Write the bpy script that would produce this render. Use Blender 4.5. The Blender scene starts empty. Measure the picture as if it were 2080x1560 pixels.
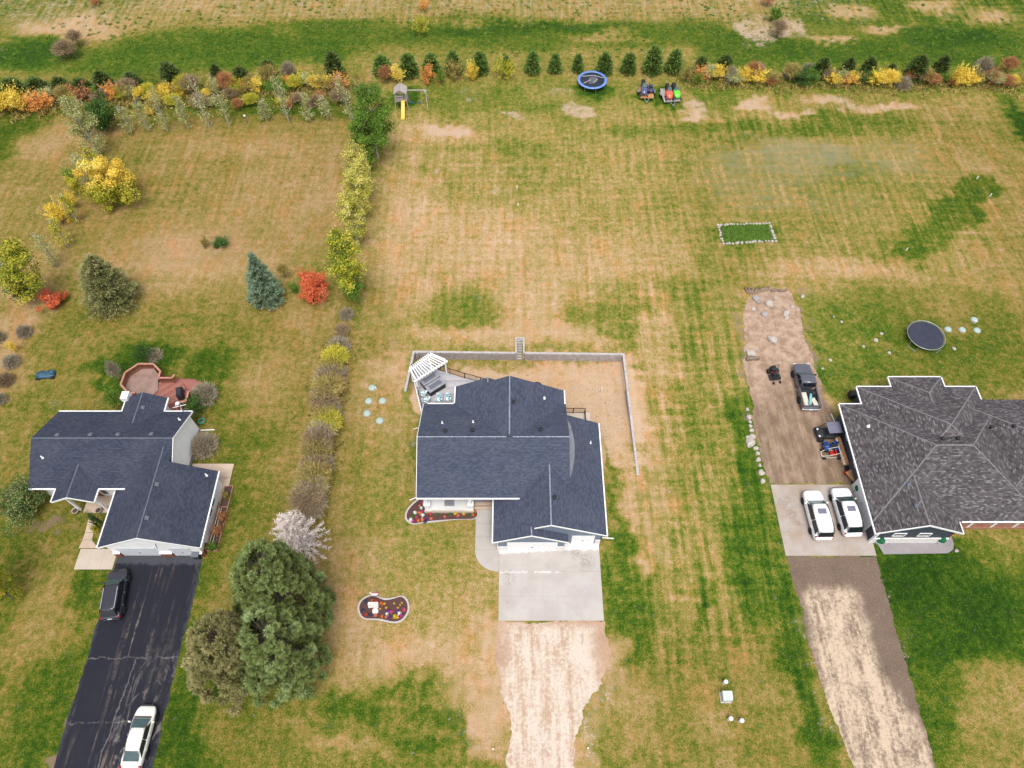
import bpy, bmesh, math, random
import numpy as np
from mathutils import Vector, Matrix

R = math.radians
random.seed(7)
rng = np.random.default_rng(7)
scene = bpy.context.scene
C = scene.collection

# ------------------------------------------------------------------ camera, sky, sun, exposure
CAM_H, PITCH, FOC = 67.0, R(57.5), 1444.0          # drone height, downward pitch, focal length in photo pixels
cam_d = bpy.data.cameras.new('camera')
cam_d.sensor_width = 36.0
cam_d.lens = 36.0 * FOC / 2080.0
cam_d.clip_end = 6000
cam = bpy.data.objects.new('camera', cam_d)
C.objects.link(cam)
cam.location = (0, 0, CAM_H)
cam.rotation_euler = (R(90) - PITCH, 0, 0)
scene.camera = cam

SUN_EL, SUN_AZ = R(68), R(175)                      # soft sun behind cloud
world = bpy.data.worlds.new('World')
scene.world = world
world.use_nodes = True
wn, wl = world.node_tree.nodes, world.node_tree.links
wn.clear()
w_out = wn.new('ShaderNodeOutputWorld')
w_bg = wn.new('ShaderNodeBackground')
w_sky = wn.new('ShaderNodeTexSky')
w_sky.sky_type = 'NISHITA'
w_sky.sun_disc = False
w_sky.sun_elevation = SUN_EL
w_sky.sun_rotation = SUN_AZ
w_sky.dust_density = 3.0
w_hs = wn.new('ShaderNodeHueSaturation')            # cloud cover: the blue is greyed out
w_hs.inputs['Saturation'].default_value = 0.33
wl.new(w_sky.outputs[0], w_hs.inputs['Color'])
wl.new(w_hs.outputs[0], w_bg.inputs['Color'])
w_bg.inputs['Strength'].default_value = 0.15
wl.new(w_bg.outputs[0], w_out.inputs['Surface'])

sun_d = bpy.data.lights.new('sun', 'SUN')
sun_d.energy = 1.4
sun_d.angle = R(26)
sun_d.color = (1.0, 0.96, 0.9)
sun = bpy.data.objects.new('sun', sun_d)
C.objects.link(sun)
_sd = Vector((math.sin(SUN_AZ) * math.cos(SUN_EL), math.cos(SUN_AZ) * math.cos(SUN_EL), math.sin(SUN_EL)))
sun.rotation_euler = _sd.to_track_quat('Z', 'Y').to_euler()
sun.location = _sd * 200

vs = scene.view_settings
vs.view_transform = 'Standard'
vs.look = 'None'
vs.gamma = 1.0
vs.use_curve_mapping = False
vs.exposure = 0.68
scene.cycles.max_bounces = 5
scene.cycles.diffuse_bounces = 3

# ------------------------------------------------------------------ survey: a photo point and its height give a place
_s, _c = math.sin(PITCH), math.cos(PITCH)


def ray(px, py):
    u, v = (px - 1040) / FOC, (py - 780) / FOC
    return Vector((u, _c - v * _s, -_s - v * _c))


def at(px, py, z=0.0):
    d = ray(px, py)
    t = (z - CAM_H) / d.z
    return Vector((t * d.x, t * d.y, z))


def height(px, py, Y):
    d = ray(px, py)
    return CAM_H + Y / d.y * d.z


def scale_at(px, py):
    p = at(px, py)
    return FOC / (p.y * _c + CAM_H * _s)            # photo pixels per metre across


# ------------------------------------------------------------------ object helpers
USED_LABELS = {}


def props(o, label=None, cat=None, group=None, kind=None):
    if label:
        o['label'] = label
        USED_LABELS[label] = USED_LABELS.get(label, 0) + 1
    if cat:
        o['category'] = cat
    if group:
        o['group'] = group
    if kind:
        o['kind'] = kind
    return o


def thing(name, label, cat, loc=(0, 0, 0), rz=0.0, group=None):
    o = bpy.data.objects.new(name, None)
    o.empty_display_size = 0.3
    C.objects.link(o)
    o.location = loc
    o.rotation_euler = (0, 0, rz)
    return props(o, label, cat, group)


def link(name, me, parent=None):
    o = bpy.data.objects.new(name, me)
    C.objects.link(o)
    if parent is not None:
        o.parent = parent
    return o


def copy_tree(o, parent=None):
    c = o.copy()
    C.objects.link(c)
    if parent is not None:
        c.parent = parent
    for ch in list(o.children):
        copy_tree(ch, c)
    return c


class MB:
    """collects shapes of ONE piece"""

    def __init__(s):
        s.v, s.f, s.uv = [], [], None

    def add(s, vs_, fs):
        n = len(s.v)
        s.v += [tuple(p) for p in vs_]
        s.f += [tuple(i + n for i in f) for f in fs]
        return s

    def box(s, c, d, rz=0.0, rx=0.0, ry=0.0):
        m = Matrix.Translation(c) @ Matrix.Rotation(rz, 4, 'Z') @ Matrix.Rotation(ry, 4, 'Y') @ Matrix.Rotation(rx, 4, 'X')
        h = [k / 2 for k in d]
        p = [m @ Vector((x * h[0], y * h[1], z * h[2])) for z in (-1, 1) for y in (-1, 1) for x in (-1, 1)]
        return s.add(p, [(0, 2, 3, 1), (4, 5, 7, 6), (0, 1, 5, 4), (2, 6, 7, 3), (0, 4, 6, 2), (1, 3, 7, 5)])

    def prism(s, poly, z0, z1):
        n = len(poly)
        a = sum(poly[i][0] * poly[(i + 1) % n][1] - poly[(i + 1) % n][0] * poly[i][1] for i in range(n))
        if a < 0:
            poly = poly[::-1]
        p = [(q[0], q[1], z0) for q in poly] + [(q[0], q[1], z1) for q in poly]
        f = [tuple(range(n - 1, -1, -1)), tuple(range(n, 2 * n))]
        f += [(i, (i + 1) % n, n + (i + 1) % n, n + i) for i in range(n)]
        return s.add(p, f)

    def extrude(s, pts, d):
        """planar polygon pts pushed along vector d"""
        n = len(pts)
        p = [Vector(q) for q in pts]
        nrm = Vector((0, 0, 0))
        for i in range(n):
            nrm += p[i].cross(p[(i + 1) % n])
        if nrm.dot(Vector(d)) > 0:
            p = p[::-1]
        q = [a + Vector(d) for a in p]
        f = [tuple(range(n)), tuple(range(2 * n - 1, n - 1, -1))]
        f += [(i, n + i, n + (i + 1) % n, (i + 1) % n) for i in range(n)]
        return s.add(p + q, f)

    def tube(s, a, b, r0, r1=None, n=6, cap=True):
        a, b = Vector(a), Vector(b)
        r1 = r0 if r1 is None else r1
        ax = (b - a).normalized()
        t = ax.orthogonal().normalized()
        w = ax.cross(t)
        p = []
        for c, r in ((a, r0), (b, r1)):
            for i in range(n):
                k = 2 * math.pi * i / n
                p.append(c + (t * math.cos(k) + w * math.sin(k)) * r)
        f = [(i, (i + 1) % n, n + (i + 1) % n, n + i) for i in range(n)]
        if cap:
            f += [tuple(range(n - 1, -1, -1)), tuple(range(n, 2 * n))]
        return s.add(p, f)

    def lathe(s, prof, n=16, c=(0, 0, 0), axis='Z', hole=False):
        p = []
        for r, z in prof:
            for i in range(n):
                k = 2 * math.pi * i / n
                q = (r * math.cos(k), r * math.sin(k), z)
                if axis == 'X':
                    q = (z, r * math.cos(k), r * math.sin(k))
                if axis == 'Y':
                    q = (r * math.sin(k), z, r * math.cos(k))
                p.append((q[0] + c[0], q[1] + c[1], q[2] + c[2]))
        f = []
        m = len(prof)
        for j in range(m - 1):
            for i in range(n):
                f.append((j * n + i, j * n + (i + 1) % n, (j + 1) * n + (i + 1) % n, (j + 1) * n + i))
        if hole:
            for i in range(n):
                f.append(((m - 1) * n + i, (m - 1) * n + (i + 1) % n, (i + 1) % n, i))
            return s.add(p, f)
        if prof[0][0] > 1e-6:
            f.append(tuple(range(n - 1, -1, -1)))
        if prof[-1][0] > 1e-6:
            f.append(tuple((m - 1) * n + i for i in range(n)))
        return s.add(p, f)

    def ring(s, R0, r, z, n=28, m=6):
        p, f = [], []
        for i in range(n):
            k = 2 * math.pi * i / n
            for j in range(m):
                g = 2 * math.pi * j / m
                rr = R0 + r * math.cos(g)
                p.append((rr * math.cos(k), rr * math.sin(k), z + r * math.sin(g)))
        for i in range(n):
            for j in range(m):
                f.append((i * m + j, ((i + 1) % n) * m + j, ((i + 1) % n) * m + (j + 1) % m, i * m + (j + 1) % m))
        return s.add(p, f)

    def loft(s, secs, closed=True, caps=True):
        n = len(secs[0])
        base = len(s.v)
        for q in secs:
            s.v += [tuple(p) for p in q]
        for j in range(len(secs) - 1):
            for i in range(n if closed else n - 1):
                a, b = base + j * n + i, base + j * n + (i + 1) % n
                s.f.append((a, b, b + n, a + n))
        if caps:
            s.f.append(tuple(base + i for i in range(n - 1, -1, -1)))
            s.f.append(tuple(base + (len(secs) - 1) * n + i for i in range(n)))
        return s

    def mesh(s, name, m, smooth=False, bevel=0.0, fix=True):
        me = bpy.data.meshes.new(name)
        me.from_pydata(s.v, [], s.f)
        if fix:
            bm = bmesh.new()
            bm.from_mesh(me)
            bmesh.ops.recalc_face_normals(bm, faces=bm.faces)
            if bevel > 0:
                bmesh.ops.bevel(bm, geom=bm.edges[:], offset=bevel, segments=2, profile=0.6, affect='EDGES')
            bm.to_mesh(me)
            bm.free()
        if m is not None:
            me.materials.append(m)
        if smooth:
            me.polygons.foreach_set('use_smooth', [True] * len(me.polygons))
        return me

    def build(s, name, m, parent=None, smooth=False, bevel=0.0):
        return link(name, s.mesh(name, m, smooth, bevel), parent)


def rock_mesh(seed, n=2, rough=0.25):
    bm = bmesh.new()
    bmesh.ops.create_icosphere(bm, subdivisions=n, radius=1)
    r = random.Random(seed)
    k = [Vector((r.uniform(-1, 1), r.uniform(-1, 1), r.uniform(-1, 1))) * 2.2 for _ in range(5)]
    for v in bm.verts:
        d = sum(math.sin(v.co.dot(q) * 1.6 + i) for i, q in enumerate(k)) / 5
        v.co *= 1 + rough * d * 1.6 + r.uniform(-.04, .04)
        if v.co.z < -0.35:
            v.co.z = -0.35
    me = bpy.data.meshes.new('rock')
    bm.to_mesh(me)
    bm.free()
    return me


def clip_half(poly, n, d):
    """keep the side n.p <= d of a 2d polygon"""
    out = []
    for i in range(len(poly)):
        a, b = poly[i], poly[(i + 1) % len(poly)]
        da, db = n[0] * a[0] + n[1] * a[1] - d, n[0] * b[0] + n[1] * b[1] - d
        if da <= 0:
            out.append(a)
        if (da < 0 < db) or (db < 0 < da):
            t = da / (da - db)
            out.append((a[0] + t * (b[0] - a[0]), a[1] + t * (b[1] - a[1])))
    return out


def boards(parent, name, poly, ang, w, gap, z0, z1, mats):
    """a (convex-ish) floor cut into boards, each one a part"""
    n = (-math.sin(ang), math.cos(ang))
    ds = [n[0] * p[0] + n[1] * p[1] for p in poly]
    d = min(ds)
    i = 0
    while d < max(ds):
        q = clip_half(clip_half(poly, n, d + w - gap), (-n[0], -n[1]), -d)
        if len(q) > 2:
            MB().prism(q, z0, z1 + random.uniform(-.003, .003)).build(name, mats[i % len(mats)], parent)
        i += 1
        d += w


# ------------------------------------------------------------------ materials
def nodes(name):
    m = bpy.data.materials.new(name)
    m.use_nodes = True
    t = m.node_tree
    return m, t.nodes, t.links, t.nodes['Principled BSDF']


class G:
    """small helper to wire shader nodes"""

    def __init__(s, name, rough=0.8, spec=0.3):
        s.m, s.n, s.l, s.b = nodes(name)
        s.b.inputs['Roughness'].default_value = rough
        s.b.inputs['Specular IOR Level'].default_value = spec

    def new(s, t, **k):
        q = s.n.new(t)
        for a, b in k.items():
            setattr(q, a, b)
        return q

    def put(s, sock, v):
        if isinstance(v, bpy.types.NodeSocket):
            s.l.new(v, sock)
        elif isinstance(v, (tuple, list)):
            sock.default_value = (*v, 1) if len(v) == 3 and sock.type == 'RGBA' else v
        else:
            sock.default_value = v

    def coord(s, kind='Object'):
        return s.new('ShaderNodeTexCoord').outputs[kind]

    def mapping(s, vec, scale=(1, 1, 1), rot=(0, 0, 0), loc=(0, 0, 0)):
        q = s.new('ShaderNodeMapping')
        s.put(q.inputs['Vector'], vec)
        q.inputs['Scale'].default_value = scale
        q.inputs['Rotation'].default_value = rot
        q.inputs['Location'].default_value = loc
        return q.outputs[0]

    def noise(s, vec, scale, detail=3, rough=0.55, dist=0.0):
        q = s.new('ShaderNodeTexNoise')
        s.put(q.inputs['Vector'], vec)
        q.inputs['Scale'].default_value = scale
        q.inputs['Detail'].default_value = detail
        q.inputs['Roughness'].default_value = rough
        q.inputs['Distortion'].default_value = dist
        return q.outputs['Fac']

    def math(s, op, a, b=0.0, clamp=False):
        q = s.new('ShaderNodeMath', operation=op, use_clamp=clamp)
        s.put(q.inputs[0], a)
        s.put(q.inputs[1], b)
        return q.outputs[0]

    def rng(s, v, a, b, c=0.0, d=1.0, smooth=True):
        q = s.new('ShaderNodeMapRange', interpolation_type='SMOOTHSTEP' if smooth else 'LINEAR')
        s.put(q.inputs[0], v)
        for i, k in enumerate((a, b, c, d)):
            q.inputs[1 + i].default_value = k
        return q.outputs[0]

    def mix(s, f, a, b, mode='MIX'):
        q = s.new('ShaderNodeMix', data_type='RGBA', blend_type=mode)
        s.put(q.inputs[0], f)
        s.put(q.inputs[6], a)
        s.put(q.inputs[7], b)
        return q.outputs[2]

    def ramp(s, f, stops):
        q = s.new('ShaderNodeValToRGB')
        e = q.color_ramp.elements
        while len(e) < len(stops):
            e.new(0.5)
        for k, (p, c) in zip(e, stops):
            k.position = p
            k.color = (*c, 1)
        s.put(q.inputs[0], f)
        return q.outputs[0]

    def attr(s, name):
        return s.new('ShaderNodeAttribute', attribute_name=name).outputs['Fac']

    def bump(s, h, strength=0.3, dist=0.05):
        q = s.new('ShaderNodeBump')
        q.inputs['Strength'].default_value = strength
        q.inputs['Distance'].default_value = dist
        s.put(q.inputs['Height'], h)
        s.l.new(q.outputs[0], s.b.inputs['Normal'])

    def sep(s, vec):
        q = s.new('ShaderNodeSeparateXYZ')
        s.put(q.inputs[0], vec)
        return q.outputs

    def col(s, c):
        s.put(s.b.inputs['Base Color'], c)
        return s.m


def mat(name, a, b=None, scale=6.0, rough=0.7, spec=0.3, metal=0.0, coat=0.0, bump=0.0):
    """two close tones broken up by noise"""
    g = G(name, rough, spec)
    g.b.inputs['Metallic'].default_value = metal
    g.b.inputs['Coat Weight'].default_value = coat
    b = b or tuple(k * 0.8 for k in a)
    v = g.coord()
    n = g.noise(v, scale, 4, 0.65)
    if bump:
        g.bump(g.noise(v, scale * 6, 3), bump, 0.03)
    return g.col(g.mix(g.rng(n, .3, .7), b, a))


M = {}


def shingle(name, stops, bw, bh, soft=0.5, dirt=None):
    g = G(name, 0.92, 0.2)
    uv = g.coord('UV')
    q = g.new('ShaderNodeTexBrick', offset=0.5, offset_frequency=2)
    g.put(q.inputs['Vector'], uv)
    q.inputs['Color1'].default_value = (0, 0, 0, 1)
    q.inputs['Color2'].default_value = (1, 1, 1, 1)
    q.inputs['Mortar'].default_value = (0.1, 0.1, 0.1, 1)
    q.inputs['Scale'].default_value = 1.0
    q.inputs['Mortar Size'].default_value = 0.008
    q.inputs['Brick Width'].default_value = bw
    q.inputs['Row Height'].default_value = bh
    f = g.math('ADD', g.math('MULTIPLY', q.outputs['Color'], soft), g.math('MULTIPLY', g.noise(uv, 26, 3, .7), 1 - soft))
    c = g.ramp(f, stops)
    row = g.math('FRACT', g.math('DIVIDE', g.sep(uv)[1], bh))
    c = g.mix(g.rng(row, 0.0, 0.22, 0.55, 0.0), c, (0.012, 0.013, 0.018))
    c = g.mix(g.math('MULTIPLY', g.rng(g.noise(uv, .35, 3), .35, .75), .16), c, dirt or (0.12, 0.12, 0.14))
    h = g.math('ADD', g.math('MULTIPLY', row, -0.6), g.math('MULTIPLY', q.outputs['Color'], 0.5))
    g.bump(h, 0.5, 0.02)
    return g.col(c)


M['slate_roof'] = shingle('slate_shingle', [(0.1, (.034, .042, .066)), (.5, (.055, .066, .098)), (.9, (.088, .10, .138))], .30, .145)
M['dark_roof'] = shingle('dark_shingle', [(0.1, (.024, .029, .046)), (.5, (.038, .045, .070)), (.9, (.062, .07, .10))], .30, .15)
M['brown_roof'] = shingle('weathered_shingle', [(0.1, (.038, .034, .038)), (.35, (.064, .056, .059)), (.55, (.088, .076, .077)), (.75, (.12, .11, .113)), (.95, (.24, .23, .235))], .30, .15, .72, (.16, .14, .15))
M['ridge_cap'] = mat('ridge_cap', (.34, .36, .42), (.15, .165, .21), 6, .9)
M['ridge_brown'] = mat('ridge_cap_brown', (.24, .225, .23), (.12, .11, .115), 8, .9)
M['white_trim'] = mat('white_trim', (.80, .80, .80), (.72, .72, .71), 3, .5)
M['white_siding'] = mat('white_siding', (.84, .84, .84), (.78, .78, .78), 1.2, .6)
M['blue_siding'] = mat('blue_siding', (.17, .205, .27), (.14, .17, .225), 2, .6)
M['charcoal_siding'] = mat('charcoal_siding', (.05, .062, .085), (.038, .047, .064), 2, .6)
M['grey_siding'] = mat('grey_siding', (.30, .27, .29), (.24, .21, .23), 2, .7)
M['white_stone'] = mat('white_stone', (.78, .75, .72), (.58, .54, .51), 5, .8, bump=.4)
M['brick'] = mat('red_brick', (.24, .085, .055), (.17, .055, .038), 8, .9)
M['red_door'] = mat('red_door', (.17, .045, .03), (.13, .035, .025), 3, .5)
M['glass'] = mat('window_glass', (.02, .028, .035), (.03, .04, .05), 1.5, .08, .6)
M['black_metal'] = mat('black_metal', (.02, .02, .022), (.012, .012, .014), 6, .45)
M['dark_plastic'] = mat('dark_plastic', (.028, .03, .036), (.018, .02, .024), 5, .5)
M['white_plastic'] = mat('white_plastic', (.8, .82, .82), (.7, .72, .72), 5, .5)
M['steel'] = mat('galvanised_steel', (.48, .49, .5), (.36, .37, .38), 9, .4, .5, .7)
M['tyre'] = mat('tyre_rubber', (.022, .022, .023), (.014, .014, .015), 9, .9)
M['rim'] = mat('wheel_rim', (.62, .63, .65), (.42, .43, .45), 9, .35, .5, .6)
M['timber'] = mat('weathered_timber', (.40, .365, .355), (.28, .25, .245), 2.5, .9, bump=.3)
M['timber_top'] = mat('timber_top', (.46, .43, .42), (.33, .305, .30), 2.5, .9, bump=.3)
M['white_paint'] = mat('white_paint', (.82, .82, .81), (.76, .76, .75), 3, .45)
M['log'] = mat('log_wood', (.30, .22, .16), (.14, .10, .075), 6, .9)
M['log_end'] = mat('log_end', (.42, .33, .24), (.3, .23, .16), 8, .9)
M['rock_pale'] = mat('pale_rock', (.50, .45, .40), (.31, .27, .24), 3, .9, bump=.5)
M['rock_grey'] = mat('grey_rock', (.38, .36, .34), (.24, .23, .22), 3, .9, bump=.5)
M['mulch'] = mat('bark_mulch', (.13, .062, .055), (.06, .03, .03), 18, .95, bump=.8)
M['edging'] = mat('concrete_edging', (.48, .44, .42), (.38, .35, .33), 6, .9)
M['septic'] = mat('septic_lid_green', (.38, .47, .42), (.30, .38, .34), 6, .6)
M['bark'] = mat('bark', (.14, .11, .09), (.08, .06, .05), 8, .95)
M['pale_bark'] = mat('pale_bark', (.46, .42, .36), (.30, .27, .23), 6, .9)
M['red_deck'] = [mat('red_deck_%s' % k, c, tuple(x * .8 for x in c), 3, .7) for k, c in
                 zip('abc', ((.32, .125, .095), (.28, .105, .08), (.35, .15, .115)))]
M['red_rail'] = mat('red_rail', (.30, .10, .075), (.22, .07, .052), 4, .7)
M['red_rail_cap'] = mat('red_rail_cap', (.46, .22, .16), (.36, .16, .12), 4, .7)
M['grey_deck'] = [mat('grey_deck_%s' % k, c, tuple(x * .88 for x in c), 2, .6) for k, c in
                  zip('abc', ((.42, .40, .42), (.37, .35, .37), (.46, .44, .45)))]
M['carpet'] = mat('worn_carpet', (.30, .20, .165), (.22, .14, .115), 1.1, .95)
M['tub_cover'] = mat('tub_cover', (.30, .29, .31), (.20, .205, .235), .9, .45)
M['net_pole'] = mat('net_pole', (.62, .55, .56), (.5, .44, .45), 9, .6)
M['blue_pad'] = mat('blue_pad', (.16, .28, .62), (.10, .19, .48), 2, .45)
M['tramp_mat'] = mat('trampoline_mat', (.036, .039, .062), (.026, .029, .048), 1.5, .7)
M['dark_mat'] = mat('dark_trampoline_mat', (.022, .03, .045), (.015, .02, .03), 2, .6)
M['net_grey'] = mat('folded_net', (.10, .115, .125), (.07, .08, .09), 6, .9)
M['yellow_slide'] = mat('yellow_plastic', (.72, .50, .08), (.62, .42, .06), 3, .4)
M['play_wood'] = mat('play_wood', (.42, .37, .34), (.30, .26, .24), 6, .9)
M['orange'] = mat('pumpkin_orange', (.75, .22, .02), (.6, .16, .015), 6, .6)
M['topiary_green'] = mat('topiary_green', (.012, .14, .055), (.008, .09, .035), 30, .9, bump=.8)
M['lumber'] = mat('orange_lumber', (.52, .27, .13), (.40, .19, .09), 3, .8)
M['red_plastic'] = mat('red_plastic', (.55, .02, .02), (.42, .015, .015), 4, .4)
M['green_hose'] = mat('green_hose', (.09, .34, .26), (.06, .25, .19), 6, .5)
M['cedar'] = mat('cedar_frame', (.38, .19, .13), (.28, .13, .09), 5, .9)
M['planter_soil'] = mat('planter_soil', (.09, .06, .05), (.05, .035, .03), 9, .95)
M['tan_board'] = mat('tan_board', (.62, .58, .46), (.52, .48, .38), 4, .8)
M['cyan_fabric'] = None

# ------------------------------------------------------------------ ground: one sheet to the horizon, lawns as attributes
def dense(a, b, fine, lo, hi, coarse, far):
    k = list(far[0])
    x = lo
    while x < hi:
        k.append(x)
        x += fine if a <= x < b else coarse
    return np.array(k + [hi] + list(far[1]))


gx = dense(-13.5, 14.5, .14, -100, 100, .32, ((-4000, -1500, -600, -250, -140), (140, 250, 600, 1500, 4000)))
gy = dense(29.5, 50.0, .14, -12, 140, .32, ((-4000, -1200, -300, -60), (200, 320, 600, 1500, 4000)))
GX, GY = np.meshgrid(gx, gy)
NX, NY = len(gx), len(gy)

# retaining-wall line (tops), surveyed
WBL, WBR = at(843, 715), at(1264, 720)              # back corners
WRE, WLE = at(1296, 966), at(823, 796)              # ends of the right and left arm
STX0, STX1, STY1 = at(1048, 705).x, at(1064, 705).x, at(1056, 688).y
PIT = 1.25


def sstep(a, b, x):
    t = np.clip((x - a) / (b - a), 0, 1)
    return t * t * (3 - 2 * t)


def pit_depth(x, y):
    x, y = np.asarray(x, float), np.asarray(y, float)
    yl = WBL.y + (x - WBL.x) / (WBR.x - WBL.x) * (WBR.y - WBL.y)
    xl = WBL.x + (y - WBL.y) / (WLE.y - WBL.y) * (WLE.x - WBL.x)
    xr = WBR.x + (y - WBR.y) / (WRE.y - WBR.y) * (WRE.x - WBR.x)
    inside = (y < yl) & (x > xl) & (x < xr)
    k = np.clip((x + 11.5) / 24.0, 0, 1)
    d = PIT * sstep(40.8 + k * (31.8 - 40.8), 46.2 + k * (43.0 - 46.2), y)
    d = np.where(inside, d, 0)
    slot = (x > STX0 + .1) & (x < STX1 - .1) & (y >= yl - .3) & (y < STY1)
    ds = PIT * np.clip((STY1 - y) / (STY1 - WBL.y + .2), 0, 1) + .12
    return np.where(slot, np.maximum(d, ds), d)


GZ = -pit_depth(GX, GY)

fields = {k: np.full(GX.shape, v) for k, v in (('green', .42), ('pale', .05), ('soil', .02), ('grey', 0.0), ('stripe', .25), ('tone', .12))}


_wr = random.Random(42)


def wander(amp, lam, n=9):
    """smooth random field over the ground"""
    q = np.zeros(GX.shape)
    for _ in range(n):
        a = _wr.uniform(0, 6.3)
        k = 2 * math.pi / (lam * _wr.uniform(.6, 1.6))
        q += np.sin(GX * k * math.cos(a) + GY * k * math.sin(a) + _wr.uniform(0, 6.3))
    return q * amp / math.sqrt(n / 2)


WXF, WYF = GX + wander(.55, 8) + wander(.3, 2.0), GY + wander(.55, 8) + wander(.3, 2.0)


def blob(ch, val, cx, cy, rx, ry, ang=0.0, w=1.0, edge=.6):
    """a patch of lawn: photo centre and radii, turned into metres"""
    p = at(cx, cy)
    sx = abs(at(cx + 10, cy).x - p.x) / 10
    sy = abs(at(cx, cy + 10).y - p.y) / 10
    a, b = rx * sx, ry * sy
    ca, sa = math.cos(ang), math.sin(ang)
    dx, dy = WXF - p.x, WYF - p.y
    u, v = (dx * ca + dy * sa) / a, (-dx * sa + dy * ca) / b
    d = np.sqrt(u * u + v * v)
    k = w * (1 - sstep(1 - edge, 1 + edge, d))
    fields[ch] += (val - fields[ch]) * k


def rect(ch, val, x0, y0, x1, y1, soft=1.5, w=1.0):
    """same, for a four-sided patch given by its photo corners"""
    a, b = at(x0, y0), at(x1, y1)
    c_, d_ = at(x0, y1), at(x1, y0)
    xl, xr = min(a.x, c_.x), max(b.x, d_.x)
    yb, yt = b.y, a.y
    k = sstep(xl - soft, xl + soft, WXF) * (1 - sstep(xr - soft, xr + soft, WXF)) * sstep(yb - soft, yb + soft, WYF) * (1 - sstep(yt - soft, yt + soft, WYF))
    fields[ch] += (val - fields[ch]) * k * w


# tone: browner, darker lawn colour for the outer lots and the lower lawns
rect('tone', 1.0, -700, 150, 690, 560, 5)
rect('tone', .95, -700, 560, 640, 1900, 5)
rect('tone', .95, 1830, 200, 2700, 800, 8)
rect('tone', .45, 1400, 230, 1850, 600, 6)
rect('tone', .7, 1250, 1250, 1700, 1900, 5)
rect('tone', .6, 600, 1380, 1020, 1900, 4)
rect('tone', .6, 1780, 1100, 2700, 1900, 4)
# far meadow
rect('green', .50, -600, -400, 2700, 140, 3)
rect('stripe', .0, -600, -400, 2700, 120, 3)
rect('pale', .10, -600, -400, 2700, 120, 3)
rect('green', .36, 190, -400, 1560, 60, 3)
rect('pale', .36, 190, -400, 1560, 42, 4)
rect('soil', .16, 100, -400, 1560, 50, 4)
rect('stripe', .9, -600, -400, 2700, 45, 4)
rect('tone', .5, -600, -400, 2700, 120, 4)
rect('green', .55, -600, -400, 190, 130, 4)
blob('pale', .45, 130, 40, 130, 30)
blob('green', .08, 150, 60, 110, 25)
blob('soil', .4, 150, 125, 60, 22, w=.8)
for x, y in ((250, 100), (340, 92), (430, 84), (520, 75), (610, 65), (690, 60)):
    blob('green', .78, x, y + 20, 95, 38, .05)
    blob('pale', .0, x, y + 20, 95, 38, .05)
blob('green', .9, 60, 110, 90, 30)
rect('green', .74, 720, 42, 1450, 92, 3)
rect('pale', .12, 720, 42, 1450, 92, 3)
blob('green', .88, 960, 65, 110, 14)
blob('green', .9, 1090, 55, 140, 10)
blob('green', .35, 1230, 75, 80, 10)
rect('green', .44, 705, 100, 1420, 140, 1.5)
blob('green', .3, 790, 160, 60, 20)
blob('pale', .75, 1545, 65, 38, 26)
blob('pale', .7, 1600, 62, 30, 20)
rect('green', .78, 1430, 70, 2300, 140, 3)
rect('green', .70, 1620, -100, 2300, 60, 3)
for x, y, a_, b_ in ((1730, 25, 60, 14), (1900, 15, 60, 12), (2020, 35, 50, 15), (1800, 60, 50, 8), (1690, 80, 60, 9)):
    blob('pale', .4, x, y, a_, b_)
    blob('green', .25, x, y, a_, b_)
blob('green', .92, 1950, 75, 120, 18)
# hedge feet
rect('green', .72, -300, 165, 700, 232, 2)
rect('green', .62, 1390, 150, 2080, 190, 1.5)
# left neighbour's back lot
rect('green', .32, 60, 250, 700, 470, 3)
rect('stripe', .55, 230, 270, 700, 430, 4)
blob('green', .75, 20, 290, 75, 60)
blob('green', .12, 110, 300, 75, 48)
blob('soil', .30, 115, 300, 60, 40)
blob('green', .34, 60, 400, 110, 60)
blob('soil', .28, 20, 440, 110, 90)
blob('green', .40, 60, 560, 90, 90)
blob('green', .12, 400, 520, 200, 62, .1)
blob('pale', .28, 390, 520, 190, 55, .1)
blob('soil', .12, 260, 560, 90, 50)
blob('green', .22, 560, 420, 130, 70)
blob('green', .20, 500, 300, 160, 20)
blob('green', .2, 640, 380, 60, 90)
blob('green', .42, 230, 330, 90, 40)
rect('green', .43, 60, 620, 690, 700, 3)
blob('green', .25, 620, 660, 80, 60)
rect('green', .50, 50, 690, 480, 860, 3)
blob('green', .10, 10, 700, 55, 200)
blob('soil', .35, 8, 700, 45, 190, w=.9)
for x, y, a_, b_ in ((440, 735, 48, 38), (210, 762, 34, 22), (400, 800, 60, 30), (330, 705, 40, 14), (270, 770, 40, 30), (455, 860, 30, 45), (300, 735, 60, 35), (480, 920, 28, 60), (430, 925, 40, 12)):
    blob('green', .84, x, y, a_, b_)
blob('pale', .3, 150, 815, 50, 14)
rect('green', .50, 470, 700, 660, 1110, 3)
blob('green', .66, 490, 960, 36, 120)
blob('green', .30, 560, 780, 70, 90)
blob('green', .38, 590, 900, 50, 80)
rect('green', .60, -200, 1050, 220, 1700, 3)
blob('green', .36, 90, 1240, 80, 120)
blob('green', .30, 60, 1330, 60, 12)
blob('green', .78, 170, 1200, 40, 60)
blob('green', .75, 90, 1450, 40, 100)
blob('soil', .6, 95, 1075, 50, 14)
blob('soil', .8, 120, 1500, 16, 90)
rect('green', .66, 330, 1130, 500, 1700, 2)
blob('green', .42, 450, 1200, 40, 60)
blob('green', .45, 470, 1480, 60, 60)
blob('green', .82, 370, 1480, 30, 100)
# boundary bushes
rect('green', .36, 640, 690, 700, 1060, 1.0)
blob('soil', .3, 655, 900, 26, 160, .12)
blob('green', .75, 712, 665, 14, 40)
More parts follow.
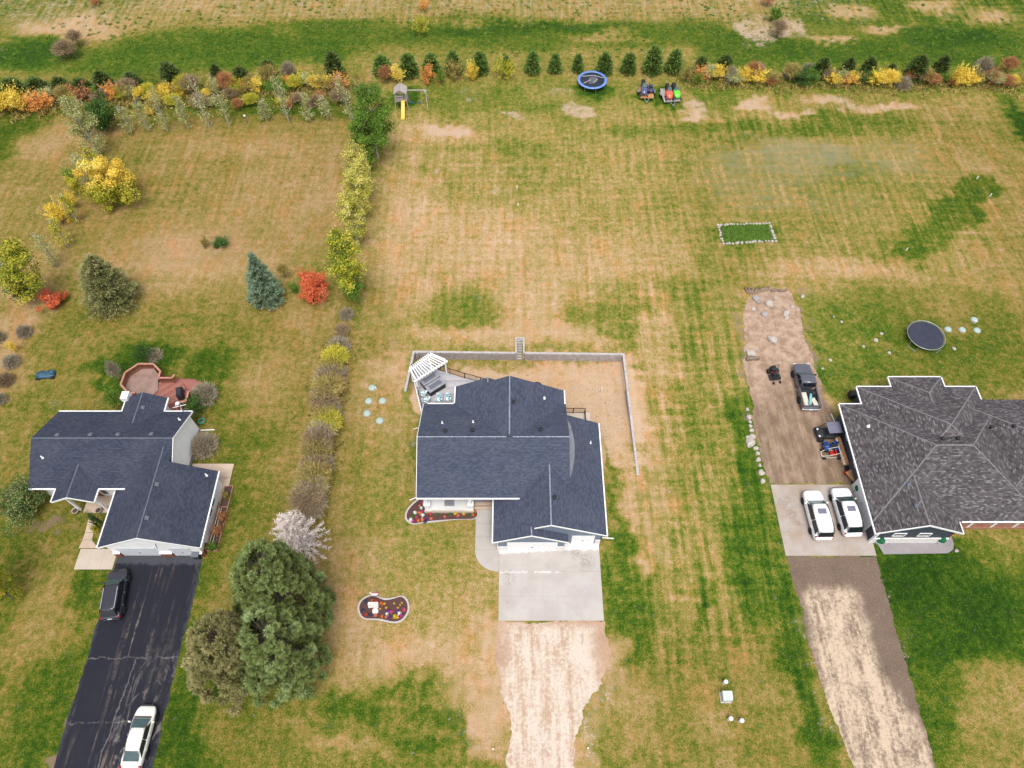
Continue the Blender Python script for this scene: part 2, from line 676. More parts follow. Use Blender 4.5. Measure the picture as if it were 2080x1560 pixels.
# centre lot, back
rect('green', .37, 760, 150, 1400, 700, 3)
rect('stripe', .6, 780, 260, 1420, 640, 5)
blob('green', .50, 1050, 190, 300, 45)
blob('green', .58, 1000, 215, 130, 30)
for x, y, a_, b_, v_ in ((905, 262, 50, 14, .85), (1040, 240, 40, 9, .55), (1180, 222, 26, 12, .7), (1150, 190, 60, 8, .4), (950, 193, 40, 9, .35), (1405, 215, 34, 12, .75),
                         (920, 310, 60, 6, .35), (1000, 345, 110, 7, .3), (1015, 383, 18, 6, .5), (890, 340, 14, 10, .45)):
    blob('pale', v_, x, y, a_, b_)
blob('green', .12, 890, 268, 80, 22)
blob('green', .58, 1330, 268, 150, 10)
blob('green', .62, 1090, 300, 120, 8)
blob('green', .46, 1150, 330, 130, 50)
blob('green', .36, 1260, 370, 140, 80)
blob('green', .18, 960, 480, 170, 70)
blob('green', .12, 830, 470, 60, 130)
blob('pale', .22, 800, 520, 28, 150)
blob('green', .16, 1100, 540, 160, 60)
blob('pale', .22, 1060, 560, 180, 80)
blob('green', .22, 1250, 520, 120, 60)
blob('green', .57, 1270, 640, 100, 50)
blob('green', .52, 930, 640, 70, 40)
blob('green', .14, 1080, 630, 60, 50)
blob('pale', .35, 1060, 675, 150, 20)
blob('green', .1, 1040, 680, 200, 22)
blob('green', .1, 790, 760, 40, 60)
blob('pale', .2, 780, 740, 36, 60)
rect('green', .36, 700, 650, 830, 700, 2)
# pit and side yards
rect('green', -.05, 850, 730, 1290, 960, .8)
rect('pale', .48, 850, 735, 1280, 930, 1.5)
blob('green', .42, 760, 960, 70, 140)
blob('green', .30, 760, 840, 50, 60)
blob('green', .66, 842, 900, 10, 90)
blob('green', .55, 845, 800, 12, 30)
blob('green', .60, 1240, 990, 12, 110)
blob('green', .12, 1345, 950, 42, 260, w=.8)
blob('pale', .3, 1335, 1040, 30, 150)
blob('green', .1, 1280, 1020, 26, 80)
blob('soil', .15, 1345, 1060, 16, 130)
# front lawn
rect('green', .30, 640, 1080, 1010, 1390, 2)
blob('green', .46, 890, 1110, 70, 60)
blob('green', .12, 800, 1330, 160, 40)
blob('pale', .35, 830, 1335, 130, 30)
blob('green', .14, 700, 1290, 40, 90)
blob('pale', .3, 950, 1440, 60, 90)
blob('green', .08, 960, 1430, 60, 100)
rect('green', .52, 500, 1395, 950, 1700, 2.5)
for x, y, a_, b_ in ((820, 1410, 70, 16), (900, 1450, 60, 18), (760, 1450, 60, 14), (880, 1500, 80, 14), (960, 1500, 14, 50), (700, 1430, 60, 18)):
    blob('green', .72, x, y, a_, b_)
blob('green', .3, 700, 1520, 80, 24)
for x, y, a_, b_ in ((1270, 1120, 30, 60), (1300, 1230, 60, 60), (1250, 1270, 30, 40), (1290, 1310, 50, 30), (1245, 1180, 18, 60)):
    blob('green', .70, x, y, a_, b_)
blob('green', .16, 1300, 1160, 22, 40)
blob('green', .78, 1180, 1480, 16, 40)
for x, y, a_, b_ in ((1005, 1400, 34, 130), (1248, 1350, 30, 60), (1215, 1420, 34, 50), (1185, 1510, 30, 60), (1012, 1300, 18, 40)):
    blob('pale', .42, x, y, a_, b_)
    blob('green', .08, x, y, a_, b_)
for x, y, a_, b_ in ((1505, 700, 26, 110), (1640, 690, 22, 90), (1570, 590, 80, 16), (1540, 840, 20, 70), (1665, 800, 16, 50)):
    blob('soil', .55, x, y, a_, b_)
    blob('pale', .35, x, y, a_, b_)
    blob('green', .2, x, y, a_, b_)
for x, y, a_, b_ in ((1628, 1250, 14, 110), (1670, 1400, 14, 90), (1815, 1250, 12, 110), (1850, 1400, 12, 90)):
    blob('pale', .28, x, y, a_, b_)
    blob('green', .3, x, y, a_, b_, w=.6)
# strip between the drives
rect('green', .47, 1390, 560, 1500, 1400, 2)
rect('stripe', .9, 1300, 560, 1500, 1350, 3)
blob('green', .12, 1340, 720, 26, 160, w=.8)
rect('green', .45, 1390, 1250, 1640, 1700, 2)
rect('green', .48, 1190, 1370, 1400, 1700, 2)
blob('green', .3, 1290, 1450, 50, 60)
for x, y, a_, b_ in ((1520, 900, 26, 110), (1545, 1080, 36, 100), (1590, 1230, 34, 90), (1620, 1360, 34, 80), (1510, 1140, 30, 120), (1660, 1480, 26, 70), (1420, 1230, 14, 60)):
    blob('green', .80, x, y, a_, b_)
blob('green', .28, 1440, 1440, 40, 80)
# right neighbour's back lot
rect('green', .42, 1400, 190, 2080, 560, 3)
rect('stripe', .75, 1380, 200, 1980, 560, 4)
blob('green', .68, 1560, 262, 170, 16)
blob('green', .62, 1750, 240, 120, 20)
blob('green', .60, 1460, 200, 60, 30)
for x, y, a_, b_ in ((1525, 213, 34, 11), (1680, 205, 46, 10), (1760, 222, 50, 12), (1600, 225, 40, 8), (1410, 235, 24, 10), (1830, 215, 40, 9)):
    blob('pale', .6, x, y, a_, b_)
    blob('green', .2, x, y, a_, b_)
blob('green', .32, 1950, 225, 90, 26)
blob('grey', .75, 1620, 320, 200, 45)
blob('grey', .55, 1540, 380, 140, 60)
blob('grey', .55, 1830, 330, 90, 50)
blob('grey', .45, 1740, 420, 110, 50)
blob('grey', .35, 1650, 480, 100, 30)
blob('green', .56, 1710, 340, 60, 28)
blob('green', .30, 1990, 380, 90, 110)
blob('soil', .15, 2040, 420, 60, 130)
for k in range(9):
    blob('green', .68, 1982 - k * 15, 384 + k * 15.5, 48, 21, 0, 1, .22)
blob('green', .95, 2085, 270, 18, 70)
blob('green', .30, 2000, 560, 80, 60)
blob('green', .12, 1700, 548, 160, 22)
blob('soil', .35, 1700, 550, 140, 14)
rect('stripe', .0, 1640, 590, 2060, 790, 2)
rect('green', .55, 1640, 592, 2040, 790, 1.2)
blob('green', .5, 1760, 605, 140, 10)
for x, y, a_, b_ in ((1770, 740, 50, 36), (1690, 770, 24, 30), (1960, 770, 70, 40), (1860, 690, 60, 22), (1700, 660, 40, 40), (1780, 660, 40, 20), (1990, 720, 40, 30)):
    blob('green', .62, x, y, a_, b_)
blob('green', .38, 1940, 640, 60, 40)
blob('soil', .2, 2060, 620, 30, 150)
# right neighbour's front lawn
rect('stripe', .05, 1790, 1105, 2400, 1900, 2)
rect('green', .80, 1800, 1105, 2400, 1400, 2)
blob('green', .97, 1880, 1190, 90, 90)
blob('green', .93, 1990, 1230, 70, 70)
blob('green', .88, 1900, 1330, 60, 90)
blob('green', .62, 2040, 1130, 60, 30)
blob('green', .36, 2050, 1400, 110, 80)
blob('soil', .14, 2060, 1420, 80, 60)
blob('green', .82, 1890, 1480, 44, 90)
blob('green', .40, 2000, 1530, 90, 60)
blob('soil', .25, 1975, 1500, 60, 30)
# rings of unmown grass
for x, y, a_, b_ in ((1202, 180, 36, 22), (1310, 200, 20, 14), (1340, 195, 12, 20), (1366, 208, 20, 14), (1872, 690, 44, 30), (1516, 478, 62, 20), (828, 195, 26, 20)):
    blob('green', .88, x, y, a_, b_)
    blob('pale', 0, x, y, a_, b_)

co = np.stack([GX, GY, GZ], -1).reshape(-1, 3).astype(np.float32)
ii = np.arange(NX * NY).reshape(NY, NX)
quads = np.stack([ii[:-1, :-1], ii[:-1, 1:], ii[1:, 1:], ii[1:, :-1]], -1).reshape(-1, 4).astype(np.int32)


def np_mesh(name, co, quads, attrs=None, smooth=False):
    me = bpy.data.meshes.new(name)
    me.vertices.add(len(co))
    me.vertices.foreach_set('co', np.ascontiguousarray(co, np.float32).ravel())
    k = quads.shape[1]
    me.loops.add(quads.size)
    me.loops.foreach_set('vertex_index', np.ascontiguousarray(quads, np.int32).ravel())
    me.polygons.add(len(quads))
    me.polygons.foreach_set('loop_start', np.arange(0, quads.size, k, dtype=np.int32))
    if smooth:
        me.polygons.foreach_set('use_smooth', np.ones(len(quads), bool))
    me.update(calc_edges=True)
    for n, a in (attrs or {}).items():
        at_ = me.attributes.new(n, 'FLOAT', 'POINT')
        at_.data.foreach_set('value', np.ascontiguousarray(a, np.float32).ravel())
    return me


def lawn_material():
    g = G('lawn', 0.95, 0.1)
    p = g.coord()
    gr, pa, so, gy_, st = (g.attr(k) for k in ('green', 'pale', 'soil', 'grey', 'stripe'))
    tone = g.attr('tone')
    x, y, z = g.sep(p)
    n1 = g.noise(p, 1.25, 3, .6, .3)
    n03 = g.noise(p, 14.0, 2, .6)
    n7 = g.noise(p, .13, 3, .6)
    n2 = g.noise(p, .55, 4, .68, .4)
    n05 = g.noise(p, 2.3, 3, .65, .3)
    n01 = g.noise(p, 7.0, 2, .6)
    long_ = g.noise(g.mapping(p, (1.6, .12, 1)), 1.0, 3, .6)      # mower passes up and down
    cross = g.noise(g.mapping(p, (.10, 1.3, 1)), 1.0, 3, .6)      # and across
    # mower stripes, a metre and a bit apart, wandering a little
    wob = g.math('MULTIPLY', g.noise(p, .07, 2), 2.2)
    sx = g.math('SINE', g.math('MULTIPLY', g.math('ADD', x, wob), 5.1))
    sy = g.math('SINE', g.math('MULTIPLY', g.math('ADD', y, wob), 4.4))
    stripes = g.math('MULTIPLY', g.math('ADD', g.math('MULTIPLY', sx, .6), g.math('MULTIPLY', sy, .4)), st)

    def cent(v, k):
        return g.math('MULTIPLY', g.math('SUBTRACT', v, .5), k)

    f = g.math('ADD', g.math('MULTIPLY', g.math('SUBTRACT', gr, .40), 1.25), .415)
    for v, k in ((n7, .50), (n2, .60), (n1, .70), (n05, 1.0), (n01, 1.0), (n03, .7)):
        f = g.math('ADD', f, cent(v, k))
    f = g.math('ADD', f, g.math('MULTIPLY', g.math('ADD', cent(long_, 1.05), cent(cross, .5)), g.math('ADD', st, .15)))
    f = g.math('ADD', f, g.math('MULTIPLY', stripes, .085))
    f = g.rng(f, -.25, 1.30, 0, 1, False)
    c = g.ramp(f, [(.0, (.47, .33, .215)), (.16, (.405, .272, .15)), (.28, (.332, .234, .097)), (.40, (.25, .196, .054)), (.50, (.176, .160, .029)),
                   (.60, (.100, .136, .013)), (.71, (.054, .104, .007)), (.83, (.026, .072, .005)), (1.0, (.012, .042, .003))])
    c = g.mix(g.math('MULTIPLY', tone, .75), c, g.mix(1.0, c, (.66, .64, .50), 'MULTIPLY'))
    # rusty and pinkish drifts in the dry grass
    rust = g.math('MULTIPLY', g.rng(g.noise(g.mapping(p, (1, .55, 1)), .42, 4, .7, .5), .48, .66), g.rng(f, .52, .34))
    c = g.mix(g.math('MULTIPLY', rust, g.math('ADD', .40, g.math('MULTIPLY', st, .25)), True), c, g.mix(1.0, c, (1.16, .84, .60), 'MULTIPLY'))
    pink = g.math('MULTIPLY', g.rng(g.noise(g.mapping(p, (1, .6, 1), (0, 0, 0), (31, 7, 0)), .30, 4, .7, .5), .5, .68), g.rng(f, .45, .30))
    c = g.mix(g.math('MULTIPLY', pink, .55), c, g.mix(1.0, c, (1.12, .98, 1.12), 'MULTIPLY'))
    # straw and bare, pale ground
    pf = g.math('ADD', pa, g.math('ADD', cent(n2, 1.3), g.math('ADD', cent(n05, 1.3), cent(n01, .6))))
    c = g.mix(g.rng(pf, .30, .85, 0, .85), c, g.mix(g.rng(n01, .35, .65), (.33, .225, .145), (.52, .39, .30)))
    # greyed thatch
    gf = g.math('ADD', gy_, g.math('ADD', cent(cross, 1.0), g.math('ADD', cent(long_, .8), cent(n05, .8))))
    c = g.mix(g.rng(gf, .35, .95, 0, .5), c, g.mix(g.rng(n01, .35, .65), (.23, .185, .11), (.37, .31, .225)))
    # bare soil
    sf = g.math('ADD', so, g.math('ADD', cent(n2, .8), cent(n05, .6)))
    c = g.mix(g.rng(sf, .38, .75, 0, .9), c, g.mix(n01, (.14, .095, .068), (.25, .17, .12)))
    # single dark tufts and pale blades
    tuft = g.noise(p, 3.1, 2, .5)
    c = g.mix(g.rng(tuft, .64, .74, 0, .5), c, (.055, .07, .018))
    c = g.mix(g.rng(g.noise(p, 5.3, 2, .5), .66, .78, 0, .35), c, (.50, .37, .22))
    g.bump(g.math('ADD', g.math('MULTIPLY', n05, .6), g.math('MULTIPLY', n01, .4)), .55, .12)
    return g.col(c)


M['lawn'] = lawn_material()
g_me = np_mesh('ground', co, quads, {k: v for k, v in fields.items()})
g_me.materials.append(M['lawn'])
ground = link('ground', g_me)
props(ground, kind='structure')


# ------------------------------------------------------------------ drives, paths, pads
def ragged(poly, step=.5, amp=.12, seed=1):
    r = random.Random(seed)
    step = .16
    drift = 0.0
    out = []
    for i in range(len(poly)):
        a, b = Vector(poly[i][:2]), Vector(poly[(i + 1) % len(poly)][:2])
        n = max(1, int((b - a).length / step))
        t = (b - a).normalized() if (b - a).length > 0 else Vector((1, 0))
        nn = Vector((-t.y, t.x))
        for k in range(n):
            drift = drift * .86 + r.uniform(-amp, amp) * .55
            q = a.lerp(b, k / n) + nn * (drift if k else 0)
            out.append((q.x, q.y))
    return out


def sheet(name, poly, z0, z1, m, kind='structure', parent=None):
    bm = bmesh.new()
    vs_ = [bm.verts.new((p[0], p[1], z1)) for p in poly]
    f = bm.faces.new(vs_)
    if f.normal.z < 0:
        f.normal_flip()
    ext = bmesh.ops.extrude_face_region(bm, geom=[f])
    for v in ext['geom']:
        if isinstance(v, bmesh.types.BMVert):
            v.co.z = z0
    bmesh.ops.triangulate(bm, faces=[q for q in bm.faces if len(q.verts) > 4])
    bmesh.ops.recalc_face_normals(bm, faces=bm.faces)
    me = bpy.data.meshes.new(name)
    bm.to_mesh(me)
    bm.free()
    me.materials.append(m)
    o = link(name, me, parent)
    if kind:
        o['kind'] = kind
    return o


def asphalt_material():
    g = G('asphalt', .8, .2)
    p = g.coord()
    n = g.noise(p, 40, 2)
    big = g.noise(p, .35, 4, .6)
    c = g.mix(n, (.006, .007, .013), (.017, .018, .028))
    c = g.mix(g.rng(big, .45, .7, 0, .5), c, (.028, .027, .035))
    x, y, z = g.sep(p)
    # dusty wheel tracks
    tr = g.noise(g.mapping(p, (2.2, .10, 1)), 1.0, 4, .62)
    dust = g.math('MULTIPLY', g.rng(tr, .52, .72), g.rng(g.noise(p, .9, 4, .7), .35, .65))
    lane = g.math('ADD', g.rng(g.math('ABSOLUTE', g.math('ADD', x, 34.6)), .9, .1, 0, 1), g.rng(g.math('ABSOLUTE', g.math('ADD', x, 33.1)), .7, .1, 0, .8))
    c = g.mix(g.math('MULTIPLY', dust, g.math('ADD', g.math('MULTIPLY', lane, .95), .22), True), c, (.30, .235, .18))
    # grey scuffs along the right side
    sc = g.math('MULTIPLY', g.rng(g.noise(g.mapping(p, (1, .45, 1)), 1.3, 5, .7, 1.2), .52, .66), g.rng(g.math('ADD', x, g.math('MULTIPLY', y, -.12)), -36.2, -33.5))
    sc = g.math('MULTIPLY', sc, g.rng(y, 16, 9))
    c = g.mix(g.math('MULTIPLY', sc, .8), c, (.19, .165, .155))
    # cracks
    wob = g.math('MULTIPLY', g.math('SUBTRACT', g.noise(p, .8, 5, .7), .5), 1.3)
    brk = g.rng(g.noise(p, 1.6, 3), .38, .6)
    for y0 in (13.6, 8.3):
        d = g.math('ABSOLUTE', g.math('ADD', g.math('SUBTRACT', y, y0), wob))
        c = g.mix(g.math('MULTIPLY', g.rng(d, .02, .06, .5, 0), brk), c, (.20, .18, .175))
    d = g.math('ABSOLUTE', g.math('ADD', g.math('SUBTRACT', x, g.math('ADD', -34.9, g.math('MULTIPLY', y, .09))), g.math('MULTIPLY', wob, .7)))
    c = g.mix(g.math('MULTIPLY', g.rng(d, .03, .08, .45, 0), g.rng(y, 13.6, 13.3)), c, (.20, .18, .175))
    # dry strip by the doors and worn edges
    dry = g.rng(g.math('ADD', y, g.math('MULTIPLY', g.noise(p, 1.1, 4, .7), 1.6)), 22.7, 23.15)
    c = g.mix(g.math('MULTIPLY', dry, .8), c, (.06, .063, .075))
    ed = g.math('ADD', g.math('ABSOLUTE', g.math('ADD', x, 34.05)), g.math('MULTIPLY', g.math('SUBTRACT', g.noise(p, 1.2, 4, .7), .5), 1.1))
    c = g.mix(g.rng(ed, 3.85, 4.25, 0, .5), c, (.07, .07, .085))
    g.bump(n, .3, .02)
    g.put(g.b.inputs['Roughness'], g.rng(big, .3, .7, .55, .9))
    return g.col(c)


def concrete_material(name, a, b, dry=None, dark=.35, marks=(), salt=None, dry_c=(.62, .605, .58)):
    g = G(name, .85, .25)
    p = g.coord()
    big = g.noise(p, .45, 5, .62)
    c = g.mix(g.rng(big, .3, .7), a, b)
    c = g.mix(g.math('MULTIPLY', g.rng(g.noise(p, 14, 3), .35, .7), .18), c, tuple(k * .75 for k in a))
    spots = g.rng(g.noise(p, 1.7, 3, .5), .68, .78, 0, dark)
    c = g.mix(spots, c, tuple(k * .45 for k in a))
    if marks:
        x, y, z = g.sep(p)
        for mx_, my_, mr in marks:
            d = g.math('SQRT', g.math('ADD', g.math('POWER', g.math('SUBTRACT', x, mx_), 2.0), g.math('POWER', g.math('SUBTRACT', y, my_), 2.0)))
            d = g.math('ADD', d, g.math('MULTIPLY', g.math('SUBTRACT', g.noise(p, 1.8, 4, .7), .5), 1.6))
            c = g.mix(g.math('MULTIPLY', g.rng(d, mr, mr * .3, 0, .38), g.rng(g.noise(p, 4.5, 3, .6), .38, .6)), c, tuple(k * .38 for k in a))
    if salt is not None:
        x, y, z = g.sep(p)
        d = g.math('ABSOLUTE', g.math('ADD', g.math('SUBTRACT', y, salt[0]), g.math('MULTIPLY', g.math('SUBTRACT', g.noise(p, 3.5, 4, .7), .5), .5)))
        c = g.mix(g.math('MULTIPLY', g.math('MULTIPLY', g.rng(d, .04, .12, .55, 0), g.rng(x, salt[2] + .6, salt[2])), g.rng(g.noise(p, 1.3, 3), .38, .55)), c, (.7, .68, .65))
    c = g.mix(g.rng(g.noise(p, 2.1, 3, .6), .70, .80, 0, .3), c, (.6, .58, .55))
    if dry is not None:
        x, y, z = g.sep(p)
        e = g.math('ADD', g.math('ADD', y, g.math('MULTIPLY', x, dry[2])), g.math('MULTIPLY', g.noise(p, 1.6, 5, .72), 1.0))
        c = g.mix(g.rng(e, dry[0], dry[1], 0, .95), c, dry_c)
    g.bump(g.noise(p, 25, 3), .15, .02)
    return g.col(c)


def dirt_material(name, lo, hi, pale, centre=None, amt=.5, grade=None):
    g = G(name, .97, .1)
    p = g.coord()
    n = g.noise(p, 9, 4, .7)
    big = g.noise(p, .5, 4, .65)
    c = g.mix(g.rng(n, .25, .75), lo, hi)
    c = g.mix(g.rng(big, .35, .75, 0, .4), c, tuple(k * .72 for k in lo))
    tr = g.noise(g.mapping(p, (1.5, .11, 1)), 1.0, 5, .65)
    f = g.math('ADD', g.math('MULTIPLY', g.noise(g.mapping(p, (1, .5, 1)), .8, 5, .7), .6), g.math('MULTIPLY', tr, .6))
    if centre is not None:
        x, y, z = g.sep(p)
        x0, k, w, y1 = centre
        off = g.math('ABSOLUTE', g.math('SUBTRACT', g.math('SUBTRACT', x, x0), g.math('MULTIPLY', y, k)))
        off = g.math('SUBTRACT', off, g.rng(y, 14, 6, 0, 2.6))
        near = g.math('MULTIPLY', g.rng(g.math('ADD', off, g.math('MULTIPLY', g.math('SUBTRACT', g.noise(p, .7, 5, .7), .5), 2.6)), w, w * .55), g.rng(g.math('ADD', y, g.math('MULTIPLY', tr, 3.2)), y1 + 1.2, y1))
        f = g.math('ADD', f, g.math('MULTIPLY', g.math('SUBTRACT', g.noise(p, 3.2, 4, .7), .5), .55))
        f = g.math('MULTIPLY', near, g.rng(f, .44, .70, .12, 1.0))
    else:
        f = g.math('MULTIPLY', g.rng(f, .50, .74), amt)
    c = g.mix(f, c, g.mix(n, tuple(k * .8 for k in pale), pale))
    ruts = g.math('MULTIPLY', g.rng(tr, .60, .74), .35)
    c = g.mix(ruts, c, tuple(k * .9 for k in hi))
    if grade is not None:
        x, y, z = g.sep(p)
        gf = g.rng(g.math('ADD', y, g.math('MULTIPLY', g.math('SUBTRACT', g.noise(p, .35, 4, .65), .5), 14.0)), grade[0], grade[1])
        c = g.mix(g.math('MULTIPLY', gf, g.rng(n, .2, .7, .55, 1.0)), c, g.mix(g.rng(g.noise(p, 1.1, 4, .65), .3, .7), (.26, .17, .11), (.46, .33, .25)))
    sp = g.rng(g.noise(p, 5.5, 3, .6), .58, .70, 0, .5)
    c = g.mix(sp, c, tuple(k * .6 for k in hi))
    c = g.mix(g.rng(g.noise(p, 7.7, 3, .6), .62, .72, 0, .4), c, tuple(min(.7, k * 1.15) for k in pale))
    g.bump(n, .5, .05)
    return g.col(c)


M['asphalt'] = asphalt_material()
M['concrete'] = concrete_material('concrete', (.385, .345, .315), (.45, .415, .385), (23.62, 23.85, -.045), marks=((7.2, 22.3, 1.0), (6.2, 22.9, .7), (-.3, 20.9, .9)), salt=(at(1100, 1162).y, 0, 4.2))
M['walk_concrete'] = concrete_material('walk_concrete', (.37, .335, .305), (.43, .40, .37))
M['porch_concrete'] = concrete_material('porch_concrete', (.58, .58, .56), (.68, .68, .66), dark=.6)
M['tan_concrete'] = concrete_material('tan_concrete', (.44, .335, .255), (.52, .41, .32), dark=.25)
M['pale_slab'] = concrete_material('pale_slab', (.44, .365, .295), (.50, .425, .35), dark=.6)
M['apron'] = concrete_material('apron_concrete', (.32, .25, .195), (.39, .345, .315), dark=.35, marks=((27.6, 28.6, .9), (28.0, 27.2, .8), (28.5, 26.2, .6)))
M['stamped'] = concrete_material('stamped_concrete', (.24, .215, .225), (.30, .275, .28), dark=.75)
M['sand_drive'] = dirt_material('sandy_gravel', (.33, .20, .125), (.46, .31, .215), (.60, .515, .43), (3.0, .03, 5.2, 17.5))
M['brown_drive'] = dirt_material('brown_gravel', (.128, .09, .066), (.20, .145, .108), (.55, .43, .31), (30.0, 0.0, 3.3, 20.8))
M['dirt_pad'] = dirt_material('dirt_pad', (.138, .092, .06), (.225, .155, .104), (.44, .32, .23), None, .6, (37, 46))

AX0, AX1 = -38.22, -29.9
sheet('asphalt_driveway', ragged([(AX0, -14), (AX1, -14), (AX1, 23.1), (AX0 + .1, 23.1)], .6, .09, 3), -.15, .03, M['asphalt'])
# right neighbour's gravel drive and yard
for x, y, a_, b_ in ((1000, 1400, 22, 120), (1245, 1360, 22, 60), (1205, 1430, 26, 40), (1180, 1510, 22, 60), (1012, 1310, 16, 40), (1240, 1300, 14, 40)):
    pass
rd = [at(1597, 1132), at(1780, 1129), at(1800, 1210), at(1835, 1330), at(1865, 1440), at(1900, 1560), at(1960, 1750), at(1800, 1750), at(1735, 1560), at(1690, 1450), at(1650, 1330), at(1625, 1230)]
sheet('gravel_driveway', ragged(rd, .5, .14, 5), -.15, .018, M['brown_drive'])
pad = [at(1566, 983), at(1740, 983), at(1712, 905), at(1690, 850), at(1660, 760), at(1640, 700), at(1628, 640), at(1605, 595), at(1560, 585), at(1525, 600), at(1510, 640), at(1512, 720), at(1522, 800), at(1535, 880), at(1552, 950)]
sheet('dirt_yard', ragged(pad, .5, .22, 6), -.15, .014, M['dirt_pad'])
# the centre house's sandy drive
sd = [at(1014, 1262), at(1228, 1262), at(1243, 1330), at(1225, 1390), at(1185, 1440), at(1170, 1500), at(1168, 1560), at(1165, 1720), at(1030, 1720), at(1032, 1560), at(1036, 1480), at(1018, 1380), at(1010, 1310)]
sheet('sandy_driveway', ragged(sd, .45, .2, 8), -.15, .016, M['sand_drive'])


def slabs(name, label, cat, xs, ys, z0, z1, m, gap=.014, skip=()):
    """a paved area; each poured slab is a piece of it"""
    root = bpy.data.objects.new(name, None)
    C.objects.link(root)
    props(root, kind='structure')
    MB().prism([(xs[0] + .05, ys[0] + .05), (xs[-1] - .05, ys[0] + .05), (xs[-1] - .05, ys[-1] - .05), (xs[0] + .05, ys[-1] - .05)], z0 + .01, z1 - .02).build('bedding', M['edging'], root)
    for i in range(len(xs) - 1):
        for j in range(len(ys) - 1):
            if (i, j) in skip:
                continue
            MB().prism([(xs[i] + gap / 2, ys[j] + gap / 2), (xs[i + 1] - gap / 2, ys[j] + gap / 2), (xs[i + 1] - gap / 2, ys[j + 1] - gap / 2), (xs[i] + gap / 2, ys[j + 1] - gap / 2)],
                       z0, z1 + random.uniform(-.003, .003)).build('slab', m, root)
    return root


DX0, DX1 = at(1013, 1200).x, at(1227, 1261).x
drive = slabs('concrete_driveway', '', '', [DX0, at(1080, 1200).x, at(1150, 1200).x, DX1], [at(1013, 1261).y, at(1013, 1211).y, at(1013, 1161).y, 24.9], -.2, .035, M['concrete'])
# side strip that sits in front of the recessed third door
# curved walk at the left of the garage
wx0 = at(966, 1080).x
wy = [at(966, k).y for k in (1034, 1064, 1091, 1117)]
for a, b in zip(wy[:-1], wy[1:]):
    MB().prism([(wx0, b + .01), (DX0 + .55, b + .01), (DX0 + .55, a - .01), (wx0, a - .01)], -.2, .03).build('slab', M['walk_concrete'], drive)
cv = [(wx0, wy[-1] - .01)]
cr = at(1013, 1161).y
for k in range(0, 11):
    t = k / 10 * math.pi / 2
    cv.append((DX0 - .02 - (DX0 - .02 - wx0) * math.cos(t), wy[-1] - .01 - (wy[-1] - cr) * math.sin(t)))
cv.append((DX0 - .02, wy[-1] - .01))
MB().prism(cv, -.2, .03).build('slab', M['walk_concrete'], drive)
# left house: pale landing of square slabs and tan walk
lw = slabs('paved_landing', '', '', [at(150, 1157).x + k * (at(228, 1157).x - at(150, 1157).x) / 3 for k in range(4)], [at(190, 1157).y, at(190, 1136).y, at(190, 1115).y], -.2, .04, M['pale_slab'], .02)
wrow = [(1114, 160, 200), (1097, 168, 187), (1082, 173, 190.5), (1066, 177, 194), (1050, 180.5, 197.5)]
for (ya, xa, xb), (yb, xc, xd) in zip(wrow[:-1], wrow[1:]):
    MB().prism([tuple(at(xa, ya - .4))[:2], tuple(at(xb, ya - .4))[:2], tuple(at(xd, yb + .4))[:2], tuple(at(xc, yb + .4))[:2]], -.2, .035).build('slab', M['tan_concrete'], lw)
# patio behind the left garage wing
pa_ = at(462, 942), at(458, 985)
bp = slabs('patio', '', '', [-33.3, -31.2, -29.0, at(462, 942).x], [28.5, 31.2, at(430, 942).y], -.2, .04, M['tan_concrete'], .03)
# right house: concrete apron and stamped front patio
ap = slabs('concrete_apron', '', '', [26.5, 29.4, 32.4, 35.3], [22.95, 25.4, 27.95, 30.45], -.2, .035, M['apron'], .02)
st_p = [at(1779, 1100), at(1795, 1126), at(1925, 1124), at(1936, 1116), at(1937, 1104), at(1930, 1085), at(1790, 1085)]
sheet('stamped_patio', [(p.x, p.y) for p in st_p], -.15, .05, M['stamped'])

# ------------------------------------------------------------------ house parts
def slope(parent, pts, m, t=.16, name='roof_slope'):
    """one roof plane as a slab; shingles run along the eave"""
    p = [Vector(q) for q in pts]
    n = Vector((0, 0, 0))
    for i in range(len(p)):
        n += p[i].cross(p[(i + 1) % len(p)])
    n.normalize()
    if n.z < 0:
        p = p[::-1]
        n = -n
    b = MB().extrude(p, (0, 0, -t))
    me = b.mesh(name, m)
    u = Vector((0, 0, 1)).cross(n)
    u = u.normalized() if u.length > 1e-4 else Vector((1, 0, 0))
    w = n.cross(u)
    lay = me.uv_layers.new(name='UVMap')
    for l in me.loops:
        c = me.vertices[l.vertex_index].co
        lay.data[l.index].uv = (c.dot(u) + 50, c.dot(w) + 50)
    return link(name, me, parent)


def bar(parent, name, a, b, w, h, m, dz=0.0):
    """straight trim of w by h from a to b"""
    a, b = Vector(a) + Vector((0, 0, dz)), Vector(b) + Vector((0, 0, dz))
    d = b - a
    s = Vector((-d.y, d.x, 0))
    s = s.normalized() * (w / 2) if s.length > 1e-6 else Vector((w / 2, 0, 0))
    up = Vector((0, 0, h / 2))
    q = [a - s - up, a + s - up, a + s + up, a - s + up]
    return MB().extrude(q, d).build(name, m, parent)


def ridge(parent, a, b, m, w=.22):
    a, b = Vector(a), Vector(b)
    d = (b - a)
    w *= .62
    s = Vector((-d.y, d.x, 0)).normalized() * w
    q = [a - s - Vector((0, 0, w * .52 - .02)), a + Vector((0, 0, .035)), a + s - Vector((0, 0, w * .52 - .02)), a - Vector((0, 0, .03))]
    return MB().extrude(q, d).build('ridge_cap', m, parent)


def pick(px, py, a, b, c):
    """point of a roof plane seen at a photo point"""
    a, b, c = Vector(a), Vector(b), Vector(c)
    n = (b - a).cross(c - a)
    o = Vector((0, 0, CAM_H))
    d = ray(px, py)
    return o + d * ((a - o).dot(n) / d.dot(n)), n.normalized() * (1 if n.z > 0 else -1)


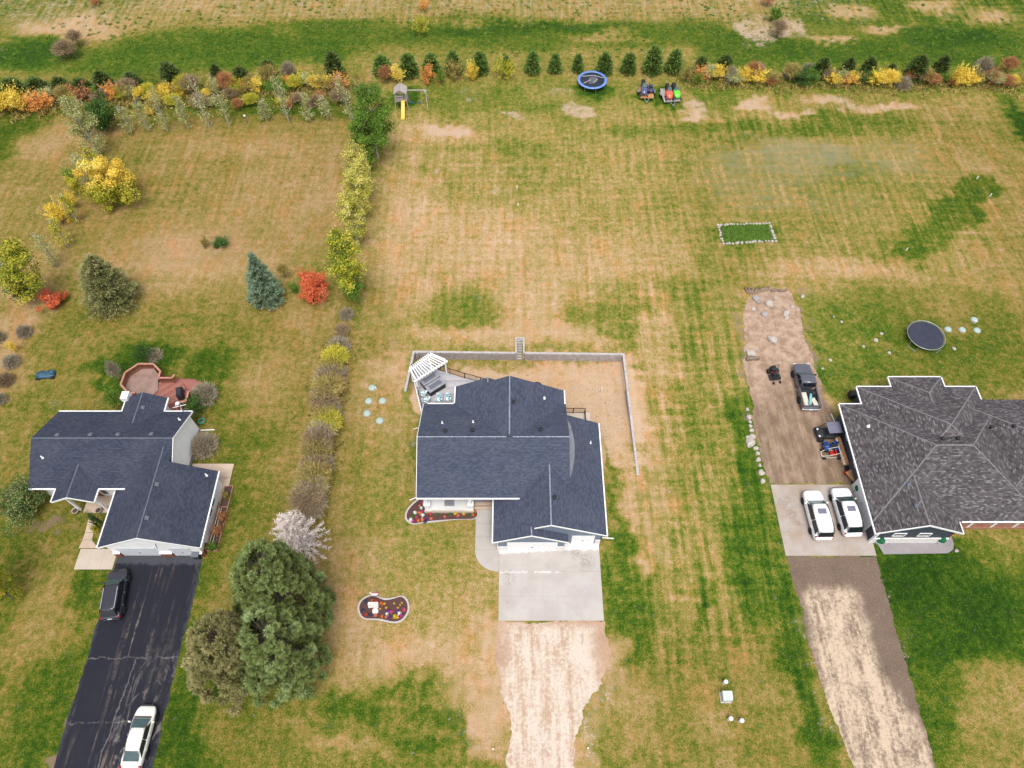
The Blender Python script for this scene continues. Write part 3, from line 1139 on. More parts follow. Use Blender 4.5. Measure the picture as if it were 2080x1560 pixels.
def round_vent(parent, pos):
    o = MB().lathe([(.11, -.12), (.11, .16), (.17, .17), (.19, .22), (.19, .30), (.12, .36), (0.0, .37)], 14).build('roof_vent', M['black_metal'], parent, True)
    o.location = pos
    return o


def box_vent(parent, pos, n):
    b = MB()
    b.loft([[(-.2, -.2, -.05), (.2, -.2, -.05), (.2, .2, -.05), (-.2, .2, -.05)], [(-.2, -.2, .1), (.2, -.2, .1), (.2, .2, .1), (-.2, .2, .1)], [(-.13, -.13, .17), (.13, -.13, .17), (.13, .13, .17), (-.13, .13, .17)]])
    o = b.build('roof_vent', M['vent_grey'], parent)
    o.location = pos
    o.rotation_euler = n.to_track_quat('Z', 'Y').to_euler()
    return o


def pipe_vent(parent, pos, h=.4, r=.05):
    h, r = h * .75, r * .72
    o = MB().lathe([(r * 2.2, -.05), (r * 2.2, .03), (r, .06), (r, h), (r * .8, h)], 10).build('vent_pipe', M['white_plastic'], parent, True)
    o.location = pos
    return o


def pane_window(parent, c, w, h, face, mull=1):
    """window on an upright wall: face = outward direction; frame > pane"""
    f = Vector(face).normalized()
    s = Vector((-f.y, f.x, 0))
    root = MB()
    c = Vector(c)
    t = .09
    fw = MB()
    ang = math.atan2(s.y, s.x)
    fw.box(c + Vector((0, 0, h / 2 - t / 2)) + f * .03, (w, .08, t), ang)
    fw.box(c - Vector((0, 0, h / 2 - t / 2)) + f * .03, (w, .08, t), ang)
    for k in (-1, 1):
        fw.box(c + s * (k * (w / 2 - t / 2)) + f * .03, (t, .08, h - 2 * t), ang)
    o = fw.build('window', M['white_trim'], parent)
    for i in range(mull):
        pw = (w - 2 * t) / mull
        x = -w / 2 + t + pw * (i + .5)
        MB().box(c + s * x + f * .012, (pw - .03, .02, h - 2 * t), ang).build('pane', M['glass'], o)
    return o


def panel_door(parent, c, w, h, face, m, rows=4):
    """sectional garage door: each panel row a part"""
    f = Vector(face).normalized()
    s = Vector((-f.y, f.x, 0))
    ang = math.atan2(s.y, s.x)
    root = MB().box(Vector(c) - f * .02, (w, .04, h), ang).build('garage_door', M['door_gap'], parent)
    ph = h / rows
    for i in range(rows):
        z = -h / 2 + ph * (i + .5)
        MB().box(Vector(c) + f * .02 + Vector((0, 0, z)), (w - .02, .05, ph - .025), ang).build('panel', m, root)
    MB().box(Vector(c) + f * .06 + Vector((0, 0, -h * .1)), (.22, .04, .05), ang).build('handle', M['black_metal'], root)
    return root


def downspout(parent, a, b, m='white_trim'):
    return bar(parent, 'downspout', a, b, .1, .08, M[m])


M['vent_grey'] = mat('vent_grey', (.13, .14, .17), (.10, .11, .135), 6, .7)
M['door_gap'] = mat('door_gap', (.45, .45, .45), (.4, .4, .4), 4, .6)
M['door_white'] = mat('door_white', (.78, .78, .79), (.72, .72, .73), 2, .5)
M['door_off_white'] = mat('door_off_white', (.60, .63, .66), (.54, .57, .60), 2, .5)

# ------------------------------------------------------------------ the centre house
S = .5
ME = 3.7                                                        # main eave
mx0, mx1 = at(846, 1011, ME).x, at(1150, 845, ME).x
my0, my1 = at(950, 1011.5, ME).y, at(890, 820.5, ME).y
myr = (my0 + my1) / 2
MR = ME + (my1 - my0) / 2 * S
house = thing('house', 'single-storey house with slate-blue shingle roof and grey back deck in the middle', 'house', (0, 0, 0))
SR, WT = M['slate_roof'], M['white_trim']
p_front = [(mx0, my0, ME), (mx1, my0, ME), (mx1, myr, MR), (mx0, myr, MR)]
p_back = [(mx0, my1, ME), (mx1, my1, ME), (mx1, myr, MR), (mx0, myr, MR)]
slope(house, p_front, SR)
slope(house, p_back, SR)
# rear cross gable with a small second gable on its left
gl, grt = at(925, 803, ME).x, at(1146, 812, ME).x
gxm = (gl + grt) / 2
gy1, gy2 = at(1145, 793, ME).y, at(925, 785, ME).y
GR = ME + (grt - gl) / 2 * S
sx = at(991, 767, ME + 1.75).x
sz = ME + (sx - gl) * S
slope(house, [(gl, my1 - 1, ME), (gl, gy2, ME), (sx, gy2, sz), (sx, gy1, sz), (gxm, gy1, GR), (gxm, myr, GR), (gxm - 1, myr, GR - S)], SR)
slope(house, [(grt, my1 - 1, ME), (grt, gy1, ME), (gxm, gy1, GR), (gxm, myr, GR), (gxm + 1, myr, GR - S)], SR)
slope(house, [(sx, gy2, sz), (sx, gy1 - .3, sz), (sx + 1.1, gy1 - .3, sz - 1.1 * S), (sx + 1.1, gy2, sz - 1.1 * S)], SR)
# garage wing
WE = 2.45
wl_, wr_ = at(1002, 1060, WE).x, at(1226, 1000, WE).x
wxm = (wl_ + wr_) / 2
WR = WE + (wr_ - wl_) / 2 * S
wf1, wf0 = at(1233.7, 1088, WE).y, at(1002, 1102, WE).y          # big gable front, small gable front
wbk = at(1213.5, 859.4, WE).y
fx = at(1079.7, 1086, WE + 1.8).x
fz = WE + (fx - wl_) * S
yv = my0 + (WR - ME) / S                                         # where the wing ridge runs into the main roof
slope(house, [(wl_, wf0, WE), (fx, wf0, fz), (fx, wf1, fz), (wxm, wf1, WR), (wxm, yv + .3, WR), (wl_ + .3, my0 + .9, WE + .15), (wl_, my0 + .5, WE)], SR)
p_wr = [(wr_, wf1, WE), (wr_, wbk, WE), (mx1 - .2, wbk, WE + (wr_ - mx1 + .2) * S), (mx1 - .2, yv + .3, WE + (wr_ - mx1 + .2) * S), (wxm, yv + .3, WR), (wxm, wf1, WR)]
slope(house, p_wr, SR)
fxr = at(1155, 1098.7, WE).x
slope(house, [(fx, wf0, fz), (fx, wf1 + .6, fz), (fxr, wf1 + .6, fz - (fxr - fx) * S), (fxr, wf0, fz - (fxr - fx) * S)], SR)
fzr = fz - (fxr - fx) * S
# rain-dry strip of lighter shingles beside the main gable
M['dry_roof'] = shingle('dry_shingle', [(0.1, (.15, .15, .18)), (.5, (.20, .20, .235)), (.9, (.26, .26, .29))], .34, .145)


def wzr(x):
    return WE + (wr_ - x) * S + .012


dq = [(mx1 - .1, wbk - .1), (mx1 + .42, wbk - 1.2), (mx1 + .72, wbk - 3.0), (mx1 + .62, wbk - 4.8), (mx1 + .34, wbk - 6.2), (mx1 - .1, wbk - 7.4)]
slope(house, [(x, y, wzr(x)) for x, y in dq], M['dry_roof'], .01, 'dry_shingle_strip')
# ridges
RC = M['ridge_cap']
ridge(house, (mx0, myr, MR), (gxm - .3, myr, MR), RC, .1)
ridge(house, (gxm + .3, myr, MR), (mx1, myr, MR), RC, .1)
ridge(house, (gxm, gy1, GR), (gxm, myr + .2, GR), RC, .1)
ridge(house, (sx, gy2, sz), (sx, gy1, sz), RC, .1)
ridge(house, (wxm, wf1, WR), (wxm, yv + .2, WR), RC, .1)
ridge(house, (fx, wf0, fz), (fx, wf1 + .2, fz), RC, .1)
# eave gutters and rake boards
for a, b in (((mx0, my0 - .06, ME - .06), (at(1057, 1011, ME).x, my0 - .06, ME - .06)), ((mx0 + .4, my1 + .06, ME - .06), (gl, my1 + .06, ME - .06)),
             ((gl - .06, my1, ME - .06), (gl - .06, gy2, ME - .06)), ((grt + .06, my1 - .5, ME - .06), (grt + .06, gy1, ME - .06)),
             ((wl_ - .06, wf0, WE - .06), (wl_ - .06, my0 + .5, WE - .06)), ((wr_ + .06, wf1, WE - .06), (wr_ + .06, wbk, WE - .06))):
    bar(house, 'gutter', a, b, .12, .14, WT)
for a, b in (((wl_ - .1, wf0 - .03, WE - .09), (fx, wf0 - .03, fz - .04)), ((fx, wf0 - .03, fz - .04), (fxr + .03, wf0 - .03, fzr - .06)),
             ((wr_ + .1, wf1 - .03, WE - .09), (wxm, wf1 - .03, WR - .04)), ((wxm, wf1 - .03, WR - .04), (fx + .25, wf1 - .03, WR - (wxm - fx - .25) * S - .04)),
             ((mx0 - .03, my0, ME - .08), (mx0 - .03, myr, MR - .08)), ((mx0 - .03, my1, ME - .08), (mx0 - .03, myr, MR - .08))):
    bar(house, 'fascia', a, b, .05, .2, WT)
# walls: each block one piece
BS = M['blue_siding']
ov = .45
base = -1.6
wm0, wm1 = mx0 + ov, mx1 - .25
py_f = my0 + 2.1                                                 # recessed porch wall
MB().extrude([(wm0, py_f, base), (wm0, my1 - ov, base), (wm0, my1 - ov, ME - .0), (wm0, myr, MR - .25), (wm0, py_f, ME + (py_f - my0) * S - .25)], (wm1 - wm0, 0, 0)).build('wall', BS, house)
MB().extrude([(gl + ov, my1 - 1, base), (grt - ov, my1 - 1, base), (grt - ov, my1 - 1, ME - .0), (gxm, my1 - 1, GR - .25), (gl + ov, my1 - 1, ME - .0)], (0, gy1 - my1 + .7, 0)).build('wall', BS, house)
gw0 = wf0 + .14                                                  # double-door wall
gw1 = wf1 + .12                                                  # single-door wall, set back
fxw = fxr - .35
MB().extrude([(wl_ + ov, gw0, -.2), (fxw, gw0, -.2), (fxw, gw0, fzr + .35 * S - .2), (fx, gw0, fz - .2), (wl_ + ov, gw0, WE + ov * S - .2)], (0, gw1 - gw0 + .8, 0)).build('wall', BS, house)
MB().extrude([(wl_ + ov, gw1 + .5, -.2), (wr_ - ov, gw1 + .5, -.2), (wr_ - ov, gw1 + .5, WE + ov * S - .2), (wxm, gw1 + .5, WR - .2), (wl_ + ov, gw1 + .5, WE + ov * S - .2)], (0, py_f - gw1 - .2, 0)).build('wall', M['grey_siding'], house)
MB().extrude([(fx, gw1, -.2), (wr_ - ov, gw1, -.2), (wr_ - ov, gw1, WE + ov * S - .2), (wxm, gw1, WR - .2), (fx, gw1, WR - (wxm - fx) * S - .2)], (0, .5, 0)).build('wall', BS, house)
MB().prism([(wm1, py_f), (wr_ - ov, py_f), (wr_ - ov, wbk - .4), (wm1, wbk - .4)], base, WE - .02).build('wall', M['grey_siding'], house)
# stone piers and doors at the garage
dxa, dxb = at(1030, 1117).x, at(1131, 1117).x
panel_door(house, ((dxa + dxb) / 2, gw0 - .0, 1.06), dxb - dxa, 2.1, (0, -1, 0), M['door_white'])
MB().box(((wl_ + ov + dxa) / 2, gw0 - .04, .5), (dxa - wl_ - ov, .1, 1.0)).build('stone_pier', M['white_stone'], house)
MB().box(((fxw + dxb) / 2, gw0 - .04, .5), (fxw - dxb, .1, 1.0)).build('stone_pier', M['white_stone'], house)
exa, exb = at(1159, 1106).x, at(1205, 1106).x
panel_door(house, ((exa + exb) / 2, gw1 - .0, 1.06), exb - exa, 2.1, (0, -1, 0), M['door_white'])
MB().box(((wr_ - ov + exb) / 2 + .05, gw1 - .04, .5), (wr_ - ov - exb - .1, .1, 1.0)).build('stone_pier', M['white_stone'], house)
MB().box((wl_ + ov - .04, gw0 + .5, 1.25), (.06, 1.1, 2.5)).build('corner_board', WT, house)
# porch slab, steps, columns, mat-coloured window
PZ = .55
pxa, pxb = at(863, 1036, PZ).x, at(962, 1034, PZ).x
pyb = at(900, 1036, PZ).y
MB().prism([(pxa, pyb), (pxb, pyb), (pxb, py_f), (pxa, py_f)], -.1, PZ).build('porch_slab', M['porch_concrete'], house, bevel=.02)
MB().prism([(pxa - .05, pyb - .14), (pxb, pyb - .14), (pxb, pyb - .002), (pxa - .05, pyb - .002)], -.1, PZ - .05).build('porch_edge', M['pale_slab'], house)
MB().prism([(pxb + .01, pyb + .9), (wl_ + ov, pyb + .9), (wl_ + ov, py_f), (pxb + .01, py_f)], -.1, PZ).build('entry_slab', M['stamped'], house)
for i, z in ((0, .38), (1, .2)):
    MB().prism([(pxb + .05, pyb + .6 - i * .35), (wl_ + ov - .03, pyb + .6 - i * .35), (wl_ + ov - .03, pyb + .9 - i * .35 - .01), (pxb + .05, pyb + .9 - i * .35 - .01)], -.1, z).build('step', M['tan_concrete'], house)
for cx in (pxa + .28, pxb - .28):
    b = MB().box((cx, pyb + .3, PZ + .5), (.52, .52, 1.0)).box((cx, pyb + .3, PZ + 1.03), (.62, .62, .07)).box((cx, pyb + .3, (PZ + 1.06 + ME) / 2 - .05), (.3, .3, ME - PZ - 1.1))
    b.build('column', WT, house)
pane_window(house, (-6.2, py_f, 2.0), 1.8, 1.3, (0, -1, 0), 2)
MB().box((wl_ - .5, py_f - .03, 1.6), (1.0, .08, 2.05)).build('front_door', M['red_door'], house)
MB().box(((at(903, 1022, PZ).x + at(923, 1022, PZ).x) / 2, at(910, 1019, PZ).y, PZ + .012), (1.0, .95, .02)).build('porch_mat', M['tub_cover'], house)
# right side meter, air conditioner stay-at-wall box
MB().box((wr_ - ov + .08, at(1226, 935).y, 1.3), (.16, 1.3, .9)).build('wall_box', M['white_siding'], house)
# vents
for x, y, pl in ((904.7, 877, p_back), (959.6, 876, p_back), (1098.5, 874, p_back), (1126.5, 1012, p_wr)):
    q, n = pick(x, y, *pl[:3])
    round_vent(house, q)
q, n = pick(1043, 818, (grt, my1, ME), (gxm, gy1, GR), (grt, gy1, ME))
round_vent(house, q)
for x, y, pl in ((898.5, 860, p_back), (961, 858, p_back), (1199.5, 900, p_wr)):
    q, n = pick(x, y, *pl[:3])
    pipe_vent(house, q, .5, .07)
q, n = pick(1105.5, 809, (grt, my1, ME), (gxm, gy1, GR), (grt, gy1, ME))
pipe_vent(house, q, .35, .1)
# downspouts reaching out over the lawn
for a, b in ((at(847, 1010, .6), at(832, 1016, .1)), (at(849, 869, .6), at(840, 872, .1)), (at(1223, 1092, 1.2), at(1247, 1094, .35))):
    downspout(house, a, b)
downspout(house, (wr_ - ov + .05, gw1 + .1, 2.2), (wr_ - ov + .05, gw1 + .1, .2))

# ------------------------------------------------------------------ the left house
lh = thing('house', 'white house with dark shingle roof, two garage doors and a red back deck', 'house', (0, 0, 0))
DR = M['dark_roof']
LE, LS = 3.05, .53
lx0, lx1 = at(119, 837, LE).x, at(391, 835, LE).x
ly0, ly1 = at(160, 992, LE).y, at(250, 836, LE).y
lyr = (ly0 + ly1) / 2
LR = LE + (ly1 - ly0) / 2 * LS
lp_f = [(lx0, ly0, LE), (lx1, ly0, LE), (lx1, lyr, LR), (lx0, lyr, LR)]
lp_b = [(lx0, ly1, LE), (lx1, ly1, LE), (lx1, lyr, LR), (lx0, lyr, LR)]
slope(lh, lp_f, DR)
slope(lh, lp_b, DR)
LGE = 2.4
gx0, gx1 = at(197, 1114, LGE).x, at(425, 1035, LGE).x
gxm2 = (gx0 + gx1) / 2
gyf, gyb = at(300, 1112.5, LGE).y, at(444, 957, LGE).y
LGR = LGE + (gx1 - gx0) / 2 * LS
gyv = ly0 + (LGR - LE) / LS
lp_gl = [(gx0, gyf, LGE), (gxm2, gyf, LGR), (gxm2, gyv + .3, LGR), (gx0 + .3, ly0 + .9, LGE + .16), (gx0, ly0 + .4, LGE)]
lp_gr = [(gx1, gyf, LGE), (gx1, gyb, LGE), (lx1 - .1, gyb, LGE + (gx1 - lx1 + .1) * LS), (lx1 - .3, gyv + .3, LGE + (gx1 - lx1 + .3) * LS), (gxm2, gyv + .3, LGR), (gxm2, gyf, LGR)]
slope(lh, lp_gl, DR)
slope(lh, lp_gr, DR)
# rear gable
rx0, rx1 = at(250, 830, LE).x, at(337, 820, LE).x
rxm = (rx0 + rx1) / 2
ryb = at(341, 808, LE).y
RRz = LE + (rx1 - rx0) / 2 * LS
lp_rl = [(rx0, ly1 - .5, LE), (rx0, ryb, LE), (rxm, ryb, RRz), (rxm, ly1 - 2.6, RRz)]
lp_rr = [(rx1, ly1 - .5, LE), (rx1, ryb, LE), (rxm, ryb, RRz), (rxm, ly1 - 2.6, RRz)]
slope(lh, lp_rl, DR)
slope(lh, lp_rr, DR)
# porch gable
fx0, fx1 = at(104, 1019, LE - .02).x, at(190, 1020, LE - .02).x
fxm = (fx0 + fx1) / 2
fyf = at(147, 1019.5, LE).y
FRz = LE + (fx1 - fx0) / 2 * LS
slope(lh, [(fx0, fyf, LE - .02), (fx0, ly0 + .5, LE - .02), (fxm, ly0 + 2.5, FRz), (fxm, fyf, FRz)], DR)
slope(lh, [(fx1, fyf, LE - .02), (fx1, ly0 + .5, LE - .02), (fxm, ly0 + 2.5, FRz), (fxm, fyf, FRz)], DR)
RD = mat('ridge_dark', (.16, .175, .21), (.08, .09, .12), 8, .9)
for a, b in (((lx0, lyr, LR), (lx1, lyr, LR)), ((gxm2, gyf, LGR), (gxm2, gyv, LGR)), ((rxm, ryb, RRz), (rxm, ly1 - 2.0, RRz)), ((fxm, fyf, FRz), (fxm, ly0 + 2.2, FRz))):
    ridge(lh, a, b, RD, .1)
for a, b in (((lx0, ly0 - .06, LE - .06), (fx0 - .1, ly0 - .06, LE - .06)), ((fx1 + .1, ly0 - .06, LE - .06), (at(262, 992, LE).x, ly0 - .06, LE - .06)),
             ((lx0, ly1 + .06, LE - .06), (rx0 - .1, ly1 + .06, LE - .06)), ((rx1 + .1, ly1 + .06, LE - .06), (lx1, ly1 + .06, LE - .06)),
             ((rx0 - .06, ly1, LE - .06), (rx0 - .06, ryb, LE - .06)), ((rx1 + .06, ly1, LE - .06), (rx1 + .06, ryb, LE - .06)),
             ((fx0 - .06, ly0, LE - .08), (fx0 - .06, fyf, LE - .08)), ((fx1 + .06, ly0, LE - .08), (fx1 + .06, fyf, LE - .08)),
             ((gx0 - .06, gyf, LGE - .06), (gx0 - .06, ly0, LGE - .06)), ((gx1 + .06, gyf, LGE - .06), (gx1 + .06, gyb, LGE - .06))):
    bar(lh, 'gutter', a, b, .12, .14, WT)
for a, b in (((lx1 + .03, ly0, LE - .08), (lx1 + .03, lyr, LR - .08)), ((lx1 + .03, ly1, LE - .08), (lx1 + .03, lyr, LR - .08)),
             ((gx0, gyf - .03, LGE - .08), (gxm2, gyf - .03, LGR - .08)), ((gx1, gyf - .03, LGE - .08), (gxm2, gyf - .03, LGR - .08)),
             ((fx0, fyf - .03, LE - .12), (fxm, fyf - .03, FRz - .1)), ((fx1, fyf - .03, LE - .12), (fxm, fyf - .03, FRz - .1))):
    bar(lh, 'fascia', a, b, .05, .22, WT)
WS = M['white_siding']
lw1 = at(407, 873).x
MB().extrude([(lx0 + .4, ly0 + .5, -.2), (lx0 + .4, ly1 - .5, -.2), (lx0 + .4, ly1 - .5, LE + .05), (lx0 + .4, lyr, LR - .22), (lx0 + .4, ly0 + .5, LE + .05)], (lw1 - lx0 - .4, 0, 0)).build('wall', WS, lh)
MB().extrude([(rx0 + .4, ly1 - .6, -.2), (rx1 - .4, ly1 - .6, -.2), (rx1 - .4, ly1 - .6, LE), (rxm, ly1 - .6, RRz - .22), (rx0 + .4, ly1 - .6, LE)], (0, ryb - ly1 + .3, 0)).build('wall', WS, lh)
lgw = gyf + .1
gxa, gxb_ = gx0 + .75, gx1 - .35
MB().extrude([(gxa, lgw, -.2), (gxb_, lgw, -.2), (gxb_, lgw, LGE), (gxm2, lgw, LGR - .22), (gxa, lgw, LGE + .15)], (0, gyb - lgw - .35, 0)).build('wall', WS, lh)
# a brick footing under the white gable end
MB().box((lw1 + .02, (ly0 + ly1) / 2, .18), (.06, ly1 - ly0 - 1.2, .55)).build('brick_base', M['grey_siding'], lh)
# garage doors with brick piers between
d1a, d1b, d2a, d2b = at(252, 1131).x, at(331, 1130).x, at(357, 1130).x, at(398, 1129).x
panel_door(lh, ((d1a + d1b) / 2, lgw, 1.03), d1b - d1a, 2.05, (0, -1, 0), M['door_off_white'])
panel_door(lh, ((d2a + d2b) / 2, lgw, 1.03), d2b - d2a, 2.05, (0, -1, 0), M['door_off_white'])
for a, b in ((gxa, d1a), (d1b, d2a), (d2b, gxb_)):
    MB().box(((a + b) / 2, lgw - .08, .42), (b - a - .04, .2, .9)).build('brick_pier', M['brick'], lh)
    MB().box(((a + b) / 2, lgw - .08, .90), (b - a, .26, .06)).build('pier_cap', WT, lh)
MB().box((gxb_ + .04, lgw + .5, .42), (.08, 1.0, .9)).build('brick_return', M['brick'], lh)
MB().tube((gxm2 + 1.0, lgw - .05, 3.3), (gxm2 + 1.3, lgw - .5, 3.25), .03).build('lamp_arm', M['black_metal'], lh)
for k, yy in enumerate((at(432, 1030).y, at(427, 1050).y)):
    pane_window(lh, (gxb_, yy, 1.5), 1.0, 1.2, (1, 0, 0), 1)
# porch: slab, posts, door, windows
ps_ = [at(160, 1040, .2), at(197, 1044, .2), at(205, 1030, .2), at(215, 1010, .2), at(150, 1010, .2), at(152, 1034, .2)]
MB().prism([(fx0 + 1.6, fyf + .1), (fx1 + 2.4, fyf + .1), (fx1 + 2.4, ly0 + .6), (fx0 + 1.6, ly0 + .6)], -.1, .2).build('porch_slab', M['tan_concrete'], lh, bevel=.02)
for px_, py_ in ((164, 1035), (218, 1034)):
    q = at(px_, py_, .2)
    MB().box((q.x, max(q.y, fyf + .25), 1.6), (.2, .2, 2.85)).build('porch_post', WT, lh)
MB().box((at(205, 1008, 0).x, ly0 + .47, 1.25), (1.0, .08, 2.1)).build('front_door', M['red_door'], lh)
pane_window(lh, (at(222, 1012, 0).x, ly0 + .5, 1.5), .8, 1.9, (0, -1, 0), 1)
for k in range(3):
    pane_window(lh, (-39.9 + k * .95, ly0 + .5, 2.45), .9, .6, (0, -1, 0), 1)
for k in range(2):
    pane_window(lh, (at(100 + k * 9, 996, 2.4).x, ly0 + .5, 2.3), .85, .9, (0, -1, 0), 1)
for x, y in ((117, 884), (184.5, 883), (240, 883), (308, 882)):
    q, n = pick(x, y, *lp_b[:3])
    box_vent(lh, q, n)
q, n = pick(290, 828, *lp_rr[:3])
box_vent(lh, q, n)
for x, y in ((319, 984), (298.5, 1052)):
    q, n = pick(x, y, *lp_gr[:3])
    box_vent(lh, q, n)
for x, y, pl in ((87, 930, lp_f), (365, 853, lp_b), (420, 966, lp_gr)):
    q, n = pick(x, y, *pl[:3])
    pipe_vent(lh, q, .5, .08)
q, n = pick(258, 808, *lp_rl[:3])
MB().box(q + Vector((0, 0, .25)), (.75, .9, .7)).build('white_chimney', WT, lh, bevel=.02)
downspout(lh, at(408, 874, .25), at(436, 873, .1))
# roof mast with small aerials
an = thing('tv_aerial', 'thin white aerial mast with cross arms on the left house roof', 'aerial', pick(376, 840, *lp_b[:3])[0])
MB().tube((0, 0, -.1), (0, 0, 2.0), .035).build('mast', M['steel'], an)
for z, l, r_ in ((1.5, 1.3, .3), (1.1, .9, 1.9), (1.95, .6, .9)):
    MB().tube((-l / 2 * math.cos(r_), -l / 2 * math.sin(r_), z), (l / 2 * math.cos(r_), l / 2 * math.sin(r_), z), .03).build('cross_arm', M['white_plastic'], an)
MB().lathe([(0, .02), (.16, .06), (.2, .12)], 12, (0, 0, 1.95)).build('dish', M['white_plastic'], an)
for a_ in (1.2, 3.4):
    MB().tube((0, 0, .9), (.6 * math.cos(a_), .6 * math.sin(a_), -.15 + .3 * math.sin(a_)), .018).build('stay', M['steel'], an)

# ------------------------------------------------------------------ the right house
rh = thing('house', 'large charcoal house with mottled brown shingle hip roof at right edge', 'house', (0, 0, 0))
BR = M['brown_roof']
RS = .5


def hip(x0, x1, y0, y1, e, s=RS, cut_front=False):
    w = min(x1 - x0, y1 - y0) / 2
    z = e + w * s
    if x1 - x0 >= y1 - y0:
        ym = (y0 + y1) / 2
        a, b = (x0 + w, ym, z), (x1 - w, ym, z)
        slope(rh, [(x0, y0, e), (x1, y0, e), b, a], BR)
        slope(rh, [(x0, y1, e), (x1, y1, e), b, a], BR)
        slope(rh, [(x0, y0, e), (x0, y1, e), a], BR)
        slope(rh, [(x1, y0, e), (x1, y1, e), b], BR)
        cs = (((x0, y0, e), a), ((x0, y1, e), a), ((x1, y0, e), b), ((x1, y1, e), b))
    else:
        xm = (x0 + x1) / 2
        a, b = (xm, y0 + w, z), (xm, y1 - w, z)
        slope(rh, [(x0, y0, e), (x0, y1, e), b, a], BR)
        slope(rh, [(x1, y0, e), (x1, y1, e), b, a], BR)
        slope(rh, [(x0, y0, e), (x1, y0, e), a], BR)
        slope(rh, [(x0, y1, e), (x1, y1, e), b], BR)
        cs = (((x0, y0, e), a), ((x1, y0, e), a), ((x0, y1, e), b), ((x1, y1, e), b))
    ridge(rh, a, b, M['ridge_brown'], .12)
    for p, q in cs:
        ridge(rh, p, q, M['ridge_brown'], .1)


REv = 2.8
rx_l = at(1745, 960, REv).x
ry_b, ry_f = at(1728, 821, REv).y, at(1990, 1059, REv).y
hip(rx_l, 51.0, ry_f, ry_b, REv)
b1x0, b1x1, b1y = at(1745, 800, REv).x, at(1986, 795, REv).x, at(1790, 785.5, REv).y
hip(b1x0, b1x1, ry_f + 2.5, b1y, REv - .02)
b2x0, b2x1, b2y = at(1808, 775, REv).x, at(1914, 772, REv).x, at(1858, 765.5, REv).y
hip(b2x0, b2x1, ry_f + 5.5, b2y, REv - .04)
hip(46.0, 64.0, ry_f + .6, at(2020, 812.5, REv).y, REv + .1)
# garage gable towards the front
GE = 2.7
fgx0, fgx1 = rx_l, at(1956, 1081.7, GE).x
fgxm = (fgx0 + fgx1) / 2
fgy = at(1870, 1083.5, GE).y
fgz = GE + (fgx1 - fgx0) / 2 * RS
slope(rh, [(fgx0, fgy, GE), (fgxm, fgy, fgz), (fgxm, ry_f + 5.0, fgz), (fgx0, ry_f + 3.0, GE)], BR)
slope(rh, [(fgx1, fgy, GE), (fgxm, fgy, fgz), (fgxm, ry_f + 5.0, fgz), (fgx1, ry_f + 1.0, GE)], BR)
ridge(rh, (fgxm, fgy, fgz), (fgxm, ry_f + 4.2, fgz), M['ridge_brown'], .12)
for a, b in (((fgx0 - .06, fgy, GE - .06), (fgx0 - .06, ry_b, REv - .06)), ((fgx0, ry_b + .06, REv - .06), (b1x0, ry_b + .06, REv - .06)), ((b1x0 - .06, ry_b, REv - .08), (b1x0 - .06, b1y, REv - .08)),
             ((b1x0, b1y + .06, REv - .08), (b2x0, b1y + .06, REv - .08)), ((b2x0 - .06, b1y, REv - .1), (b2x0 - .06, b2y, REv - .1)), ((b2x0, b2y + .06, REv - .1), (b2x1, b2y + .06, REv - .1)),
             ((b2x1 + .06, b1y, REv - .1), (b2x1 + .06, b2y, REv - .1)), ((b2x1, b1y + .06, REv - .08), (b1x1, b1y + .06, REv - .08)), ((b1x1 + .06, ry_b + .6, REv - .08), (b1x1 + .06, b1y, REv - .08)),
             ((fgx1 + .2, ry_f - .06, REv - .06), (60, ry_f - .06, REv - .06))):
    bar(rh, 'gutter', a, b, .12, .13, WT)
for a, b in (((fgx0 - .1, fgy - .03, GE - .1), (fgxm, fgy - .03, fgz - .06)), ((fgx1 + .1, fgy - .03, GE - .1), (fgxm, fgy - .03, fgz - .06))):
    bar(rh, 'fascia', a, b, .06, .24, WT)
bar(rh, 'fascia', (fgx1 + .06, fgy, GE - .06), (fgx1 + .06, ry_f, GE - .06), .1, .14, WT)
CS = M['charcoal_siding']
rwx = rx_l + .45
rwf = fgy + .16
MB().prism([(rwx, rwf + .3), (fgx1 - .5, rwf + .3), (fgx1 - .5, ry_f + 4), (rwx, ry_f + 4)], -.2, GE).build('wall', CS, rh)
MB().extrude([(rwx, rwf, -.2), (fgx1 - .5, rwf, -.2), (fgx1 - .5, rwf, GE + .02), (fgxm, rwf, fgz - .24), (rwx, rwf, GE + .02)], (0, .299, 0)).build('wall', CS, rh)
MB().prism([(rwx, ry_f + 4.01), (63, ry_f + 4.01), (63, ry_b - .45), (rwx, ry_b - .45)], -.2, REv).build('wall', CS, rh)
MB().prism([(b1x0 + .4, ry_b - .44), (b1x1 - .4, ry_b - .44), (b1x1 - .4, b1y - .4), (b1x0 + .4, b1y - .4)], -.2, REv - .1).build('wall', CS, rh)
# stone skirt across the front, small square windows above it
MB().box(((rwx + fgx1 - .5) / 2, rwf - .06, .55), (fgx1 - .5 - rwx, .14, 1.15)).build('stone_skirt', M['white_stone'], rh)
MB().box((rwx, rwf - .02, 1.3), (.16, .2, 2.7)).build('corner_board', WT, rh)
for px_ in (1825, 1876):
    pane_window(rh, (at(px_, 1081, 2.0).x, rwf, 2.0), 1.2, .75, (0, -1, 0), 1)
# side-loading garage doors
gya, gyb_ = at(1766, 1078).y, at(1737, 985).y
panel_door(rh, (rwx - .02, (gya + gyb_) / 2, 1.22), gyb_ - gya, 2.4, (-1, 0, 0), M['door_white'])
for px_, py_ in ((1716, 886), (1737, 941)):
    pane_window(rh, (rwx, at(px_, py_, 1.9).y, 1.9), .75, .7, (-1, 0, 0), 1)
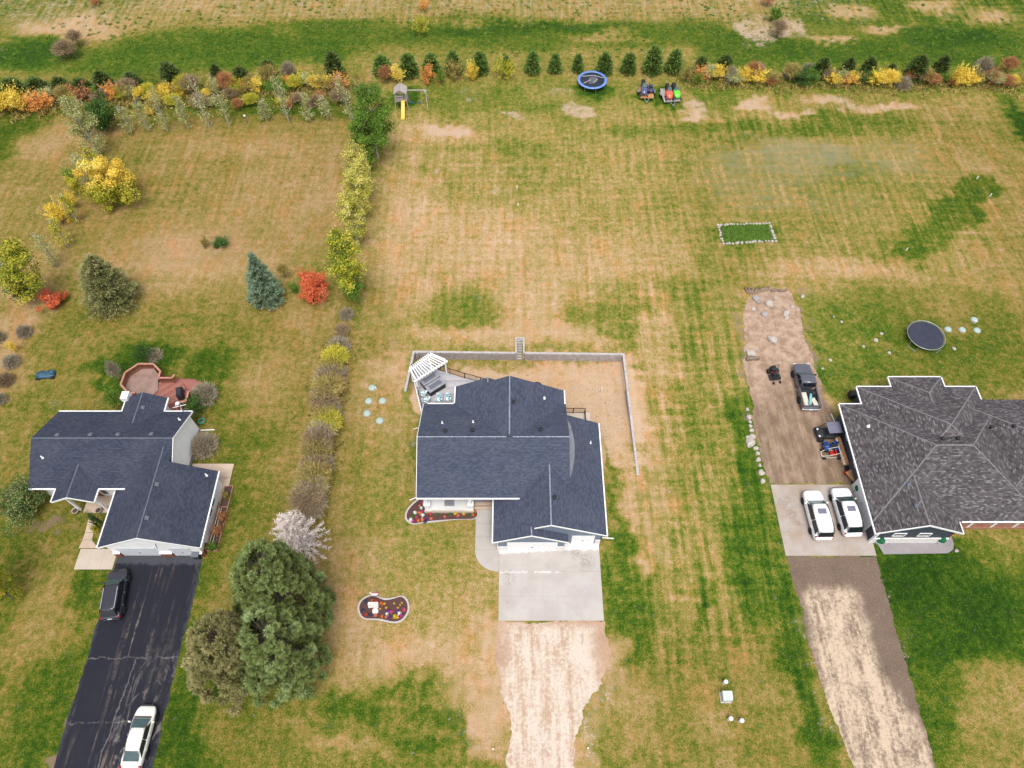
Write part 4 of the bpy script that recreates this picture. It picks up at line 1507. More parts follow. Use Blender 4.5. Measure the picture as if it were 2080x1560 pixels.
# front porch under the main eave
MB().prism([(fgx1 - .45, ry_f + .3), (62, ry_f + .3), (62, ry_f + 2.2), (fgx1 - .45, ry_f + 2.2)], -.1, .4).build('porch_floor', M['cedar'], rh)
MB().prism([(fgx1 - .45, ry_f + 2.21), (62, ry_f + 2.21), (62, ry_f + 4.0), (fgx1 - .45, ry_f + 4.0)], -.1, REv - .05).build('wall', CS, rh)
for px_ in (1978, 2026, 2072):
    MB().box((at(px_, 1066, 1.5).x, ry_f + .45, 1.6), (.25, .25, 2.4)).build('porch_post', WT, rh)
MB().box(((fgx1 + 61) / 2, ry_f + .42, .75), (61 - fgx1, .1, .7)).build('porch_rail', M['cedar'], rh)
pr = [(rx_l, ry_f, REv), (rx_l, ry_b, REv), (rx_l + 6.4, (ry_f + ry_b) / 2, REv + 6.4 * RS)]
pfr = [(rx_l, ry_f, REv), (51, ry_f, REv), (45, (ry_f + ry_b) / 2, REv + 6.4 * RS)]
pbk = [(rx_l, ry_b, REv), (51, ry_b, REv), (45, (ry_f + ry_b) / 2, REv + 6.4 * RS)]
for x, y, pl in ((1913, 893, pbk), (1944, 892, pbk)):
    q, n = pick(x, y, *pl)
    round_vent(rh, q)
for x, y, pl in ((2010, 870, pbk), (2056, 869, pbk)):
    q, n = pick(x, y, *pl)
    round_vent(rh, Vector((q.x, q.y, q.z + .15)))
g_l = [(fgx0, fgy, GE), (fgxm, fgy, fgz), (fgxm, ry_f, fgz)]
for x, y in ((1846, 985), (1862, 1027)):
    q, n = pick(x, y, *g_l)
    box_vent(rh, q, n)
q, n = pick(1764, 866, *pr)
pipe_vent(rh, q, .3, .12)
for px_, py_, pl in ((1742, 812, None),):
    q = at(px_, 822, 2.6)
downspout(rh, at(1697, 860, .15), at(1688, 841, .1))

# ------------------------------------------------------------------ vehicles
def paint(name, c, rough=.25, coat=.6):
    return mat(name, c, tuple(k * .93 for k in c), 1.0, rough, .5, 0.0, coat)


M['p_white'] = paint('white_car_paint', (.82, .82, .82))
M['p_cream'] = paint('cream_car_paint', (.72, .69, .63))
M['p_black'] = paint('black_car_paint', (.026, .026, .036), .2, .3)
M['p_grey'] = paint('dark_grey_truck_paint', (.085, .085, .108), .2, .4)
M['p_blue'] = paint('blue_plastic', (.01, .06, .26))
M['p_lime'] = paint('lime_plastic', (.12, .55, .03))
M['p_red'] = paint('red_orange_plastic', (.70, .10, .05))
M['p_navy'] = paint('navy_plastic', (.06, .07, .16))
M['tail'] = mat('tail_lamp_red', (.45, .01, .02), (.35, .01, .015), 6, .2)
M['lamp'] = mat('head_lamp', (.65, .68, .7), (.5, .53, .55), 6, .15)
M['car_glass'] = mat('car_glass', (.05, .09, .09), (.035, .065, .07), 2, .06, .7)
M['dark_glass'] = mat('dark_car_glass', (.012, .015, .022), (.008, .01, .015), 2, .06, .6)
M['chrome'] = mat('chrome', (.75, .76, .78), (.65, .66, .68), 5, .2, .6, .8)


def wheel(parent, x, y, r=.36, w=.24, side=1):
    o = MB().lathe([(r * .62, -w / 2), (r * .92, -w / 2), (r, -w * .35), (r, w * .35), (r * .92, w / 2), (r * .62, w / 2)], 18, axis='X').build('wheel', M['tyre'], parent, True)
    o.location = (x, y, r)
    b = MB().lathe([(0, w * .42), (r * .2, w * .45), (r * .55, w * .40), (r * .66, w * .46), (r * .66, w * .2)], 14, axis='X')
    if side < 0:
        b.v = [(-p[0], p[1], p[2]) for p in b.v]
    b.build('rim', M['rim'], o, True)
    return o


def body_sec(y, hw, zl, zh, crown):
    pts = [(.86, zl), (.98, zl + (zh - zl) * .22), (1.0, zl + (zh - zl) * .55), (.985, zl + (zh - zl) * .82), (.93, zh - .01), (.70, zh + crown * .6), (.35, zh + crown * .92), (0, zh + crown)]
    right = [(hw * a, y, z) for a, z in pts]
    left = [(-a, b, c_) for a, b, c_ in right[:-1]][::-1]
    return right + left


def rounder(o, lv=2):
    md = o.modifiers.new('rounded', 'SUBSURF')
    md.levels = md.render_levels = lv
    return o


def quad_on(q, s0, s1, t0, t1, off):
    """part of a bilinear side: q = bottom-left, bottom-right, top-right, top-left"""
    q = [Vector(k) for k in q]

    def pt(s, t):
        return q[0].lerp(q[1], s).lerp(q[3].lerp(q[2], s), t)
    n = (q[1] - q[0]).cross(q[3] - q[0]).normalized() * off
    return [pt(s0, t0) + n, pt(s1, t0) + n, pt(s1, t1) + n, pt(s0, t1) + n]


def pane(parent, name, m, q, *a):
    p = quad_on(q, *a)
    n = (p[1] - p[0]).cross(p[3] - p[0]).normalized()
    MB().extrude(p, -n * .02).build(name, m, parent)


def car(name, label, cat, pos, rz, L, W, H, col, secs, cab, wheels, glass='dark_glass', front_glass='car_glass', rails=None, sunroof=False, split=.5, hatch=True, wr=.36):
    """secs: body stations (y, half width, low, high, crown) from rear to front; cab: rear base, rear roof, front roof, front base, half widths and heights"""
    t = thing(name, label, cat, pos, rz)
    P = M[col]
    b = MB().loft([body_sec(*s) for s in secs])
    me = b.mesh('body', P, True)
    rounder(link('body', me, t))
    yb0, yr0, yr1, yb1, hb, hr, zb, zr = cab
    # roof and pillars as one shell
    def ring_(k, z, y0, y1, hw):
        return [(hw, y0, z), (hw, y1, z), (hw * .55, y1 + .05, z + .0), (-hw * .55, y1 + .05, z), (-hw, y1, z), (-hw, y0, z), (-hw * .55, y0 - .04, z), (hw * .55, y0 - .04, z)]
    cb = MB().loft([ring_(0, zb, yb0, yb1, hb), ring_(1, zr - .07, yr0, yr1, hr), ring_(2, zr - .015, yr0 + .06, yr1 - .1, hr - .06), ring_(3, zr, yr0 + .22, yr1 - .28, hr - .28)])
    rounder(cb.build('roof', P, t, True), 1)
    # side windows
    for s in (1, -1):
        q = [(s * hb, yb0, zb), (s * hb, yb1, zb), (s * hr, yr1, zr - .07), (s * hr, yr0, zr - .07)]
        if s < 0:
            q = [q[1], q[0], q[3], q[2]]
            sp = 1 - split
            r1, r2 = (.04, sp - .015), (sp + .015, .94)
        else:
            sp = split
            r1, r2 = (.06, sp - .015), (sp + .015, .96)
        pane(t, 'side_window', M[glass], q, r1[0], r1[1], .12, .92, .012)
        pane(t, 'side_window', M[glass], q, r2[0], r2[1], .12, .92, .012)
    q = [(hb * .92, yb1 + .035, zb), (-hb * .92, yb1 + .035, zb), (-hr * .92, yr1 + .035, zr - .07), (hr * .92, yr1 + .035, zr - .07)]
    pane(t, 'windscreen', M[front_glass], q, .02, .98, .06, .95, .02)
    q = [(-hb * .92, yb0 - .03, zb), (hb * .92, yb0 - .03, zb), (hr * .92, yr0 - .03, zr - .07), (-hr * .92, yr0 - .03, zr - .07)]
    pane(t, 'rear_window', M[front_glass if not hatch else glass], q, .06, .94, .1, .92, .02)
    y0, y1 = secs[0][0], secs[-1][0]
    for s in (1, -1):
        for wy_ in wheels:
            wheel(t, s * (W / 2 - .08), wy_, wr, .25, s)
        MB().box((s * W * .335, y1 - .36, secs[-2][3] - .06), (.26, .2, .12), s * -.5).build('headlight', M['lamp'], t, bevel=.03)
        MB().box((s * (W / 2 - .17), y0 + .17, secs[1][3] - .14), (.16, .14, .26)).build('tail_light', M['tail'], t, bevel=.03)
        MB().box((s * (W / 2 + .08), yb1 - .28, zb + .06), (.22, .12, .16), s * .2).build('mirror', P, t, bevel=.03)
        if rails:
            MB().box((s * (hr - .1), (yr0 + yr1) / 2 - .05, zr + .0), (.05, (yr1 - yr0) * .86, .06)).build('roof_rail', M[rails], t)
        for k in (.30, .62):
            yy = yb0 + (yb1 - yb0) * k
            MB().box((s * (W / 2 + .012), yy, zb - .14), (.03, .18, .04)).build('door_handle', M['chrome'] if rails else P, t)
    MB().box((0, y0 + .03, secs[0][2] + .16), (W * .78, .16, .16)).build('rear_bumper', M['dark_plastic'] if rails == 'chrome' else P, t, bevel=.05)
    MB().box((0, y0 + .0, secs[0][2] + .42), (.4, .03, .13)).build('number_plate', M['white_plastic'], t)
    MB().box((0, y1 + .0, secs[-1][2] + .18), (W * .62, .14, .2)).build('front_bumper', M['dark_plastic'], t, bevel=.05)
    MB().box((0, yb1 + .1, zb + .012), (hb * 1.7, .12, .03)).build('cowl', M['dark_plastic'], t)
    if sunroof:
        MB().box((0, yr1 - .75, zr + .004), (hr * 1.05, .55, .02)).build('sunroof', M['sunroof'], t)
    return t


M['sunroof'] = mat('sunroof_glass', (.16, .155, .21), (.12, .12, .17), 2, .1, .6)


def suv_secs(L, W, belt, hood, nose=.28):
    h = L / 2
    w = W / 2
    return [(-h, w * .80, .45, belt - .18, .01), (-h + .12, w * .94, .34, belt - .04, .02), (-h + .6, w, .28, belt, .03), (0, w, .26, belt, .03), (h - 1.55, w, .26, belt, .03),
            (h - 1.2, w * .99, .26, hood + .02, .05), (h - .55, w * .97, .28, hood - .02, .06), (h - .2, w * .88, .32, hood - .12, .04), (h - .02, w * .70, .40, hood - nose, .02)]


def ang_between(p, q):
    return math.atan2(q.y - p.y, q.x - p.x) - math.pi / 2


# black SUV on the asphalt
p, q = at(229, 1243, .6), at(241, 1172, .6)
c = (p + q) / 2
car('parked_suv', 'black SUV with silver roof rails parked on the asphalt driveway', 'car', (c.x, c.y, .03), ang_between(p, q), 4.75, 1.9, 1.7, 'p_black', suv_secs(4.75, 1.9, 1.02, 1.0),
    (-2.22, -1.75, .55, 1.3, .90, .72, 1.0, 1.68), (-1.45, 1.45), rails='chrome')
# cream sedan at the bottom left
p, q = at(272, 1548, .4), at(299, 1447, .4)
c = (p + q) / 2
h = 2.42
car('parked_sedan', 'cream four-door sedan parked low on the asphalt driveway', 'car', (c.x, c.y, .03), ang_between(p, q), 4.85, 1.84, 1.46, 'p_cream',
    [(-h, .70, .42, .78, .02), (-h + .15, .84, .32, .92, .03), (-h + .6, .91, .26, .98, .03), (0, .92, .24, .95, .02), (h - 1.5, .92, .24, .92, .03), (h - 1.0, .91, .25, .84, .05), (h - .4, .84, .28, .74, .05), (h - .12, .70, .32, .64, .04), (h, .52, .40, .54, .02)],
    (-1.95, -1.05, .50, 1.35, .86, .62, .93, 1.44), (-1.4, 1.5), hatch=False, wr=.33)
# the two white SUVs on the apron
p, q = at(1672, 1094, .6), at(1647, 1000, .6)
c = (p + q) / 2
car('parked_suv', 'white boxy SUV with a roof seam, nearer the lawn on the concrete apron', 'car', (c.x, c.y, .035), ang_between(p, q), 5.1, 1.98, 1.9, 'p_white', suv_secs(5.1, 1.98, 1.1, 1.08, .2),
    (-2.48, -2.22, .62, 1.3, .96, .80, 1.08, 1.90), (-1.55, 1.6), sunroof=True, split=.45)
p, q = at(1732, 1086, .6), at(1704, 994, .6)
c = (p + q) / 2
wsv = car('parked_suv', 'white rounded SUV with dark rear glass, nearer the garage wall', 'car', (c.x, c.y, .035), ang_between(p, q), 5.1, 2.0, 1.88, 'p_white', suv_secs(5.1, 2.0, 1.08, 1.06, .34),
          (-2.40, -2.0, .55, 1.38, .96, .76, 1.06, 1.86), (-1.5, 1.6), sunroof=True, split=.45)


# pickup with an open, loaded bed
def pickup(pos, rz):
    t = thing('pickup_truck', 'dark grey pickup with a loaded open bed on the dirt yard', 'pickup', pos, rz)
    L, W = 5.7, 1.98
    h, w = L / 2, W / 2
    P = M['p_grey']
    MB().loft([body_sec(*s) for s in [(-.35, w * .97, .45, 1.15, .01), (.0, w, .38, 1.18, .02), (.9, w, .36, 1.18, .03), (1.3, w, .36, 1.16, .05), (h - .6, w * .98, .38, 1.12, .06), (h - .18, w * .92, .42, 1.02, .05), (h, w * .78, .5, .85, .02)]]).build('body', P, t, True)
    rounder(t.children[0])

    def rg(z, y0, y1, hw):
        return [(hw, y0, z), (hw, y1, z), (-hw, y1, z), (-hw, y0, z)]
    MB().loft([rg(1.16, -.42, 1.42, .92), rg(1.78, -.30, .72, .78), rg(1.86, -.14, .52, .66)]).build('cab', P, t, True)
    for s in (1, -1):
        q = [(s * .92, -.42, 1.16), (s * .92, 1.42, 1.16), (s * .78, .72, 1.78), (s * .78, -.30, 1.78)]
        if s < 0:
            q = [q[1], q[0], q[3], q[2]]
        pane(t, 'side_window', M['dark_glass'], q, .06, .47, .1, .9, .01)
        pane(t, 'side_window', M['dark_glass'], q, .53, .95, .1, .9, .01)
    pane(t, 'windscreen', M['car_glass'], [(.9, 1.43, 1.17), (-.9, 1.43, 1.17), (-.77, .73, 1.78), (.77, .73, 1.78)], .02, .98, .06, .95, .015)
    pane(t, 'rear_window', M['dark_glass'], [(-.9, -.43, 1.17), (.9, -.43, 1.17), (.77, -.31, 1.78), (-.77, -.31, 1.78)], .05, .95, .1, .95, .015)
    MB().box((0, -1.65, .62), (W - .12, 2.5, .1)).build('bed_floor', M['dark_plastic'], t)
    for s in (1, -1):
        MB().box((s * (w - .08), -1.65, .86), (.14, 2.5, .62)).build('bed_side', P, t, bevel=.03)
        MB().box((s * (w - .06), -h + .08, .95), (.10, .06, .3)).build('tail_light', M['tail'], t)
        MB().box((s * (w - .25), h - .06, .86), (.34, .1, .18)).build('headlight', M['lamp'], t, bevel=.03)
        MB().box((s * (w + .12), 1.1, 1.26), (.24, .14, .2)).build('mirror', M['dark_plastic'], t, bevel=.03)
        for y in (-1.65, 1.75):
            wheel(t, s * (w - .06), y, .42, .28, s)
    MB().box((0, -h + .03, .88), (W - .3, .08, .6)).build('tailgate', P, t, bevel=.02)
    MB().box((0, -h - .08, .55), (W - .1, .2, .2)).build('rear_bumper', M['chrome'], t, bevel=.04)
    MB().box((0, -h - .19, .6), (.4, .02, .14)).build('number_plate', M['white_plastic'], t)
    return t


p, q = at(1646, 826, .6), at(1626, 745, .6)
c = (p + q) / 2
rzp = ang_between(p, q)
pk = pickup((c.x, c.y, .014), rzp)


def in_bed(x, y, z):
    return Vector((c.x, c.y, .014)) + Matrix.Rotation(rzp, 3, 'Z') @ Vector((x, y, z))


pkr = rzp
o = MB().box((0, 0, .06), (.55, 1.7, .1)).build('plywood_sheet', M['tan_board'])
o.location = in_bed(-.42, -1.75, .68); o.rotation_euler = (0, 0, rzp + .05)
props(o, 'pale plywood sheet lying at left in the pickup bed', 'board')
o = MB().box((0, 0, .05), (.5, 1.0, .1)).build('plywood_sheet', M['tan_board'])
o.location = in_bed(.5, -2.1, .68); o.rotation_euler = (0, 0, rzp + .3)
props(o, 'short pale board by the tailgate at right in the pickup bed', 'board')
M['aqua_bag'] = mat('aqua_bag', (.22, .5, .55), (.14, .36, .42), 6, .6)
b = MB().loft([[(.16 * math.cos(k * 1.047) * s, y, .16 + .15 * math.sin(k * 1.047) * s) for k in range(6)] for y, s in ((-.8, .3), (-.65, 1.1), (-.2, .9), (.2, 1.15), (.6, .9), (.75, .3))])
o = b.build('rolled_tarp', M['aqua_bag'], None, True)
o.location = in_bed(.05, -1.85, .80); o.rotation_euler = (0, 0, rzp - .25)
props(o, 'aqua rolled tarp in the middle of the pickup bed', 'tarp')
tb = MB().lathe([(.2, 0), (.24, .3), (.26, .36), (.21, .36), (.18, .05)], 12).build('bucket', M['dark_plastic'], None, True)
tb.location = in_bed(.55, -1.15, .67)
props(tb, 'dark bucket near the cab in the pickup bed', 'bucket')


def quad_bike(name, label, pos, rz, col, cat='quad bike', s=1.0):
    t = thing(name, label, cat, pos, rz)
    P = M[col]
    MB().loft([[(x * .26, y, z + .2) for x, z in ((-1, .25), (-1, .45), (-.5, .55), (.5, .55), (1, .45), (1, .25))] for y in (-.8, -.2)]).build('rear_body', P, t, True)
    MB().loft([[(x * w_, y, z) for x, z in ((-1, .45), (-.9, zt), (.9, zt), (1, .45))] for y, w_, zt in ((.1, .2, .78), (.45, .34, .86), (.85, .30, .72), (1.0, .2, .6))]).build('front_body', P, t, True)
    MB().box((0, -.25, .82), (.34, .75, .14)).build('seat', M['dark_plastic'], t, bevel=.05)
    for s_ in (1, -1):
        MB().box((s_ * .42, .62, .72), (.34, .62, .05)).build('fender', P, t, bevel=.02)
        MB().box((s_ * .42, -.62, .74), (.34, .66, .05)).build('fender', P, t, bevel=.02)
        for y in (-.62, .62):
            o = MB().lathe([(.12, -.13), (.25, -.13), (.29, -.08), (.29, .08), (.25, .13), (.12, .13)], 14, axis='X').build('wheel', M['tyre'], t, True)
            o.location = (s_ * .46, y, .29)
            MB().lathe([(0, .1), (.12, .11), (.13, -.11), (0, -.1)], 10, axis='X').build('hub', M['rim'], o, True)
    MB().tube((-.4, .32, 1.02), (.4, .32, 1.02), .025).build('handlebar', M['black_metal'], t)
    MB().tube((0, .45, .75), (0, .32, 1.02), .03).build('steering_post', M['black_metal'], t)
    for y, w_ in ((.8, .7), (-.85, .75)):
        b = MB()
        for k in range(4):
            b.tube((-w_ / 2 + k * w_ / 3, y - .18, .88), (-w_ / 2 + k * w_ / 3, y + .18, .88), .015)
        b.tube((-w_ / 2, y - .18, .88), (w_ / 2, y - .18, .88), .018).tube((-w_ / 2, y + .18, .88), (w_ / 2, y + .18, .88), .018)
        b.build('rack', M['black_metal'], t)
    t.scale = (s, s, s)
    return t


def snowmobile(label, pos, rz, col, col2='p_red', flag=False):
    t = thing('snowmobile', label, 'snowmobile', pos, rz)
    t.scale = (1.2, 1.15, 1.1)
    P = M[col]
    MB().loft([[(x * w_, y, z0 + z * (z1 - z0)) for x, z in ((-.8, 0), (-1, .4), (-.75, .85), (0, 1), (.75, .85), (1, .4), (.8, 0))] for y, w_, z0, z1 in
               ((-.1, .3, .3, .85), (.2, .42, .28, 1.0), (.6, .46, .28, .92), (1.0, .40, .3, .72), (1.3, .22, .34, .52))]).build('cowl', P, t, True)
    MB().loft([[(x * w_, y, .35 + z * h_) for x, z in ((-1, 0), (-.9, 1), (.9, 1), (1, 0))] for y, w_, h_ in ((-1.5, .2, .35), (-1.2, .24, .45), (-.4, .2, .42), (.0, .16, .5))]).build('seat', M['dark_plastic'], t, True)
    MB().box((0, -.75, .2), (.4, 1.8, .3)).build('track', M['tyre'], t, bevel=.1)
    MB().box((0, -1.45, .5), (.46, .4, .06)).build('tail_flap', P, t, bevel=.02)
    pane(t, 'windshield', M['car_glass'], [(.3, .45, .95), (-.3, .45, .95), (-.2, .15, 1.3), (.2, .15, 1.3)], 0, 1, 0, 1, .0)
    MB().tube((-.36, .08, 1.08), (.36, .08, 1.08), .025).build('handlebar', M['black_metal'], t)
    for s in (1, -1):
        MB().loft([[(s * .42 - .07, y, z), (s * .42 + .07, y, z), (s * .42 + .07, y, z + .03), (s * .42 - .07, y, z + .03)] for y, z in ((.3, .02), (1.1, .02), (1.35, .12), (1.45, .22))]).build('ski', M['dark_plastic'], t)
        MB().tube((s * .2, .8, .4), (s * .42, .85, .06), .03).build('ski_leg', M['steel'], t)
    if flag:
        MB().tube((-.3, -1.2, .5), (-.3, -1.25, 1.9), .02).build('whip_flag', M['black_metal'], t)
    return t


def trailer(label, pos, rz, W, L, deck):
    t = thing('utility_trailer', label, 'trailer', pos, rz)
    n = int(W / .24)
    for i in range(n):
        MB().box((-W / 2 + W / n * (i + .5), 0, .5), (W / n - .02, L, .05)).build('deck_board', M[deck], t)
    MB().box((0, -L / 2 - .03, .44), (W, .06, .16)).build('end_rail', M['lumber'] if deck == 'lumber' else M['play_wood'], t)
    for s in (1, -1):
        MB().box((s * W / 2, 0, .42), (.06, L, .12)).build('side_rail', M['black_metal'], t)
        wheel(t, s * (W / 2 + .16), .2, .28, .18, s)
        MB().box((s * (W / 2 + .16), .2, .62), (.22, .7, .03)).build('mudguard', M['steel'], t)
    MB().tube((-.4, -L / 2, .4), (0, -L / 2 - 1.1, .38), .05).build('draw_bar', M['steel'], t)
    MB().tube((.4, -L / 2, .4), (0, -L / 2 - 1.1, .38), .05).build('draw_bar', M['steel'], t)
    MB().tube((0, -L / 2 - .9, 0), (0, -L / 2 - .9, .55), .035).build('jack', M['steel'], t)
    return t


q = at(1312, 194)
trailer('small trailer with brown boards carrying a navy snowmobile by the far pines', (q.x, q.y, 0), -.06, 2.1, 2.3, 'lumber')
snowmobile('navy snowmobile parked nose-out at left on the brown-board trailer', (q.x - .45, q.y + .35, .53), math.pi - .03, 'p_navy')
quad_bike('quad_bike', 'small dark quad bike at right on the brown-board trailer', (q.x + .55, q.y + .3, .53), math.pi + .1, 'p_navy', s=.8)
q = at(1360, 198)
trailer('wide trailer with pale boards carrying red and lime snowmobiles', (q.x, q.y, 0), .10, 2.55, 3.0, 'play_wood')
snowmobile('red-orange snowmobile at left on the pale-board trailer', (q.x - .35, q.y - .1, .53), math.pi + .05, 'p_red')
snowmobile('lime green snowmobile at right on the pale-board trailer', (q.x + .72, q.y + .05, .53), math.pi + .12, 'p_lime', flag=True)


# zero-turn mower
def mower(pos, rz):
    t = thing('zero_turn_mower', 'black ride-on mower with a red panel on the dirt yard', 'mower', pos, rz)
    MB().box((0, .25, .18), (1.3, .75, .16)).build('mower_deck', M['dark_plastic'], t, bevel=.06)
    MB().box((0, -.1, .38), (.62, 1.5, .16)).build('frame', M['black_metal'], t, bevel=.03)
    MB().box((0, -.62, .62), (.62, .55, .42)).build('engine_cover', M['dark_plastic'], t, bevel=.08)
    MB().box((0, -.2, .56), (.7, .14, .12)).build('rear_panel', M['red_plastic'], t, bevel=.03)
    MB().box((0, .0, .58), (.5, .48, .14)).build('seat', M['dark_plastic'], t, bevel=.05)
    MB().box((0, -.24, .86), (.5, .14, .5), 0, -.2).build('seat_back', M['dark_plastic'], t, bevel=.05)
    b = MB().tube((-.36, -.4, .45), (-.36, -.45, 1.5), .035).tube((.36, -.4, .45), (.36, -.45, 1.5), .035).tube((-.36, -.45, 1.5), (.36, -.45, 1.5), .035)
    b.build('roll_bar', M['black_metal'], t)
    for s in (1, -1):
        MB().tube((s * .34, .1, .5), (s * .26, .4, .95), .025).build('lever', M['black_metal'], t)
        wheel(t, s * .5, -.5, .28, .26, s)
        wheel(t, s * .38, 1.0, .15, .13, s)
        MB().tube((s * .3, .55, .36), (s * .38, 1.0, .33), .03).build('caster_arm', M['black_metal'], t)
    return t


q = at(1571, 764)
mower((q.x, q.y, .014), math.pi + .15)


# side-by-side parked nose to the yard
def side_by_side(pos, rz):
    t = thing('side_by_side', 'black side-by-side buggy with a grey roof beside the charcoal wall', 'buggy', pos, rz)
    D = M['dark_plastic']
    MB().loft([body_sec(*s) for s in [(-1.35, .55, .4, .85, .0), (-1.0, .62, .35, .9, .0), (-.2, .62, .3, .72, .0), (.5, .62, .3, .78, .04), (1.0, .58, .35, .85, .06), (1.35, .42, .42, .68, .04)]]).build('body', D, t, True)
    MB().loft([[(.66, -.85, 1.78), (.66, .55, 1.72), (-.66, .55, 1.72), (-.66, -.85, 1.78)], [(.66, -.85, 1.83), (.66, .55, 1.77), (-.66, .55, 1.77), (-.66, -.85, 1.83)]]).build('roof_panel', M['sunroof'], t)
    for s in (1, -1):
        b = MB().tube((s * .64, -.9, .8), (s * .64, -.8, 1.78), .035).tube((s * .62, .9, .85), (s * .64, .5, 1.74), .035).tube((s * .64, -.8, 1.78), (s * .64, .5, 1.74), .035)
        b.build('roll_frame', M['black_metal'], t)
        MB().box((s * .42, 1.18, .78), (.24, .14, .1), s * -.3).build('headlight', M['lamp'], t)
        for y in (-.95, .98):
            wheel(t, s * .66, y, .33, .27, s)
    for x in (-.32, .32):
        MB().box((x, -.25, .72), (.46, .46, .14)).build('seat', D, t, bevel=.05)
        MB().box((x, -.5, 1.0), (.46, .12, .5), 0, -.15).build('seat_back', D, t, bevel=.05)
    MB().box((0, -1.1, .98), (1.15, .6, .22)).build('cargo_box', D, t, bevel=.04)
    return t


q = at(1683, 885)
side_by_side((q.x - .2, q.y, .014), math.pi / 2 + .05)
q = at(1685, 911)
quad_bike('quad_bike', 'blue quad bike between the black buggy and the go-kart', (q.x, q.y, .014), math.pi / 2, 'p_blue', s=.85)


def go_kart(pos, rz):
    t = thing('go_kart', 'go-kart with a cream tube frame and red seat by the charcoal wall', 'go-kart', pos, rz)
    b = MB()
    pts = [(-.4, -.9, .2), (-.45, .5, .2), (-.25, 1.0, .2), (.25, 1.0, .2), (.45, .5, .2), (.4, -.9, .2)]
    for a, c_ in zip(pts, pts[1:] + pts[:1]):
        b.tube(a, c_, .035)
    for s in (1, -1):
        b.tube((s * .42, -.9, .2), (s * .38, -.6, 1.1), .035).tube((s * .38, -.6, 1.1), (s * .4, .45, .55), .035).tube((s * .4, .45, .55), (s * .25, 1.0, .2), .035)
    b.tube((-.38, -.6, 1.1), (.38, -.6, 1.1), .035)
    b.build('frame', M['tan_board'], t)
    MB().box((0, -.1, .3), (.5, .5, .12)).build('seat', M['red_plastic'], t, bevel=.04)
    MB().box((0, -.38, .55), (.5, .1, .5), 0, -.2).build('seat_back', M['red_plastic'], t, bevel=.03)
    MB().box((0, -.75, .4), (.4, .3, .3)).build('engine', M['dark_plastic'], t, bevel=.04)
    MB().ring(.15, .02, 0, 14).build('steering_wheel', M['black_metal'], t).location = (0, .3, .62)
    for s in (1, -1):
        wheel(t, s * .5, -.75, .22, .2, s)
        wheel(t, s * .5, .8, .18, .16, s)
    return t


q = at(1686, 924)
go_kart((q.x, q.y, .014), math.pi / 2)

# long timber rack of boards, tyres, barrow by the charcoal wall
p, q = at(1693, 866, .5), at(1718, 944, .5)
c = (p + q) / 2
t = thing('lumber_stack', 'long orange board stack lying along the charcoal wall', 'lumber', (c.x + .05, c.y, .014), ang_between(p, q))
Lk = (q - p).length
for i, (x, z, l) in enumerate(((-.18, .22, 1.0), (.12, .22, .97), (-.18, .48, .98), (.12, .48, 1.0), (-.03, .70, .93))):
    MB().box((x, (1 - l) * .5, z), (.27, Lk * l, .2)).build('board', M['lumber'] if i != 3 else M['tan_board'], t)
for y in (-Lk * .4, Lk * .4):
    MB().box((0, y, .06), (.9, .14, .12)).build('bearer', M['log'], t)
tb = bpy.data.objects
for (px_, py_, r_, lab) in ((1722, 946, .36, 'upper black tyre lying behind the orange board stack'), (1724, 956, .33, 'lower black tyre lying above the wheelbarrow')):
    q = at(px_, py_)
    o = MB().ring(r_, .12, .13, 20, 8).build('spare_tyre', M['tyre'], None, True)
    o.location = (q.x, q.y, .014)
    props(o, lab, 'tyre')
q = at(1727, 971)
t = thing('wheelbarrow', 'orange wheelbarrow tipped against the wall beside white garage doors', 'wheelbarrow', (q.x, q.y, .014), .5)
MB().loft([[(-.28, -.4, .3), (.28, -.4, .3), (.28, .4, .3), (-.28, .4, .3)], [(-.42, -.55, .62), (.42, -.55, .62), (.42, .62, .62), (-.42, .62, .62)]]).build('tray', M['lumber'], t)
for s in (1, -1):
    MB().tube((s * .2, .7, .25), (s * .32, -1.1, .55), .025).build('handle', M['log'], t)
    MB().tube((s * .28, -.35, .35), (s * .3, -.45, 0), .025).build('leg', M['black_metal'], t)
MB().lathe([(.06, -.05), (.2, -.05), (.2, .05), (.06, .05)], 14, (0, .72, .2), 'X').build('wheel', M['tyre'], t)
q = at(1717, 962)
o = MB().box((0, 0, .16), (.42, .3, .32)).box((0, 0, .36), (.1, .1, .1)).build('fuel_can', M['red_plastic'], None, bevel=.03)
o.location = (q.x, q.y, .014)
props(o, 'red fuel can beside the orange wheelbarrow', 'fuel can')


